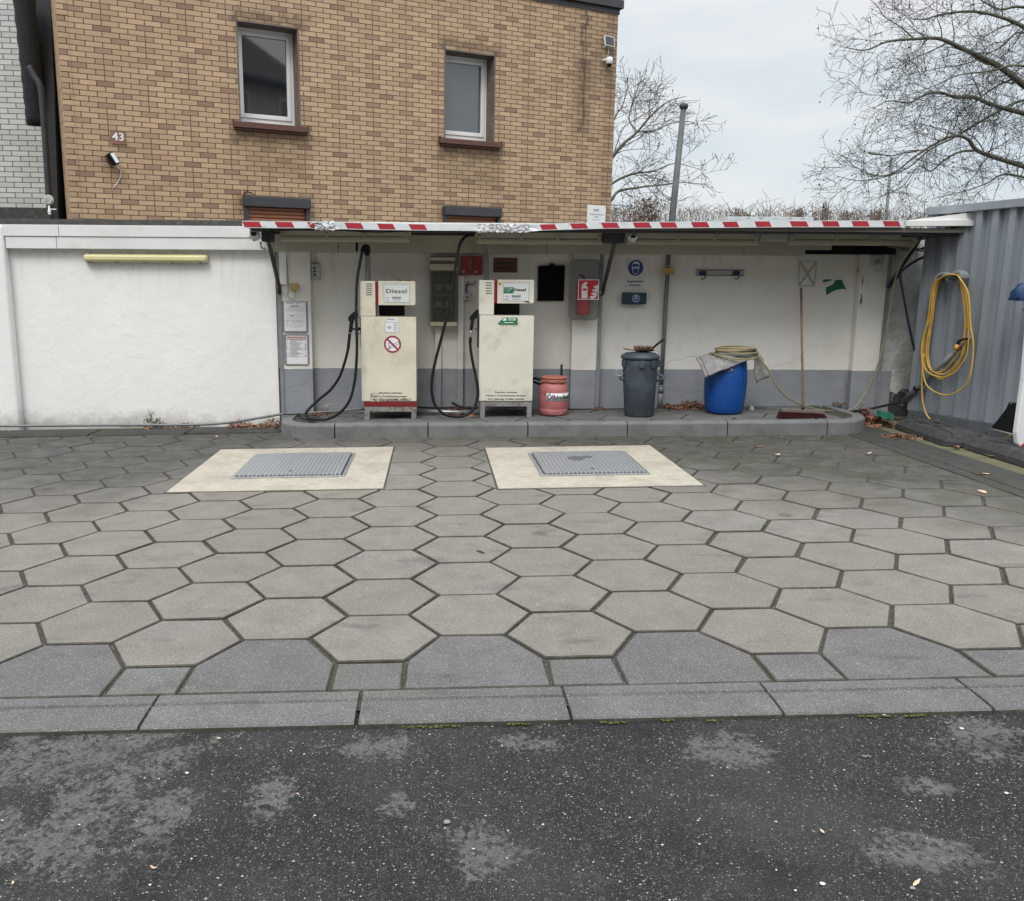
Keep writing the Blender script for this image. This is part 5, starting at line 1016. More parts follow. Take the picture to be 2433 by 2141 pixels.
for k, (x0, x1, y0) in enumerate(((180, 227, 853), (357, 403, 450))):
    m_ = MB(); b = FB.rect(7, x0, y0, x1, 1490, .06); m_.box(FB, b[0], b[1], .1, b[3], 0, .06); solo(m_, 'cable_duct', M['wall_dado'], ('shorter cable duct below the fuse cabinet, white over grey', 'taller cable duct beside the fuse cabinet, white over grey')[k], 'cable duct', 'cable ducts between the pumps', bevel=.003)
for k, (x0, x1) in enumerate(((387, 473), (487, 556))):
    t = thing('relay_box', ('left red relay box with round white dial on the wall beside the fuse cabinet', 'right red relay box partly behind the conduit of the right pump')[k], 'relay box', FB.P(*FB.px(7, x0, 445), 0), 'red relay boxes')
    a = Rb(x0, 296, x1, 445, .09); m_ = MB(); m_.box(FB, *a, 0, .09); m_.build('housing', M['relay_red'], t, .004)
    m_ = MB(); m_.box(FB, a[0]+.01, a[0]+.013, a[2]+.01, a[3]-.01, .09, .092); m_.box(FB, a[0]+.03, a[0]+.034, a[2]+.02, a[3]-.01, .09, .092); m_.box(FB, a[0]+.01, a[1]-.01, a[2]+.03, a[2]+.033, .09, .092); m_.build('ribs', M['maroon'], t)
    m_ = MB(); b = FB.px(7, x0+17, 418, .09); m_.disc(FB, b[0], b[1], .013, .09, .095, 14); m_.build('dial', M['box_grey'], t)
    if not k:
        m_ = MB()
        for y in (330, 355, 376): b = FB.px(7, 455, y, .09); m_.disc(FB, b[0], b[1], .006, .09, .094, 10)
        m_.build('lamps', M['box_grey'], t)
t = thing('round_switch_box', 'small grey switch box with round knob left of the right pump', 'switch', FB.P(*FB.px(7, 433, 645), 0))
a = Rb(407, 588, 460, 645, .05); m_ = MB(); m_.box(FB, *a, 0, .05); m_.build('housing', M['box_grey'], t, .004); m_ = MB(); b = FB.px(7, 433, 621, .055); m_.ring(FB, b[0], b[1], .006, .012, .05, .056, 16); m_.build('knob', M['black'], t)
m_ = MB(); m_.tube(crv([FB.P(b[0], a[3], .02), FB.P(b[0]-.01, a[3]+.05, .02), FB.P(b[0]+.005, a[3]+.09, .03), FB.P(b[0]+.01, a[3]+.125, .03)]), .006, 6); m_.tube(crv([FB.P(b[0]-.02, a[3]+.08, .02), FB.P(b[0]+.03, a[3]+.09, .03), FB.P(b[0]+.08, a[3]+.105, .04), FB.P(b[0]+.09, a[3]+.13, .04)]), .005, 6); m_.build('cable', M['black'], t)
t = thing('no_smoking_sign', 'small brown sign reading Rauchen verboten above the right pump', 'sign', FB.P(*FB.px(7, 735, 425), 0))
a = Rb(641, 308, 830, 425, .01); m_ = MB(); m_.box(FB, *a, 0, .008); m_.build('panel', M['sign_brown'], t, .001)
MPb = lambda n: (lambda u, v, d: FB.P(u, v, n+d)); Rx = lambda q: FB.rect(7, *q, .01)
m_ = MB(); tx(m_, MPb(.0082), Rx, 'Rauchen', 664, 808, 332, 360, .02); tx(m_, MPb(.0082), Rx, 'verboten!', 660, 815, 374, 402, .02)
for q in ((646, 313, 826, 315), (646, 418, 826, 420), (646, 313, 648, 420), (824, 313, 826, 420)): m_.box(FB, *Rx(q), .0082, .009)
m_.build('lettering', M['ink'], t)
t = thing('black_board', 'black clip board panel on the wall right of the right pump', 'board', FB.P(*FB.px(7, 1100, 650), 0))
m_ = MB(); m_.poly(FB, [FB.px(7, x, y, .03) for x, y in ((992, 650), (1197, 650), (1208, 374), (1188, 367), (1150, 369), (1125, 369), (1085, 369), (996, 372))], 0, .03); m_.build('panel', simple('board_black', (.004, .004, .005), .7, var=.1, spec=.1), t, .003); m_ = MB(); m_.box(FB, *Rb(1086, 352, 1124, 372, .03), .0, .035); m_.build('clip', M['black'], t)
# extinguisher cabinet
F8 = WY(9.45); R8 = lambda x0, y0, x1, y1, d=0.: F8.rect(8, x0, y0, x1, y1, d)
t = thing('extinguisher_cabinet', 'smoked plastic fire extinguisher cabinet with red sign on the pier', 'cabinet', F8.P(*F8.px(8, 170, 803), 0))
a = R8(55, 320, 290, 803, .17); m_ = MB(); m_.rpoly(F8, a[0], a[1], a[2], a[3], .045, 0.001, .02); m_.build('back_panel', M['box_grey'], t, .004)
m_ = MB(); o_ = rrect(a[0]+.004, a[1]-.004, a[2]+.004, a[3]-.004, .045); i_ = rrect(a[0]+.022, a[1]-.022, a[2]+.022, a[3]-.022, .035); k = len(o_)
m_.add([F8.P(*p, .02) for p in o_]+[F8.P(*p, .14) for p in o_]+[F8.P(*p, .17) for p in i_], [(i, (i+1) % k, k+(i+1) % k, k+i) for i in range(k)]+[(k+i, k+(i+1) % k, 2*k+(i+1) % k, 2*k+i) for i in range(k)]+[tuple(range(2*k, 3*k))]); m_.build('cover', M['smoked'], t)
m_ = MB(); m_.lathe(F8.P((a[0]+a[1])/2-.01, a[2]+.05, .085), [(.0, 0), (.072, .01), (.078, .03), (.078, .30), (.062, .34), (.022, .36), (.02, .39)], 24); ex = m_.build('extinguisher', simple('extinguisher_red', (.55, .03, .03), .3), t)
m_ = MB(); u = (a[0]+a[1])/2-.01; m_.tube([F8.P(u, a[2]+.43, .085), F8.P(u, a[2]+.46, .085), F8.P(u-.05, a[2]+.48, .10)], .012, 8); m_.build('valve', M['black'], ex)
m_ = MB()
for x in (60, 288): b = F8.px(8, x, 585, .1); m_.box(F8, b[0]-.006, b[0]+.006, b[1]-.012, b[1]+.012, .07, .12)
m_.build('latch', M['galv'], t)
q = R8(112, 480, 277, 640, .172); m_ = MB(); m_.box(F8, *q, .171, .1725); m_.build('sign_border', M['sign_white'], t)
w_ = q[1]-q[0]; X = lambda u: q[0]+w_*u; Yv = lambda v: q[3]-(q[3]-q[2])*v
m_ = MB(); m_.box(F8, X(.035), X(.965), Yv(.965), Yv(.035), .1725, .1732); m_.build('sign_ground', M['sign_red'], t)
m_ = MB(); n0, n1 = .1732, .1740; m_.poly(F8, [(X(u_), Yv(v_)) for u_, v_ in ((.17, .93), (.45, .93), (.45, .40), (.42, .34), (.36, .30), (.26, .30), (.20, .34), (.17, .40))], n0, n1); m_.poly(F8, [(X(u_), Yv(v_)) for u_, v_ in ((.27, .30), (.36, .30), (.36, .24), (.44, .20), (.44, .14), (.32, .12), (.28, .18), (.20, .21), (.14, .34), (.18, .35), (.24, .25))], n0, n1)
for (x0_, y0_), sc_f in (((.60, .94), 1.0), ((.66, .76), .92), ((.70, .58), .84), ((.76, .41), .74)):   # flame tongues
    m_.poly(F8, [(X(x0_+sc_f*a_), Yv(y0_-sc_f*b_)) for a_, b_ in ((0, 0), (.14, -.01), (.26, .06), (.32, .18), (.31, .33), (.22, .19), (.12, .12), (-.02, .11))], n0, n1)
m_.build('sign_symbol', M['sign_white'], t)
m_ = MB(); m_.box(F8, X(.22), X(.41), Yv(.56), Yv(.44), .1740, .1746); m_.build('sign_symbol_label', M['sign_red'], t)
# mandatory eye protection sign
t = thing('eye_protection_sign', 'white sign with blue roundel reading Augenschutz benutzen', 'sign', FB.P(*FB.px(8, 565, 545), 0))
R9 = lambda q: FB.rect(8, *q, .005); m_ = MB(); m_.box(FB, *R9((488, 317, 642, 546)), 0, .004); m_.build('panel', simple('sign_offwhite', (.66, .66, .65), .4), t)
def head_symbol(t, cx_, cy_, r, n, back=None):
    m_ = MB(); m_.disc(FB, cx_, cy_, r, n, n+.001, 32); m_.build('roundel', M['sign_blue'], t)
    n += .001; m_ = MB(); H_ = [(-.42, .55), (-.3, .7), (0, .76), (.3, .7), (.44, .5), (.46, .1), (.36, -.35), (.2, -.72), (-.2, -.72), (-.36, -.35), (-.46, .1)]
    pts = [FB.P(cx_+r*x, cy_+r*y, n) for x, y in H_]; m_.tube(crv(pts+[pts[0]], 4), r*.035, 4)
    m_.poly(FB, [(cx_+r*x, cy_+r*y) for x, y in ((-.44, .15), (.44, .15), (.44, -.02), (.30, -.15), (.08, -.13), (0, -.02), (-.08, -.13), (-.30, -.15), (-.44, -.02))], n, n+.0008)
    m_.poly(FB, [(cx_+r*x, cy_+r*y) for x, y in ((-.40, .5), (-.25, .66), (.1, .76), (.35, .62), (.42, .45), (.2, .5), (-.1, .55))], n, n+.0008); m_.build('face_symbol', M['sign_white'], t)
    m_ = MB()
    for dx in (-.2, .2): m_.disc(FB, cx_+r*dx, cy_-r*.0, r*.10, n+.0008, n+.0014, 10)
    m_.build('goggles', M['sign_blue'], t)
ce = FB.px(8, 567, 388, .005); head_symbol(t, ce[0], ce[1], .084, .004)
m_ = MB(); tx(m_, MPb(.0041), R9, 'Augenschutz', 500, 623, 485, 502, .03); tx(m_, MPb(.0041), R9, 'benutzen', 517, 603, 515, 531, .03); m_.build('lettering', M['ink'], t)
t = thing('goggles_box', 'dark teal goggles dispenser box with small roundel under the eye sign', 'box', FB.P(*FB.px(8, 562, 675), 0))
a = FB.rect(8, 467, 583, 655, 676, .08); m_ = MB(); m_.rpoly(FB, *a, .012, 0, .08); m_.build('housing', M['teal_box'], t, .008, 3)
ce = FB.px(8, 570, 630, .08); m_ = MB(); m_.ring(FB, ce[0], ce[1], .036, .040, .08, .0815, 28); m_.build('ring', M['sign_white'], t); head_symbol(t, ce[0], ce[1], .036, .0803)
m_ = MB()
for k in range(5): m_.box(FB, a[0]+.06+k*.028, a[0]+.07+k*.028, a[2]-.004, a[2]+.004, .03, .076)
m_.build('feet', M['black'], t)
# downpipe
t = thing('wall_pipe', 'grey downpipe with yellow tag on the wall right of the dustbin', 'pipe', at(8, 756, 1495, 9.5))
m_ = MB(); m_.tube([at(8, 828, 270, 9.5), at(8, 768, 1325, 9.5)], .0235, 14); m_.build('upper_pipe', M['pipe_grey'], t)
m_ = MB(); m_.tube([at(8, 769, 1322, 9.5), at(8, 765, 1380, 9.5)], .029, 14); m_.tube([at(8, 765, 1378, 9.5), at(8, 758, 1500, 9.5)], .027, 14); m_.build('lower_pipe', M['pipe_grey'], t)
m_ = MB(); a = at(8, 824, 370, 9.5); m_.ring(GFr() if False else Fr(a, 0), 0, 0, 0, 0, 0, 0) if False else m_.tube([a-Vector((0, 0, .008)), a+Vector((0, 0, .008))], .034, 14); m_.box(Fr(a), -.05, .05, -.005, .005, -.01, .01); m_.tube([at(8, 769, 1318, 9.5), at(8, 769, 1326, 9.5)], .031, 14); m_.build('clamp', M['galv'], t)
F9 = WY(9.46); m_ = MB(); a = F9.rect(8, 778, 390, 874, 439); m_.box(F9, *a, 0, .006); tg = m_.build('tag', M['tag_yellow'], t, .001)
m_ = MB()
for k in range(4): m_.box(F9, a[0]+.01, a[1]-.01, a[2]+.008+k*.008, a[2]+.011+k*.008, .006, .0066)
m_.build('tag_print', M['ink_grey'], tg)
# hook rail
t = thing('hook_rail', 'white rail with two blue hooks on the wall above the blue drum', 'hook rail', FB.P(*FB.px(8, 1234, 452), 0))
a = FB.rect(8, 1043, 404, 1425, 450, .01); m_ = MB(); m_.box(FB, a[0], a[1], a[2], a[3], 0, .008); m_.build('rail', M['box_grey'], t, .001)
m_ = MB(); m_.box(FB, a[0], a[1], a[3]-.006, a[3]+.001, .008, .016); m_.box(FB, a[0], a[1], a[2]-.001, a[2]+.006, .008, .016); m_.disc(FB, (a[0]+a[1])/2, (a[2]+a[3])/2, .004, .008, .012, 8); m_.build('edge', simple('rail_edge', (.05, .05, .14), .5), t)
for x in (1100, 1365):
    u, v = FB.px(8, x, 430, .03); m_ = MB(); m_.box(FB, u-.034, u+.034, v-.019, v+.021, .008, .035); h_ = m_.build('hook', simple('hook_block', (.008, .012, .09), .4) if x == 1100 else bpy.data.materials['hook_block'], t, .003)
    m_ = MB(); m_.tube(crv([FB.P(u+.01, v-.018, .03), FB.P(u+.022, v-.028, .035), FB.P(u+.024, v-.045, .045), FB.P(u+.005, v-.062, .055), FB.P(u-.018, v-.062, .06), FB.P(u-.03, v-.052, .062)], 5), .0048, 6); m_.build('hook_wire', M['black'], h_)
# tape residue and torn green paper
R2 = lambda *q: FB.rect(9, *q, .002); P9 = lambda x, y: FB.px(9, x, y, .002)
m_ = MB(); c4 = [(408, 328), (518, 330), (505, 488), (402, 490)]
_bk = [0]
def band(p, q, w_): 
    _bk[0] += 1; a, b = P9(*p), P9(*q); d = Vector((b[0]-a[0], b[1]-a[1])); d.normalize(); nx, ny = -d.y*w_/2, d.x*w_/2; m_.poly(FB, [(a[0]-nx, a[1]-ny), (b[0]-nx, b[1]-ny), (b[0]+nx, b[1]+ny), (a[0]+nx, a[1]+ny)], .0003, .0010+.0003*_bk[0])
for i in range(4): band(c4[i], c4[(i+1) % 4], .012)
band(c4[0], c4[2], .026); band(c4[1], c4[3], .026); solo(m_, 'tape_residue', M['tape_mark'], 'pale crossed tape residue in a square above the broom', 'tape mark')
m_ = MB(); m_.poly(FB, [P9(*p) for p in ((578, 500), (622, 480), (635, 466), (655, 452), (668, 448), (684, 452), (695, 480), (712, 512), (684, 508), (650, 514), (618, 528), (580, 550))][::-1], .0003, .003)
m_.poly(FB, [P9(*p) for p in ((557, 458), (570, 446), (600, 446), (625, 449), (600, 458), (575, 463), (560, 468))][::-1], .0003, .003); m_.poly(FB, [P9(*p) for p in ((625, 465), (640, 452), (658, 450), (640, 462))][::-1], .0003, .0025); solo(m_, 'torn_poster', M['green_paper'], 'torn green poster remnants on the wall right of the broom', 'poster remnant')
t = thing('wall_socket', 'grey wall socket with looping cable at the top of the right pier', 'socket', FP.P(*FP.px(9, 908, 352), 0))
a = FP.rect(9, 880, 290, 936, 354, .04); m_ = MB(); m_.box(FP, *a, 0, .04); m_.build('housing', M['box_grey'], t, .004); m_ = MB(); b = FP.px(9, 914, 328, .05); m_.disc(FP, b[0], b[1], .022, .04, .055, 18); m_.build('flap', M['grey_paint'], t, .003)
m_ = MB(); m_.tube([FP.P(*FP.px(9, x, y, .02), .02) for x, y in ((902, 354), (898, 380), (908, 398), (928, 392), (942, 360), (950, 310), (962, 275))], .004, 6); m_.build('cable', M['box_grey'], t)
# ================================================================== THINGS ON THE ISLAND
def gp(z, x, y, h=.136): return gnd(z, x, y, h)
b = gp(8, 570, 1540); R_ = 115/3.33/FOC*8.9
# dustbin
t = thing('dustbin', 'dark grey round dustbin with lid and wire handle on the island', 'bin', Vector((b.x, 8.93, gz(b.x)+.136)))
o = Vector((b.x, 8.93, gz(b.x)+.136)); top = at(8, 598, 1100, 8.93); Hh = top.z-o.z; ln = ((top.x-o.x)/Hh*.6, 0)
m_ = MB(); m_.lathe(o, [(0, 0.002), (.145, 0), (.152, .01), (.183, Hh-.05), (.183, Hh)], 40, lean=ln); m_.build('body', M['bin'], t)
m_ = MB(); m_.lathe(o+Vector((ln[0]*Hh, 0, Hh)), [(.186, -.008), (.200, -.004), (.202, .018), (.192, .032), (.165, .042), (.155, .052), (.08, .062), (0, .064)], 40); ld = m_.build('lid', M['bin'], t)
for ang in (200, 262, 300, 345):
    a = math.radians(ang); c_ = o+Vector((ln[0]*Hh+.19*math.cos(a), .19*math.sin(a), Hh-.045)); Q = Fr(c_, ang+90); m_ = MB(); m_.poly(Q, [(-.03, 0), (-.022, -.045), (.022, -.045), (.03, 0), (.03, .03), (-.03, .03)], -.012, .018); m_.build('lug', M['bin'], t, .003)
for s_ in (-1, 1):
    c_ = o+Vector((ln[0]*Hh*.6+s_*.165, -.03, Hh*.66)); m_ = MB(); m_.tube(crv([c_+Vector((0, .0, .045)), c_+Vector((s_*.055, -.03, .02)), c_+Vector((s_*.06, -.05, -.0)), c_+Vector((s_*.0, -.02, -.03))], 6), .013, 8); m_.build('side_handle', M['bin'], t)
m_ = MB(); m_.tube(crv([at(8, 445, 1115, 8.86), at(8, 438, 1150, 8.84), at(8, 420, 1195, 8.82), at(8, 408, 1228, 8.82), at(8, 430, 1240, 8.8), at(8, 462, 1240, 8.79)], 6), .0045, 6); m_.build('wire_handle', M['galv'], t)
zl = (o.z+Hh+.066)
t = thing('hand_brush', 'wooden hand brush with coir bristles lying on the dustbin lid', 'brush', at(8, 560, 1040, 8.88))
m_ = MB(); m_.tube(crv([at(8, 470, 1025, 8.86), at(8, 495, 1030, 8.87), at(8, 530, 1036, 8.88), at(8, 570, 1035, 8.90), at(8, 640, 1033, 8.93), at(8, 685, 1036, 8.95)], 5), [.010]*4+[.013]*4+[.011]*6+[.016]*12, 8, flat=.6); m_.build('handle', M['wood'], t)
m_ = MB(); rs = random.Random(1)
for k in range(520):
    a = at(8, 560+rs.random()*130, 1036, 8.91+.03*rs.uniform(-1, 1)); d = Vector((rs.uniform(-.02, .02), rs.uniform(-.045, .045), rs.uniform(-.012, .045))); m_.tube([a, a+d*.6, a+d+Vector((rs.uniform(-.008, .008), 0, rs.uniform(-.004, .006)))], .0011, 3, cap=False)
m_.build('bristles', M['bristle'], t)
t = thing('dustpan', 'black dustpan with raised handle lying on the dustbin lid', 'dustpan', at(8, 640, 1050, 8.9))
m_ = MB(); a = at(8, 525, 1050, 8.86); c_ = at(8, 738, 1046, 8.95); o2 = Vector(((a.x+c_.x)/2, 8.9, zl+.004)); m_.lathe(o2, [(0, 0), (.085, 0), (.11, .012), (.115, .016), (.085, .008), (0, .007)], 20, sx=1.0, sy=.75); m_.build('pan', M['black'], t)
m_ = MB(); m_.tube([at(8, 690, 1035, 8.92), at(8, 740, 990, 8.88), at(8, 788, 955, 8.84)], [.010, .011, .012], 8); m_.build('handle', M['black'], t)
# red canister
b = gp(7, 1112, 1570); o = Vector((at(7, 1112, 1560, 9.08).x, 9.08, gz(b.x)+.136)); r = 118/3.331/FOC*9.08*.98; Ht = at(7, 1112, 1290, 9.08).z-o.z
t = thing('oil_binder_canister', 'scuffed red plastic canister lettered Ölbindemittel beside the right pump', 'canister', o)
m_ = MB(); m_.lathe(o, [(0, .003), (r*.86, 0), (r*.95, .018), (r, .05), (r, .07), (r*.985, .074), (r, .078), (r*1.0, Ht*.62), (r*.985, Ht*.64), (r, Ht*.66), (r*1.0, Ht*.78), (r*.93, Ht*.9), (r*.80, Ht*.98), (r*.78, Ht), (0, Ht)], 44); m_.build('body', M['canister'], t)
m_ = MB(); m_.lathe(o+Vector((0, 0, Ht)), [(r*.80, -.004), (r*.86, .0), (r*.86, .03), (r*.84, .038), (r*.9, .04), (r*.9, .052), (r*.84, .058), (r*.62, .058), (r*.60, .050), (0, .050)], 40); ld = m_.build('lid', M['canister_lid'], t)
for ang in (-100, -60, -20, 200): a = math.radians(ang); m_ = MB(); Q = Fr(o+Vector((r*.87*math.cos(a), r*.87*math.sin(a), Ht+.012)), ang+90); m_.box(Q, -.034, .034, -.006, .01, -.01, .012); m_.build('lid_grip', M['canister_lid'], ld, .002)
v0 = at(7, 1112, 1445, 9.08-r).z-o.z; v1 = at(7, 1112, 1381, 9.08-r).z-o.z
def cyl(u, v, n, rad=r): 
    a = -math.pi/2+math.radians(-36)+u/rad; return o+Vector(((rad+n)*math.cos(a), (rad+n)*math.sin(a), v))
m_ = MB(); n_ = 26; L = .385; vs = []
for i in range(n_+1):
    for v in (v0, v1):
        vs += [cyl(L*i/n_, v, .0005), cyl(L*i/n_, v, .002)]
m_.add(vs, [(4*i+1, 4*i+5, 4*i+7, 4*i+3) for i in range(n_)]+[(4*i, 4*i+1, 4*i+3, 4*i+2)[::1] for i in (0, n_)]+[(4*i+2, 4*i+3, 4*i+7, 4*i+6) for i in range(n_)]+[(4*i, 4*i+4, 4*i+5, 4*i+1) for i in range(n_)], True); m_.build('label', M['sign_white'], t, recalc=True)
m_ = MB(); m_.text('Ölbindemittel', lambda u, v, n: cyl(u, v, .0021+n), .010, .380, v0+.018, (v1-v0)*.60, .0008, .025)
for q in (v0+.003, v1-.005): m_.add([cyl(L*i/n_, q+(.002 if k else 0), .0024) for i in range(n_+1) for k in (0, 1)], [(2*i, 2*i+1, 2*i+3, 2*i+2) for i in range(n_)])
m_.build('lettering', M['ink'], t, recalc=False)
m_ = MB()
for k, (ua, vb) in enumerate(((.03, .045), (.06, .05), (.10, .047), (.14, .042))): m_.add([cyl(ua+.03*i/3, vb+j*.004, .001) for i in range(4) for j in (0, 1)], [(2*i, 2*i+1, 2*i+3, 2*i+2) for i in range(3)])
m_.add([cyl(.04+.15*i/6, .025+j*.003, .001) for i in range(7) for j in (0, 1)], [(2*i, 2*i+1, 2*i+3, 2*i+2) for i in range(6)]); m_.build('worn_print', M['canister_lid'] if False else simple('worn_white', (.60, .42, .38), .6), t, recalc=False)
m_ = MB(); m_.tube([at(7, 1178, 1400, 9.3), at(7, 1180, 1152, 9.3)], .0125, 8); solo(m_, 'black_rod', M['black'], 'black rod standing behind the red canister', 'rod')
m_ = MB(); m_.tube(pxc([(7, 930, 1275, 9.3), (7, 965, 1262, 9.28), (7, 1010, 1272, 9.26), (7, 1060, 1290, 9.3)]), .015, 8); m_.tube(pxc([(7, 930, 1280, 9.34), (7, 965, 1292, 9.32), (7, 1005, 1308, 9.3), (7, 1060, 1320, 9.3)]), .013, 8); solo(m_, 'hose_ends', M['rubber'], 'two black hose ends between the right pump and the red canister', 'hose')
# blue drum with sack and hose
b = gp(8, 1330, 1560); o = Vector((b.x, 9.05, gz(b.x)+.136)); K = 9.05/FOC/3.33; Hd = at(8, 1345, 1085, 9.05).z-o.z
t = thing('blue_drum', 'blue plastic drum with a sack and coiled hose on top', 'drum', o)
m_ = MB(); pf = [(0, .004), (.165, .0), (.182, .008), (.190, .02), (.203, .09), (.214, .2), (.219, .30), (.216, .42), (.206, .52), (.196, Hd-.03), (.186, Hd-.01), (.17, Hd), (0, Hd)]; m_.lathe(o, pf, 48); m_.build('body', M['drum'], t)
m_ = MB(); m_.tube(crv([at(8, 1262, 1200, 8.90), at(8, 1285, 1206, 8.86), at(8, 1325, 1204, 8.83), at(8, 1328, 1190, 8.83), at(8, 1300, 1186, 8.84)], 5), .010, 8, flat=.6); m_.build('handle', M['galv'], t)
zt = o.z+Hd+.004
t = thing('sack', 'silver woven sack draped over the blue drum', 'sack', Vector((o.x, o.y, zt)))
m_ = MB(); vs = []; nu, nv = 36, 16
SK = [((1112, 1262, 8.79), (1042, 1106, 8.93)), ((1180, 1228, 8.785), (1110, 1074, 9.0)), ((1290, 1185, 8.80), (1200, 1052, 9.08)), ((1400, 1140, 8.83), (1300, 1046, 9.15)), ((1475, 1112, 8.86), (1400, 1046, 9.15)), ((1508, 1118, 8.86), (1548, 1082, 9.05)), ((1503, 1200, 8.85), (1592, 1165, 9.0)), ((1524, 1298, 8.85), (1624, 1255, 8.97))]
SKf = crv([at(8, *f_) for f_, b_ in SK], 8); SKb = crv([at(8, *b_) for f_, b_ in SK], 8)
def sackpt(s, v):                                 # s 0..1 left to right, v 0..1 front to back
    q = s*(len(SKf)-1); i = min(len(SKf)-2, int(q)); f_ = q-i; a = SKf[i].lerp(SKf[i+1], f_); b = SKb[i].lerp(SKb[i+1], f_)
    p = a.lerp(b, v)+Vector((0, 0, .028*math.sin(math.pi*min(1, v*1.1))*(1 if s < .65 else .3)))
    if (p.x-o.x)**2+(p.y-o.y)**2 < .205**2: p.z = max(p.z, zt+.012)
    nn = abs(mnoise.noise(p*9))*.018+mnoise.noise(p*24)*.005
    return p+Vector((nn*.3, -abs(nn)*.6, nn))
for i in range(nu+1):
    for j in range(nv+1): vs.append(sackpt(i/nu, j/nv))
m_.add(vs, [(i*(nv+1)+j, (i+1)*(nv+1)+j, (i+1)*(nv+1)+j+1, i*(nv+1)+j+1) for i in range(nu) for j in range(nv)], True)
def sackmat():
    n = NT('woven_sack'); g = n.noise(2, 1); w1 = n.math('SINE', n.math('MULTIPLY', n.sep(n.pos)[0], 900.)); w2 = n.math('SINE', n.math('MULTIPLY', n.sep(n.pos)[2], 900.)); w3 = n.math('SINE', n.math('MULTIPLY', n.sep(n.pos)[0], 230.))
    c = n.mix(n.rng(n.noise(9, 5), .35, .7), (.22, .215, .205), (.38, .375, .36)); c = n.mix(n.math('MULTIPLY', n.rng(w3, .8, 1.), .4), c, (.15, .15, .15)); c = n.mix(n.math('MULTIPLY', n.rng(n.noise(14, 5, .7), .6, .7), .7), c, (.16, .13, .11)); n.bump(n.math('ADD', w1, w2), .0012, .6); return n.fin(c, .5, .15)
sm = sackmat(); s_ = m_.build('cloth', sm, t); md = s_.modifiers.new('thickness', 'SOLIDIFY'); md.thickness = .006
m_ = MB(); m_.tube([sackpt(0, j/10)+Vector((0, 0, .002)) for j in range(11)], .0045, 6); m_.tube([sackpt(.055, j/10)+Vector((0, -.004, .004)) for j in range(11)], .003, 6); m_.tube([sackpt(1, j/10) for j in range(11)], .0045, 6); m_.tube([sackpt(i/30, 0) for i in range(31)], .0045, 6); m_.build('seams', M['maroon'] if False else simple('sack_seam', (.16, .11, .10), .8), t)
t = thing('garden_hose', 'beige garden hose coiled on the blue drum and trailing past the broom', 'hose', Vector((o.x, o.y, zt)))
m_ = MB(); pts = []; rs = random.Random(3); cxh = at(8, 1362, 1075, 8.95).x
for k in range(6*20):
    a = 2*math.pi*k/20; lp = k//20; rr_ = .172+.010*math.sin(lp*2.3)+.034*(lp == 0); pts.append(Vector((cxh+.012*math.sin(lp*1.9)+rr_*1.18*math.cos(a), 8.98+rr_*.86*math.sin(a), zt+.034+lp*.011+.008*math.sin(a*2+lp)+(.052*math.sin(a) if lp == 0 and math.sin(a) < 0 else 0))))
m_.tube(pts, .0085, 7); m_.build('coil', M['hose_beige'], t)
m_ = MB(); m_.tube(pxc([(8, 1530, 1080, 8.95), (8, 1534, 1060, 8.93), (9, 143, 935, 8.9), (9, 170, 985, 8.88), (9, 205, 1030, 8.87), (9, 245, 1110, 8.87), (9, 300, 1185, 8.9), (9, 370, 1235, 8.93), (9, 450, 1270, 8.98), (9, 540, 1292, 9.06), (9, 640, 1301, 9.15), (9, 720, 1297, 9.22), (9, 780, 1262, 9.26), (9, 830, 1190, 9.28), (9, 880, 1090, 9.28), (9, 920, 985, 9.27), (9, 950, 870, 9.26), (9, 975, 760, 9.22), (9, 1000, 610, 9.18), (9, 1022, 470, 9.1), (9, 1055, 370, 9.0), (9, 1100, 290, 8.9), (9, 1190, 180, 8.8)]), .0088, 7); m_.build('trailing_end', M['hose_beige'], t)
# broom
t = thing('broom', 'upright broom with worn wooden handle and dark red bristles leaning on the wall', 'broom', gp(9, 428, 1310))
Yb = gnd(9, 425, 1342, .138).y
m_ = MB(); m_.tube([at(9, 418, 502, 9.50), at(9, 419, 540, 9.47), at(9, 430, 1285, Yb)], .0125, 10); m_.build('handle', M['wood'], t)
Yb = gnd(9, 425, 1342, .138).y; F_ = WY(Yb); a = F_.rect(9, 285, 1282, 563, 1303); zb = a[2]; m_ = MB()
m_.add([F_.P(a[0], a[2], .03), F_.P(a[1]-.0, a[2]-.02, .03), F_.P(a[1], a[3]-.022, .03), F_.P(a[0], a[3]-.002, .03), F_.P(a[0], a[2], -.04), F_.P(a[1], a[2]-.02, -.04), F_.P(a[1], a[3]-.022, -.04), F_.P(a[0], a[3]-.002, -.04)], [(0, 1, 2, 3), (7, 6, 5, 4), (3, 2, 6, 7), (0, 4, 5, 1), (0, 3, 7, 4), (1, 5, 6, 2)]); m_.build('head', simple('grey_wood', (.16, .13, .11), .8, var=.3, scale=40), t, .004)
m_ = MB(); rs = random.Random(2); 
for k in range(1500):
    s_ = rs.random(); x = a[0]+(a[1]-a[0])*s_; y = Yb+rs.uniform(-.035, .04); z0 = a[2]-.02*s_; zg = gz(x)+.137; sp_ = (s_-.5)*.06; m_.tube([Vector((x, y, z0+.002)), Vector((x+sp_*.5+rs.uniform(-.004, .004), y-.004, (z0+zg)/2)), Vector((x+sp_+rs.uniform(-.008, .008), y-.012+rs.uniform(-.008, .008), zg+.002+rs.uniform(0, .006)))], .0013, 3, cap=False)
m_.build('bristles', M['bristle_red'], t)
m_ = MB(); m_.tube([at(9, 430, 1258, Yb+.01), at(9, 430, 1288, Yb)], .017, 10); m_.build('socket', M['steel_dark'], t)
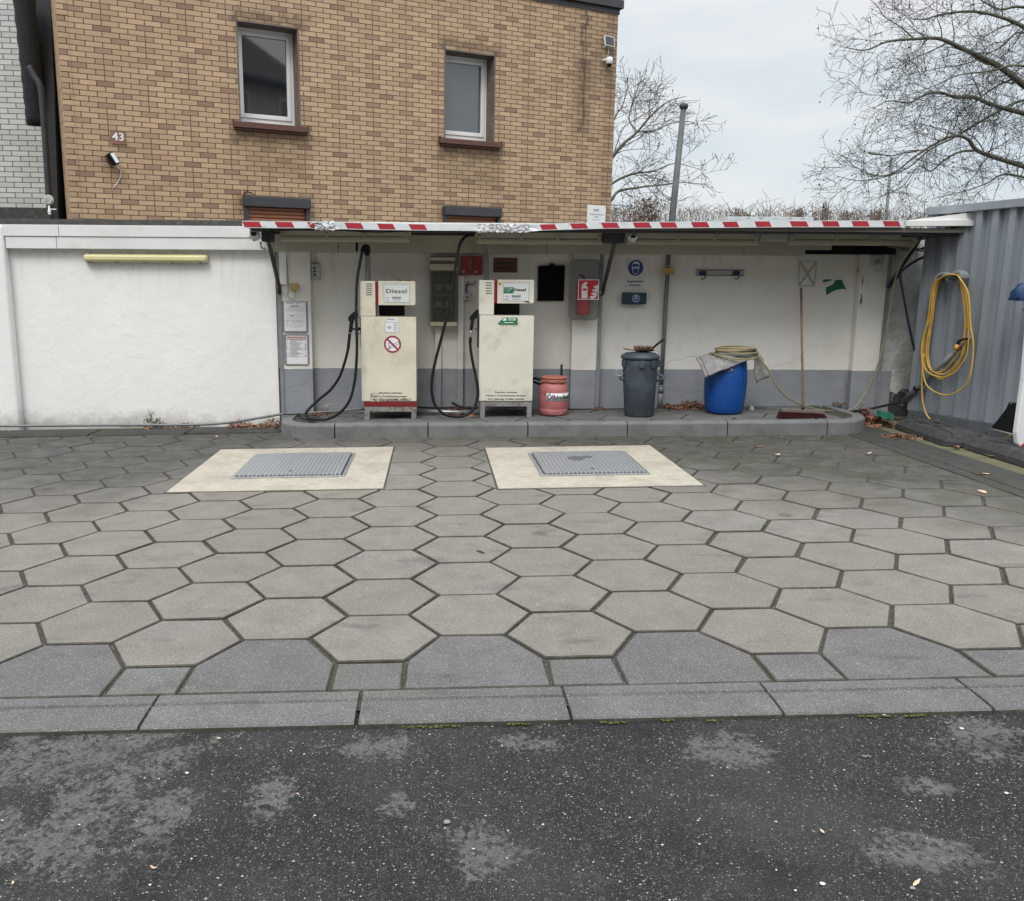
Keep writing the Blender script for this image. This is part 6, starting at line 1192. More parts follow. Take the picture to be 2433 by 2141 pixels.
# pipes and cables along the island
m_ = MB(); m_.tube([at(6, 1130, 1524, 9.2), at(7, 530, 1532, 9.15)], .020, 12); solo(m_, 'steel_pipe', M['galv'], 'galvanised pipe lying on the island between the two pumps', 'pipe')
m_ = MB(); m_.tube(pxc([(7, 40, 1492, 9.42), (7, 200, 1497, 9.42), (7, 400, 1492, 9.42), (7, 520, 1498, 9.4)]), .011, 7); m_.tube(pxc([(7, 310, 1455, 9.3), (7, 360, 1480, 9.28), (7, 430, 1497, 9.25), (7, 520, 1495, 9.2)]), .014, 7); solo(m_, 'black_cables', M['rubber'], 'loose black cables on the island behind the steel pipe', 'cable')
m_ = MB(); m_.tube(pxc([(5, -150, 1496, 8.98), (5, 200, 1495, 8.98), (5, 800, 1490, 8.98), (5, 1300, 1488, 8.98), (5, 1560, 1475, 9.02), (5, 1750, 1448, 9.12), (5, 1960, 1412, 9.22), (6, 100, 1542, 9.3), (6, 400, 1530, 9.36), (6, 720, 1505, 9.4)]), .0135, 8); solo(m_, 'floor_cable', M['pipe_grey'], 'long grey cable conduit along the foot of the left wall', 'cable')
m_ = MB(); m_.tube(pxc([(6, 205, 1550, 8.95), (6, 208, 1575, 8.9), (6, 260, 1590, 8.85), (6, 330, 1600, 8.8)]), .008, 6); solo(m_, 'loose_cable', M['rubber'], 'short black cable on the left end of the island', 'cable')
m_ = MB(); m_.tube(pxc([(7, 1235, 1505, 9.42), (8, 0, 1510, 9.42), (8, 400, 1510, 9.42), (8, 750, 1505, 9.42), (8, 1180, 1508, 9.42), (8, 1500, 1505, 9.42), (9, 300, 1305, 9.4), (9, 560, 1312, 9.36), (9, 700, 1308, 9.33), (9, 850, 1288, 9.3), (9, 1000, 1255, 9.2), (9, 1120, 1225, 9.1), (9, 1190, 1190, 9.0), (9, 1205, 1160, 8.98)]), .0135, 8); solo(m_, 'black_hose', M['rubber'], 'black hose running along the back of the island to the container', 'hose')
m_ = MB(); m_.tube([at(8, 1040, 1495, 9.5), at(8, 1195, 1492, 9.5)], .01, 6) if False else m_.lathe(at(8, 1482, 1530, 9.2), [(0, 0), (.02, .0), (.028, .02), (.022, .05), (.008, .07)], 10, sx=1.2); solo(m_, 'rag', M['box_grey'], 'grey rag on the island right of the blue drum', 'rag')

# ================================================================== CONTAINER AND RIGHT CORNER
t = thing('container', 'blue grey corrugated steel container at the right edge', 'container', FS.P(1, .05, 0))
m_ = MB(); pf = []; u = .0
while u < 3.4: pf += [(u, 0), (u+.066, 0), (u+.076, -.048), (u+.142, -.048)]; u += .176
pf.append((u, 0)); vs = []
for a, n_ in pf: vs += [FS.P(a, .22, n_), FS.P(a, 2.27, n_)]
m_.add(vs, [(2*i, 2*i+2, 2*i+3, 2*i+1) for i in range(len(pf)-1)]); m_.build('corrugated_wall', M['container'], t, recalc=False)
m_ = MB(); m_.box(FS, -.02, 3.5, .06, .225, -.10, .02); m_.build('bottom_rail', M['container_rail'], t, .006)
m_ = MB(); m_.box(FS, -.05, 3.5, 2.245, 2.325, -.12, .03); m_.build('top_rail', M['container_top'], t, .006)
m_ = MB(); m_.box(FS, -.04, .03, .22, 2.245, -.10, .012); m_.build('corner_post', M['container'], t, .004)
m_ = MB(); m_.box(FS, -.02, 3.5, .06, 2.3, -2.4, -.11); m_.build('body', M['container'], t)
m_ = MB()
for z, x, y in (('e', 415, 165), ('e', 415, 212), ('e', 1495, 415)): a = FS.px(z, x, y, .02); m_.disc(FS, a[0], a[1], .009, .019, .0215, 10)
m_.build('bolt', M['black'], t)
m_ = MB(); a = FS.px(9, 1765, 238, 0); rs = random.Random(7)
for x, y in ((1765, 238), (1800, 45), (1850, 640), (1667, 1050), (1387, 728)): a = FS.px(9, x, y, 0); m_.disc(FS, a[0], a[1], .005, -.046, .0015, 8, .010)
m_.build('dents', M['ink_grey'], t)
m_ = MB(); c_ = FS.P(.98, 2.35, -.30); m_.lathe(c_-Vector((0, 0, .03)), [(.10, 0), (.10, .05), (.15, .06), (.155, .075), (.155, .10), (.145, .11), (0, .115)], 28); solo(m_, 'roof_vent', M['container_rail'], 'flat round roof vent on top of the container', 'roof vent')
# hose bracket and yellow hose
t = thing('hose_bracket', 'two grey half round hose brackets on the container wall', 'hose bracket', FS.P(.3, 1.6, 0))
for x, y, rx in ((1345, 455, .085), (1440, 440, .08)):
    u, v = FS.px(9, x, y, .05); m_ = MB(); arc = [(u+rx*math.cos(math.radians(a)), v+rx*1.0*math.sin(math.radians(a))) for a in range(0, 181, 15)]; arc2 = [(u+rx*.68*math.cos(math.radians(a)), v+rx*.62*math.sin(math.radians(a))) for a in range(180, -1, -15)]; m_.poly(FS, arc+arc2, .0, .10); m_.build('saddle', M['grey_paint'], t, .004)
t = thing('yellow_hose', 'yellow striped hose hung in long loops on the container wall', 'hose', FS.P(.3, .6, 0))
def fs(x, y, n): return FS.P(*FS.px(9, x, y, n), n)
m_ = MB(); pts = []
loops = [((1268, 1212, 1048), (1483, 1452, 1), .05), ((1280, 1228, 1062), (1500, 1480, 1), .07), ((1262, 1205, 1080), (1492, 1500, 1), .09), ((1290, 1240, 1092), (1470, 1468, 1), .06), ((1275, 1200, 1195), (1505, 1534, 1), .11)]
for (xl, xl2, yb), (xr, xr2, _), n_ in loops:
    pts += [fs(1400, 415, n_+.02), fs(1345, 425, n_+.02), fs(xl+18, 470, n_), fs(xl-4, 560, n_), fs(xl-18, 680, n_), fs(xl2+10, 820, n_), fs(xl2, 930, n_), fs(xl2+25, 930+(yb-930)*.72, n_), fs((xl2+xr2)/2-30, yb, n_), fs(xr2-95, yb-25, n_), fs(xr2-25, yb-110, n_), fs(xr2, 880, n_), fs(xr+10, 740, n_), fs(xr+5, 620, n_), fs(xr-10, 520, n_), fs(1440, 430, n_+.02)]
m_.tube(crv(pts, 6), .0082, 7); m_.build('loops', M['hose_yellow'], t)
m_ = MB(); m_.tube(crv([fs(1215, 930, .1), fs(1203, 1020, .1), fs(1200, 1130, .1), fs(1205, 1230, .1), fs(1225, 1310, .1), fs(1255, 1355, .1), fs(1280, 1378, .12)], 6), .0082, 7); m_.tube(crv([fs(1590, 1492, .10), fs(1690, 1490, .10), fs(1740, 1475, .08), fs(1775, 1452, .07)], 5), .0082, 7); m_.build('loose_end', M['hose_yellow'], t)
m_ = MB(); m_.tube([fs(1418, 905, .12), fs(1432, 868, .12)], .019, 12); m_.build('coupling', M['orange'], t)
m_ = MB(); m_.tube([fs(1432, 868, .12), fs(1440, 845, .12)], .017, 12); m_.tube([fs(1440, 845, .12), fs(1470, 835, .11), fs(1500, 830, .09)], .012, 8); m_.build('connector', M['black'], t)
t = thing('drain_pipe', 'grey plastic drain pipe slanting from the wall foot up the container', 'pipe', fs(1110, 1215, .08))
m_ = MB(); m_.tube([at(9, 1078, 1238, 9.1), fs(1180, 1140, .05), fs(1290, 1030, .05), fs(1410, 925, .05)], .026, 12); m_.build('pipe', M['pipe_grey'], t)
m_ = MB(); m_.tube([fs(1395, 940, .05), fs(1430, 905, .05)], .019, 12); m_.tube(crv([fs(1430, 905, .05), fs(1480, 860, .05), fs(1505, 835, .03), fs(1515, 822, -.01)]), .020, 12); m_.build('elbow', M['pipe_grey'], t)
m_ = MB(); m_.tube([fs(1160, 1158, .05), fs(1172, 1147, .05)], .032, 12); m_.build('clamp', M['black'], t)
m_ = MB(); m_.tube([Vector(p) for p in pxc([(9, 1290, 262, 9.1), (9, 1240, 288, 9.1), (9, 1160, 328, 9.08), (9, 1095, 372, 9.06), (9, 1062, 410, 9.05), (9, 1066, 470, 9.05), (9, 1088, 590, 9.05), (9, 1112, 720, 9.05), (9, 1140, 850, 9.06), (9, 1168, 980, 9.08), (9, 1192, 1085, 9.1), (9, 1197, 1140, 9.1)])], .0125, 8); solo(m_, 'blue_hose', M['hose_blue'], 'dark blue hose hanging between the wall and the container', 'hose')
m_ = MB(); m_.tube(pxc([(9, 1195, 175, 8.8), (9, 1150, 250, 8.9), (9, 1100, 320, 9.0), (9, 1062, 380, 9.1), (9, 1040, 430, 9.2), (9, 1010, 470, 9.3), (9, 985, 500, 9.4)]), .016, 8); solo(m_, 'black_conduit', M['rubber'], 'black conduit following the right canopy strut', 'cable')
m_ = MB(); rs = random.Random(4)
for k in range(7): m_.tube(pxc([(9, 940, 195+k*4, 9.3), (9, 1010, 222+k*3, 9.2), (9, 1080, 240+k*3, 9.15), (9, 1160, 246+k*2-2*(k % 3), 9.12), (9, 1230, 238-k*3+14, 9.1), (9, 1295, 205+k*9, 9.1)]), .0042, 5)
m_.tube(pxc([(9, 1295, 268, 9.1), (9, 1200, 262, 9.12), (9, 1060, 245, 9.2), (9, 980, 235, 9.3)]), .008, 6); m_.tube([at(9, 1163, 262, 9.1), at(9, 1165, 330, 9.1)], .003, 5)
solo(m_, 'cable_bundle', simple('cable_grey', (.16, .15, .12), .6, var=.4, scale=50), 'bundle of thin cables bridging wall and container under the canopy', 'cable')
# flap, blue hood and beacon at the edge
fl = [fs(1765, 1242, .22), fs(1838, 1250, .22), fs(1830, 1460, .22), fs(1645, 1412, .22), fs(1700, 1345, .22), fs(1745, 1285, .22)]
m_ = MB(); k = len(fl); off = FS.N*-.012; m_.add(fl+[p+off for p in fl], [tuple(range(k)), tuple(range(k, 2*k))[::-1]]+[(i, (i+1) % k, k+(i+1) % k, k+i) for i in range(k)])
t = thing('mud_flap', 'black curved rubber flap standing before the container at the right edge', 'flap', fl[3]); m_.build('sheet', M['black'], t)
m_ = MB(); m_.tube([fs(1645, 1414, .225), fs(1832, 1462, .225)], .008, 6); m_.build('edge_strip', M['grey_paint'], t); m_ = MB(); m_.disc(FS, *FS.px(9, 1776, 1250, .23), .008, .22, .228, 12); m_.build('screw', M['galv'], t)
c_ = fs(1885, 582, .2); m_ = MB(); vs = []; n_ = 12
for i in range(n_+1):
    for j in range(9):
        th = math.pi*i/n_; ph = math.pi/2*j/8; rr_ = .16*(1+.03*math.cos(i*math.pi)); d = FS.U*(-math.cos(th)*math.cos(ph))+Vector((0, 0, 1))*math.sin(th)*math.cos(ph)*1.05+FS.N*math.sin(ph)*.8; vs.append(c_+d*rr_)
m_.add(vs, [(i*9+j, (i+1)*9+j, (i+1)*9+j+1, i*9+j+1) for i in range(n_) for j in range(8)], True); o_ = solo(m_, 'blue_hood', simple('hood_blue', (.006, .03, .10), .35), 'dark blue ribbed hood on the container at the right edge', 'hood'); md = o_.modifiers.new('thickness', 'SOLIDIFY'); md.thickness = .008
F_ = WY(7.05); t = thing('guide_beacon', 'white plastic guide beacon with red mark cut by the right edge', 'beacon', gnd('e', 1980, 640, .1))
c_ = F_.px('e', 1980, 640); L = [F_.px(9, x, y) for x, y in ((1862, 1105), (1815, 1440), (1822, 1510), (1840, 1535), (1880, 1532), (1930, 1470), (1930, 700), (1900, 690))]
m_ = MB(); m_.poly(F_, L, -.06, .0); m_.build('body', M['sign_white'], t, .012, 3); m_ = MB(); m_.poly(F_, [F_.px(9, x, y) for x, y in ((1838, 1525), (1870, 1500), (1885, 1500), (1885, 1522))], .0005, .003); m_.build('red_mark', M['sign_red'], t)
# recycled rubber feet
def foot(p0, p1, wid, h, label, base=.0):
    p0, p1 = Vector(p0), Vector(p1); d = p1-p0; L = math.hypot(d.x, d.y); e = Vector((d.x/L, d.y/L, 0)); s_ = Vector((e.y, -e.x, 0)); s_ = s_ if s_.x > 0 else -s_
    def P(a, b, n): q = p0+e*a+s_*b; return Vector((q.x, q.y, gz(q.x)+n+base))
    t = thing('rubber_foot', label, 'sign base', P(L/2, wid/2, 0), 'recycled rubber sign bases by the container')
    c = .11; out_ = [(c*.5, 0), (L-c, 0), (L, c*.9), (L, wid-c), (L-c, wid), (c, wid), (0, wid-c), (0, c*.5)]
    i_ = [(c*.5+.07, .05), (L-c-.05, .05), (L-.07, c*.9+.02), (L-.07, wid-c), (L-c-.03, wid-.05), (c+.03, wid-.05), (.07, wid-c), (.07, c*.5+.03)]
    k = 8; m_ = MB(); m_.add([P(*q, 0) for q in out_]+[P(*q, h*.45) for q in out_]+[P(*q, h) for q in i_], [(i, (i+1) % k, k+(i+1) % k, k+i) for i in range(k)]+[(k+i, k+(i+1) % k, 2*k+(i+1) % k, 2*k+i) for i in range(k)]+[tuple(range(2*k, 3*k)), tuple(range(k))[::-1]])
    b_ = m_.build('block', M['recycled'], t, .006)
    for (a0, a1, b0, b1) in ((.20*L, .40*L, .08, .17), (.45*L, .57*L, .14, .20), (.45*L, .57*L, .24, .30), (.24*L, .40*L, .23, .30), (.645*L, .69*L, .07, .30)):
        m_ = MB(); m_.add([P(a0, b0, h+.0015), P(a1, b0, h+.0015), P(a1, b1, h+.0015), P(a0, b1, h+.0015), P(a0, b0, h-.05), P(a1, b0, h-.05), P(a1, b1, h-.05), P(a0, b1, h-.05)], [(0, 1, 2, 3), (0, 4, 5, 1), (1, 5, 6, 2), (2, 6, 7, 3), (3, 7, 4, 0)]); m_.build('slot', M['ink'], t)
    m_ = MB(); m_.add([P(.72*L, .10, h+.022), P(L-.09, .09, h+.012), P(L-.09, wid-.12, h+.012), P(.72*L, wid-.10, h+.022), P(.70*L, .08, h-.02), P(L-.07, .07, h-.02), P(L-.07, wid-.10, h-.02), P(.70*L, wid-.08, h-.02)], [(0, 1, 2, 3), (4, 5, 1, 0), (5, 6, 2, 1), (6, 7, 3, 2), (7, 4, 0, 3)]); m_.build('raised_pad', M['recycled'], t, .004)
foot(gnd('e', 125, 350, .0), gnd('e', 925, 640, 0.), .40, .11, 'mossy black rubber sign base nearer the island corner, against the container')
foot(gnd('e', 1110, 640, .0), gnd('e', 2240, 990, 0.), .40, .11, 'black rubber sign base carrying the white beacon at the right edge')
m_ = MB(); rs = random.Random(12); vs = []
for i in range(11):
    for j in range(5):
        p = gnd(9, 905+11*i, 1322+9*j+i*3, .05); vs.append(p+Vector((0, 0, .035+.035*mnoise.noise(Vector((i*.5, j*.6, 2)))+.02*(j == 0))))
m_.add(vs, [(i*5+j, (i+1)*5+j, (i+1)*5+j+1, i*5+j+1) for i in range(10) for j in range(4)]); o_ = solo(m_, 'crumpled_bag', M['green_paper'], 'crumpled green plastic bag among leaves at the island end', 'bag'); o_.modifiers.new('thickness', 'SOLIDIFY').thickness = .003

# ================================================================== LEAVES, MOSS, STONES
def leaf(m_, c, s, rs, flat=.35):
    a = rs.uniform(0, 6.28); n = Vector((rs.gauss(0, flat), rs.gauss(0, flat), 1)).normalized(); u = Vector((math.cos(a), math.sin(a), 0)); u = (u-n*u.dot(n)).normalized(); v = n.cross(u); k = rs.uniform(.5, .9); cu = rs.uniform(-.25, .35)
    P = [(-1, 0), (-.5, .5*k), (-.35, .35*k), (.1, .62*k), (.3, .4*k), (1, .1), (1.1, 0), (.9, -.12), (.35, -.42*k), (.05, -.62*k), (-.3, -.35*k), (-.55, -.48*k)]
    m_.add([c+u*(x*s)+v*(y*s)+n*(cu*s*(x*x+2*y*y)) for x, y in P], [tuple(range(12))])
def heap(name, label, z, x0, x1, y0, y1, Y0_, Y1_, count, hgt, s=.03, base=None, seed=1, on=.137):
    rs = random.Random(seed); m_ = MB()
    xa, xb = at(z, x0, y1, Y0_).x, at(z, x1, y1, Y0_).x
    for k in range(count):
        u = rs.random(); x = xa+(xb-xa)*u; v = min(1, abs(rs.gauss(0, .45))); y = Y1_-(Y1_-Y0_)*v
        pr = max(0., math.sin(math.pi*u))**.5*(1-v)*(.55+.45*math.sin(u*9+seed)); h = rs.random()*hgt*pr; leaf(m_, Vector((x, y, gz(x)+on+.004+h)), s*rs.uniform(.45, 1.1), rs, .5)
    return solo(m_, name, M['leaf'], label, 'leaves', None, 'stuff')
heap('leaf_heap', 'brown leaf heap at the wall foot between drum and downpipe', 8, 815, 1185, 1440, 1500, 9.25, 9.52, 260, .11, .034, seed=2)
heap('leaf_heap', 'small brown leaf heap beside the left pump hose', 6, 290, 440, 1490, 1525, 9.2, 9.52, 110, .06, .026, seed=3)
heap('leaf_heap', 'brown leaves between the pumps under the fuse cabinet', 7, 240, 500, 1450, 1560, 9.0, 9.5, 150, .07, .036, seed=4)
heap('leaf_heap', 'small leaf heap under the wall post left of the dustbin', 8, 245, 330, 1475, 1505, 9.3, 9.5, 40, .035, .026, seed=5)
heap('leaf_heap', 'leaves and weed at the foot of the white left wall', 5, 940, 1320, 1430, 1480, 9.15, 9.48, 260, .10, .024, seed=6, on=.0)
heap('leaf_heap', 'long brown leaf drift at the left wall beside the island', 5, 1540, 1985, 1410, 1495, 9.1, 9.47, 520, .13, .026, seed=7, on=.0)
heap('leaf_heap', 'brown leaf heap in the corner beyond the right end of the island', 9, 862, 1075, 1295, 1400, 8.72, 9.35, 420, .15, .036, seed=8, on=.0)
heap('leaf_heap', 'thin leaf line before the first rubber base', 'e', 170, 630, 430, 580, 7.95, 8.25, 150, .02, .026, seed=9, on=.0)
heap('leaf_heap', 'leaves at the corner of wall and container', 9, 1040, 1130, 1290, 1330, 9.0, 9.4, 60, .05, .035, seed=10, on=.0)
heap('leaf_heap', 'dried leaves in front of the broom at the back wall', 9, 640, 720, 1265, 1290, 9.4, 9.53, 40, .04, .024, seed=11)
m_ = MB(); rs = random.Random(14)
for x, y in ((983, 486), (1000, 488), (1020, 482), (1040, 485), (1060, 487), (1075, 486)): leaf(m_, at(6, x, y, 9.0+rs.uniform(-.05, .1)), .022, rs, .8)
solo(m_, 'leaf_heap', M['leaf'], 'few dark leaves on top of the left pump head', 'leaves', None, 'stuff')
# single leaves on the paving, each one its own
singles = [('e', 330, 640, .035), ('e', 1430, 1275, .05), ('e', 1450, 1030, .045), ('e', 1060, 645, .05), ('e', 1570, 775, .045), (9, 262, 1588, .04), (9, 155, 1532, .035), (9, 853, 1580, .035), (9, 305, 1468, .04), ('e', 800, 258, .04), (5, 1505, 1572, .03), (4, -1, -1, 0)]
where = ['beside the border joint near the island end', 'lying alone on the right-hand pavers', 'caught at a border stone joint', 'under the edge of the first rubber base', 'on the moss strip by the second rubber base', 'on the pavers in front of the broom', 'on the pavers in front of the drum', 'on the pavers left of the border stones', 'at the foot of the island kerb before the broom', 'on top of the first rubber base', 'on the pavers at the left end of the island']
for k, (z, x, y, s) in enumerate(singles[:-1]):
    m_ = MB(); rs = random.Random(50+k); p = gnd(z, x, y, .006 if k != 9 else .12); leaf(m_, p+Vector((0, 0, .006)), s, rs, .15); o_ = solo(m_, 'fallen_leaf', M['leaf_pale'] if k % 3 else M['leaf'], 'single dry leaf '+where[k], 'leaf', 'single fallen leaves'); o_.modifiers.new('thickness', 'SOLIDIFY').thickness = .001
Z7c = (0, 1680, 2.555); ZM['u'] = Z7c; ZM['w'] = (1633, 1680, 2.555)
for k, (z, x, y, s, w_) in enumerate((('u', 932, 978, .013, 'pinkish dry leaf lying on the dark asphalt at lower left'), ('u', 78, 1068, .007, 'small orange leaf scrap at the lower left corner'), ('w', 1392, 1066, .014, 'forked brown leaf on the asphalt at lower right'), ('w', 820, 755, .010, 'small rust leaf scrap on the asphalt right of centre'), ('u', 1808, 525, .008, 'pale seed husk on the asphalt left of centre'), ('u', 1330, 190, .009, 'cream husk just below the front kerb on the left'))):
    m_ = MB(); rs = random.Random(70+k); leaf(m_, gnd(z, x, y, -.016), s, rs, .15); o_ = solo(m_, 'fallen_leaf', M['leaf_pale'], w_, 'leaf', 'scraps on the asphalt'); o_.modifiers.new('thickness', 'SOLIDIFY').thickness = .001
def pebble(m_, c, s, rs, sq=.6):
    V8 = []; n_ = 8
    for j, (r_, z) in enumerate(((.0, -.5), (.8, -.3), (1., .1), (.7, .5), (0, .6))):
        for i in range(n_): a = 2*math.pi*i/n_; k = 1+rs.uniform(-.2, .2); V8.append(c+Vector((math.cos(a)*r_*s*k, math.sin(a)*r_*s*k*.8, (z*sq+.2)*s)))
    m_.add(V8, [(j*n_+i, j*n_+(i+1) % n_, (j+1)*n_+(i+1) % n_, (j+1)*n_+i) for j in range(4) for i in range(n_)], True)
m_ = MB(); rs = random.Random(21)
for k in range(2600):
    y = 1.65+1.15*rs.random()**.8; x = rs.uniform(-.75, .75)*y*1.15; s = .0012+.0034*rs.random()**3; pebble(m_, GF.P(x, y, -.021), s, rs)
solo(m_, 'grit', M['stone'], 'fine grey grit strewn over the asphalt', 'grit', None, 'stuff')
m_ = MB()
for k in range(620):
    y = 1.65+1.15*rs.random(); x = rs.uniform(-.75, .75)*y*1.15; s = .0010+.0034*rs.random()**4; pebble(m_, GF.P(x, y, -.021), s, rs)
for k in range(160):
    y = rs.uniform(3, 8); x = rs.uniform(-.6, .6)*y; s = rs.uniform(.0015, .003); pebble(m_, GF.P(x, y, .001), s, rs) if x < 4 else None
solo(m_, 'pale_grit', M['stone_pale'], 'pale stone chips strewn over asphalt and joints', 'grit', None, 'stuff')
for k, (z, x, y, s, lab_, mt) in enumerate((('w', 1195, 50, .009, 'white crumb of plaster right below the front kerb', 'stone_pale'), ('w', 1665, 133, .008, 'flat white pebble near the kerb at the right', 'stone_pale'), ('w', 1575, 100, .009, 'grey flat stone near the kerb at the right', 'stone'), ('w', 1075, 303, .010, 'light grey stone on the asphalt right of centre', 'stone'), ('u', 1135, 402, .007, 'white pebble on a pale asphalt patch at left', 'stone_pale'), (0, 1062, 1955, .012, 'blue grey stone in the middle of the asphalt', 'stone'), ('w', 820, 1075, .008, 'tan pebble at the bottom right of centre', 'stone_pale'), ('w', 1938, 525, .007, 'cream pebble near the right edge', 'stone_pale'), ('w', 1367, 1102, .008, 'grey stone beside the forked leaf', 'stone'))):
    m_ = MB(); rs = random.Random(90+k); pebble(m_, gnd(z, x, y, -.02), s, rs); solo(m_, 'stone', M[mt], lab_, 'stone', 'larger stones on the asphalt')
# moss tufts at the kerb and wall foot
m_ = MB(); rs = random.Random(31)
def mossat(p, s, n_=14):
    for k in range(n_): pebble(m_, p+Vector((rs.gauss(0, s), rs.gauss(0, s*.25), 0)), rs.uniform(.003, .007), rs, .7)
for z, x in ((0, 970), (0, 1000), (0, 1030), (0, 1050), (0, 1080), (0, 1220), (0, 1240), (0, 1445), (0, 1470), (0, 1590), (0, 1690), (0, 2055), (0, 2075), (0, 2110), (0, 2160), (0, 2180), (0, 2195)):
    yk = 1740-57*x/2433; q_ = gnd(0, x, yk, 0); mossat(Vector((q_.x, 2.785+rs.uniform(-.004, .002), gz(q_.x)-.018)), .016, 10)
for k in range(46):
    x = rs.uniform(-4.7, -1.8); 
    if mnoise.noise(Vector((x*1.6, 3, 0))) > -.08: mossat(GF.P(x, 9.04+.02*x+rs.uniform(-.03, .28), .008), .05, 16)
for k in range(10): mossat(GF.P(-3.2+rs.uniform(-.3, .3), 9.42, .015), .04, 20)
mossat(gnd(3, 960-200, 2833, .0), .0, 0); mossat(GF.P(1.0+.38, KF(1.4)-.012, 0), .06, 20)
solo(m_, 'moss', M['moss'], 'green moss tufts along kerb and wall foot', 'moss', None, 'stuff')
m_ = MB(); rs = random.Random(33); bz = at(5, 1050, 1450, 9.42)
for k in range(9):
    tip = at(5, 1000+rs.random()*80, 1372+rs.random()*50, 9.4+rs.uniform(-.05, .03)); pts = crv([bz+Vector((rs.uniform(-.02, .02), 0, 0)), bz.lerp(tip, .5)+Vector((rs.uniform(-.02, .02), 0, 0)), tip], 4); m_.tube(pts, .0015, 4)
    for q in range(3): leaf(m_, tip+Vector((rs.gauss(0, .008), 0, -q*.015)), .008, rs, 1)
for k in range(60): leaf(m_, bz+Vector((rs.gauss(0, .05), rs.uniform(-.05, .02), rs.random()*.05-.04)), .016, rs, .9)
solo(m_, 'weed', simple('weed_green', (.09, .10, .04), .8, var=.4, scale=40), 'small dry weed growing at the foot of the left wall', 'weed', None, 'stuff')
m_ = MB(); m_.tube([gnd(0, 1133, 1308, .006), gnd(0, 1143, 1311, .008), gnd(0, 1152, 1314, .006)], [.003, .005, .002], 6); solo(m_, 'twig', simple('dark_twig', (.05, .03, .02), .8), 'small dark twig on the pavers in the middle of the forecourt', 'twig')

# ================================================================== BACKGROUND
def branch_tree(limbs, seed, Yd, depth=4, dens=1.0, rmin=.006, droop=.10, spread=1.6):
    """limbs: lists of world points with radii; grows side branches all along them"""
    rs = random.Random(seed); big = MB(); small = MB(); balls = []
    def grow(p, d, L, r, lv):
        n_ = max(3, int(L/.28)); pts = [p]; q = p; dd = d.copy(); rr = [r]
        for i in range(n_):
            dd = (dd+Vector((rs.gauss(0, .17), rs.gauss(0, .17), rs.gauss(0, .15)-droop*(lv-1)*.35))).normalized(); q = q+dd*(L/n_); pts.append(q); rr.append(max(rmin, r*(1-.85*(i+1)/n_)))
        (big if r > .03 else small).tube(pts, rr, 5 if r > .03 else 3, cap=False)
        kids(pts, rr, L, lv)
        if lv >= depth and rs.random() < .5: balls.append(pts[-1]-Vector((0, 0, rs.uniform(.05, .15))))
    def kids(pts, rr, L, lv, k_=1.0):
        if lv >= depth: return
        cnt = int(L*(2.0, 2.7, 3.4, 3.4)[min(lv, 3)]*dens*k_)+1
        for k in range(cnt):
            t_ = rs.uniform(.12, 1); i = min(len(pts)-2, int(t_*(len(pts)-1))); f_ = t_*(len(pts)-1)-i; p = pts[i].lerp(pts[i+1], f_); ax = (pts[i+1]-pts[i]).normalized()
            side = Vector((rs.gauss(0, 1), rs.gauss(0, 1), rs.gauss(0, 1)+.15)); side = (side-ax*side.dot(ax)).normalized(); d = (ax*rs.uniform(.35, 1.0)+side*rs.uniform(.6, 1)).normalized()
            l = min(L*.62, (3.2, 1.9, 1.05, .6)[min(lv, 3)]*spread*rs.uniform(.5, 1.15))*(1.1-.5*t_); grow(p, d, l, max(rmin, rr[i]*rs.uniform(.22, .42)), lv+1)
    for pts, r0, r1, den in limbs:
        P = crv(pts, 5); n_ = len(P); rr = [(r0+(r1-r0)*(i/(n_-1))**.6)*.62 for i in range(n_)]
        P = [p+Vector((0, 0, .03*mnoise.noise(p*1.3))) for p in P]; big.tube(P, rr, 8, cap=False); L = sum((P[i+1]-P[i]).length for i in range(n_-1)); kids(P, rr, L, 1, den)
    return big, small, balls
def make_tree(name, label, limbs, trunk, seed, Y_, **kw):
    t = thing(name, label, 'tree', trunk[0][0], 'bare plane trees'); big, small, balls = branch_tree(limbs, seed, Y_, **kw)
    tr = MB(); P = crv([p for p, r in trunk], 5); rr = [trunk[0][1]+(trunk[-1][1]-trunk[0][1])*i/(len(P)-1) for i in range(len(P))]; tr.tube(P, rr, 14); tr.build('trunk', M['bark'], t, recalc=False)
    big.build('limbs', M['bark'], t, recalc=False); small.build('crown', M['twig'], t, recalc=False)
    b = MB(); rs = random.Random(seed)
    for p in balls[::7]:
        s = .026; b.add([p+Vector(v)*s for v in ((1, 0, 0), (-1, 0, 0), (0, 1, 0), (0, -1, 0), (0, 0, 1), (0, 0, -1))], [(0, 2, 4), (2, 1, 4), (1, 3, 4), (3, 0, 4), (2, 0, 5), (1, 2, 5), (3, 1, 5), (0, 3, 5)])
    if b.v: b.build('seed_balls', M['twig'], t, recalc=False)['kind'] = 'stuff'
    return t
A4 = lambda x, y, Y_: at(4, x, y, Y_)
TR = [A4(2900, 1500, 24), A4(2850, 700, 24), A4(2800, 200, 24)]
def L4(pts, r0, r1, den=1.0): return ([A4(*p) for p in pts], r0, r1, den)
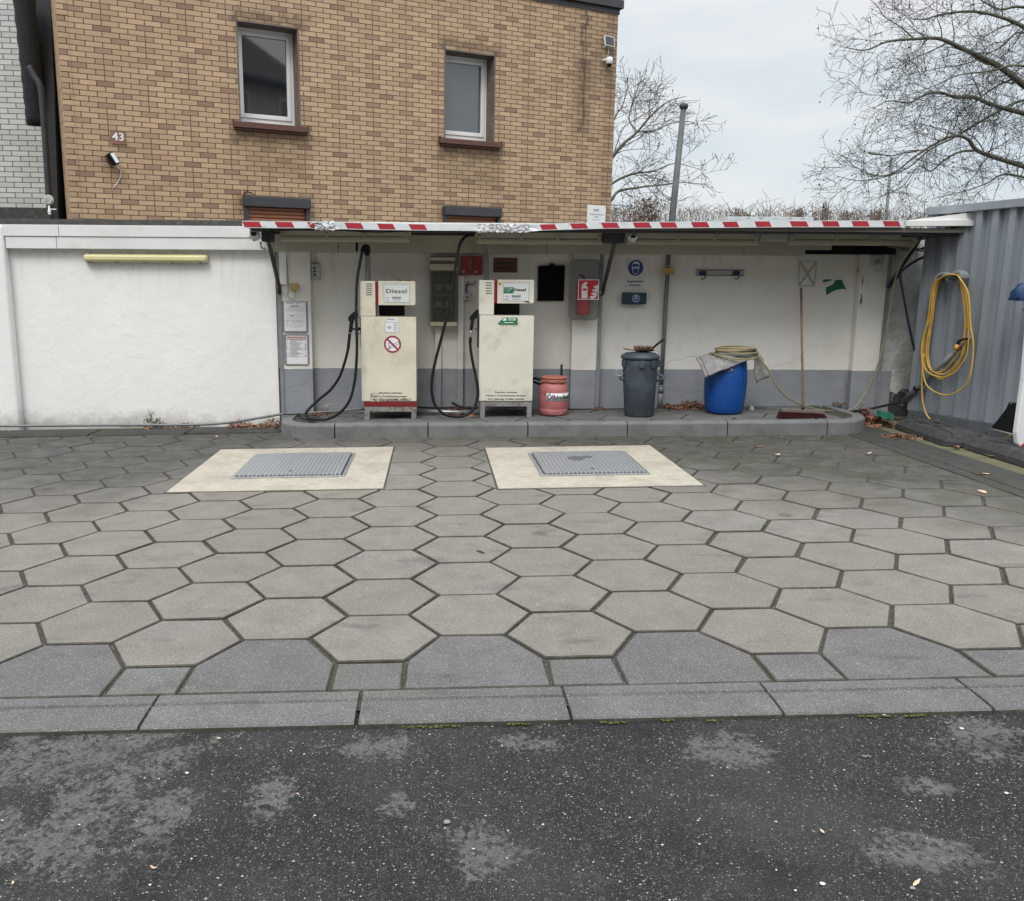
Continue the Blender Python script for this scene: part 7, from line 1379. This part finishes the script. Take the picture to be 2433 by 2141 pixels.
limbs = [L4([(2900, 1100, 24), (2400, 830, 23.5), (2044, 545, 23), (1850, 415, 22.8), (1650, 315, 22.6), (1500, 255, 22.5), (1330, 252, 22.4), (1150, 270, 22.3), (1010, 325, 22.2), (850, 300, 22.2)], .22, .012),
         L4([(2880, 500, 24), (2400, 350, 24), (2044, 175, 23.6), (1900, 110, 23.4), (1700, 75, 23.2), (1500, 95, 23), (1400, 130, 22.8), (1290, 125, 22.7)], .16, .012),
         L4([(1330, 248, 22.4), (1240, 175, 22.5), (1140, 110, 22.6), (1090, 30, 22.7), (1020, -30, 22.8)], .035, .01),
         L4([(2890, 1000, 24), (2400, 820, 24.5), (2044, 735, 24.5), (1850, 680, 24.3), (1720, 628, 24.2), (1600, 625, 24), (1500, 595, 23.8), (1400, 612, 23.6), (1300, 665, 23.4), (1160, 660, 23.3), (1040, 720, 23.2)], .17, .01),
         L4([(2890, 1400, 24), (2400, 1180, 24), (2044, 1080, 23.5), (1880, 1030, 23.3), (1740, 975, 23.1), (1680, 900, 23), (1590, 880, 22.9), (1470, 930, 22.8), (1330, 1020, 22.7), (1200, 1120, 22.6), (1080, 1140, 22.5), (960, 1090, 22.5), (870, 1010, 22.5)], .16, .01),
         L4([(2880, 900, 24), (2500, 700, 25), (2100, 640, 25.5), (1850, 740, 25), (1620, 870, 24.6), (1420, 980, 24.3), (1250, 1110, 24), (1000, 1170, 23.8), (830, 1140, 23.7)], .12, .01),
         L4([(2890, 1500, 24), (2400, 1250, 24), (2044, 1150, 23.5), (1900, 1135, 23.5), (1800, 1190, 23.3), (1650, 1240, 23.2), (1450, 1290, 23)], .10, .01),
         L4([(1740, 975, 23.1), (1620, 985, 23), (1520, 1040, 23), (1440, 1110, 23), (1360, 1080, 23), (1260, 1200, 22.9), (1140, 1260, 22.8), (1000, 1310, 22.8)], .06, .01),
         L4([(2900, 200, 24), (2500, 150, 24.5), (2044, 50, 24.5), (1900, 60, 24.5), (1800, 20, 24.5), (1700, -40, 24.5)], .12, .02),
         L4([(2880, 700, 24), (2500, 560, 23), (2044, 430, 22.5), (1850, 455, 22.3), (1650, 480, 22.2), (1450, 560, 22), (1250, 640, 22)], .09, .01),
         L4([(2890, 600, 24), (2400, 380, 25), (2044, 210, 25), (1900, 300, 24.8), (1700, 400, 24.6), (1500, 440, 24.4), (1300, 480, 24.2)], .08, .01)]
make_tree('plane_tree', 'large bare plane tree reaching in from the right edge', limbs, [(Vector((TR[0].x, 24, -.3)), .42), (TR[1], .32), (TR[2], .26)], 11, 23, depth=4, dens=1.0, rmin=.0045, spread=1.12, droop=.06)
A3 = lambda x, y, Y_: at(3, x, y, Y_)
def L3(pts, r0, r1, den=1.0): return ([A3(*p) for p in pts], r0, r1, den)
base = A3(1000, 1500, 27)
limbs = [L3([(1000, 1300, 27), (1150, 1150, 27), (1245, 1010, 27), (1310, 930, 27), (1400, 855, 27), (1500, 740, 26.8), (1600, 660, 26.6), (1720, 620, 26.5)], .17, .012),
         L3([(1400, 855, 27), (1350, 780, 27.3), (1360, 700, 27.5), (1390, 600, 27.6), (1440, 480, 27.8), (1480, 380, 28)], .055, .01),
         L3([(1000, 1400, 27), (1230, 1190, 26.5), (1380, 1120, 26.3), (1500, 1110, 26), (1650, 1060, 26), (1850, 1110, 26)], .10, .01),
         L3([(1000, 1500, 27), (1210, 1320, 26), (1280, 1240, 26), (1400, 1215, 26), (1550, 1200, 26), (1700, 1180, 26), (1880, 1200, 26)], .12, .01),
         L3([(1400, 855, 27), (1500, 850, 27), (1620, 800, 27), (1750, 790, 27), (1830, 850, 27)], .04, .01), L3([(1150, 1150, 27), (1250, 780, 28), (1300, 700, 28), (1340, 560, 28), (1330, 480, 28)], .06, .01), L3([(1245, 1010, 27), (1280, 900, 27.5), (1320, 820, 28), (1500, 700, 28), (1560, 600, 28)], .04, .01)]
make_tree('plane_tree', 'bare plane tree rising behind the right corner of the brick house', limbs, [(Vector((base.x, 27, -.3)), .34), (A3(1000, 1500, 27), .28), (A3(1000, 1200, 27), .2)], 5, 27, depth=4, dens=.92, rmin=.0056, spread=.98, droop=.03)
# scrub behind the wall
rs = random.Random(17); sc_ = MB(); lf = MB()
for k in range(760):
    Y_ = rs.uniform(29, 46); px_ = rs.uniform(1225, 2280); p = at(0, px_, 520, Y_); hb = .35+.45*mnoise.noise(Vector((px_*.006, 0, 0)))+.35*mnoise.noise(Vector((px_*.02, 5, 0))); topz = 1.5+(679-(506-34*max(-.3, hb)*rs.uniform(.1, 1)**1.5))/FOC*Y_
    x = p.x; q = Vector((x, Y_, 1.2)); H_ = topz-1.2; pts = [q]; d = Vector((rs.gauss(0, .13), 0, 1))
    for i in range(5): d = (d+Vector((rs.gauss(0, .09), rs.gauss(0, .09), 0))).normalized(); q = q+d*(H_/5); pts.append(q)
    sc_.tube(pts, [.018, .015, .012, .010, .008, .006], 3, cap=False)
    for j in range(7):
        i = rs.randint(1, 4); a = pts[i].lerp(pts[i+1], rs.random()); e = a+Vector((rs.gauss(0, .35), rs.gauss(0, .3), rs.uniform(.1, .6))); m2 = a.lerp(e, .5)+Vector((rs.gauss(0, .06), 0, .03)); sc_.tube([a, m2, e], [.007, .006, .005], 3, cap=False)
solo(sc_, 'bare_scrub', M['twig_far'], 'belt of bare grey brown scrub beyond the canopy roof', 'scrub', None, 'stuff')
def bush(z, x, y, w_, h_, Y_, label, seed, nl=420):
    rs = random.Random(seed); c = at(z, x, y, Y_); k = Y_/FOC/ZM[z][2]; W, H_ = w_*k/2, h_*k; base = Vector((c.x, Y_, 1.0)); t = thing('bush', label, 'bush', base, 'brown leaved bushes beyond the wall')
    s = MB(); l = MB()
    for i in range(26):
        e = Vector((c.x+rs.gauss(0, W*.55), Y_+rs.gauss(0, W*.5), c.z+H_*rs.uniform(.3, 1.05))); m = base.lerp(e, .55)+Vector((rs.gauss(0, W*.15), 0, 0)); s.tube(crv([base, m, e], 4), [.03*(1-.09*q) for q in range(9)], 4, cap=False)
        for q in range(nl//26): p = m.lerp(e, rs.random())+Vector((rs.gauss(0, W*.25), rs.gauss(0, W*.3), rs.gauss(0, H_*.12))); leaf(l, p, rs.uniform(.035, .075), rs, 1.2)
    s.build('stems', M['twig_far'], t, recalc=False); l.build('foliage', M['dead_leaf'], t, recalc=False)
for k, (x, y, w_, h_, lb) in enumerate(((215, 1425, 110, 75, 'brown leaved bush left of the rooflight'), (575, 1425, 60, 80, 'thin brown leaved bush at the right end of the rooflight'), (725, 1425, 130, 110, 'tallest brown leaved bush just right of the rooflight'), (900, 1425, 100, 60, 'low brown leaved bush between rooflight and street lamp'), (1085, 1425, 80, 75, 'brown leaved bush left of the street lamp post'))): bush(4, x, y, w_, h_, 31+k, lb, 60+k)
bush(3, 1420, 1425, 300, 150, 34, 'dense brown shrub at the foot of the left plane tree', 71, 1500)
# pole, street lamp, rooflight
t = thing('vent_pole', 'tall leaning grey pole with cap behind the canopy', 'pole', at(3, 1625, 1430, 12.5)-Vector((0, 0, 2.3)))
a = at(3, 1702, 690, 12.5); b = at(3, 1625, 1430, 12.5); c_ = b+(b-a)*1.3; m_ = MB(); m_.tube([c_, b, a], [.052, .048, .038], 16); m_.build('pole', M['pole_grey'], t)
m_ = MB(); m_.lathe(a, [(.045, -.03), (.058, -.02), (.060, .015), (.048, .035), (.02, .045), (0, .046)], 20); m_.build('cap', M['steel_dark'], t)
t = thing('street_lamp', 'distant double armed street lamp seen through the branches', 'street lamp', Vector((at(4, 1150, 1420, 42).x, 42, -.3)))
a = at(4, 1187, 1005, 42); b = at(4, 1150, 1420, 42); m_ = MB(); m_.tube([b+(b-a)*1.2, b, a], [.09, .08, .06], 8); m_.build('pole', M['pipe_grey'], t)
for q in ([(1187, 1008), (1150, 1005), (1105, 998)], [(1187, 1008), (1230, 1000), (1285, 984)]): m_ = MB(); m_.tube([at(4, x, y, 42) for x, y in q], .04, 6); m_.build('arm', M['pipe_grey'], t)
for x0, y0, x1, y1 in ((1105, 999, 1032, 985), (1283, 985, 1360, 968)):
    m_ = MB(); A_, B_ = at(4, x0, y0, 42), at(4, x1, y1, 42); m_.tube([A_, A_.lerp(B_, .2), A_.lerp(B_, .85), B_], [.06, .12, .14, .05], 8, flat=.6); m_.build('lamp_head', M['box_grey'], t)
t = thing('rooflight', 'low aluminium rooflight frame on the roof behind the canopy edge', 'rooflight', at(4, 400, 1420, 9.3))
F_ = WY(9.0); m_ = MB(); r_ = F_.rect(4, 125, 1404, 682, 1432); m_.box(F_, *r_, -.5, 0); m_.build('frame', M['vent_box'], t, .004); m_ = MB(); a = F_.rect(4, 455, 1378, 535, 1402); m_.poly(F_, [(a[0], r_[3]), (a[1], r_[3]), (a[1]-.01, a[3]), (a[0]+.05, a[3]-.01)], -.3, -.26); m_.build('lid', M['vent_box'], t)
m_ = MB()
for x in (250, 330, 420, 520, 600): u = F_.px(4, x, 1412)[0]; m_.box(F_, u, u+.04, r_[3]-.018, r_[3]-.012, 0, .002)
m_.build('seal', M['ink_grey'], t)
# ------------------------------------------------------------------ tidy
for o in list(bpy.data.objects):
    if '_o' in o: del o['_o']
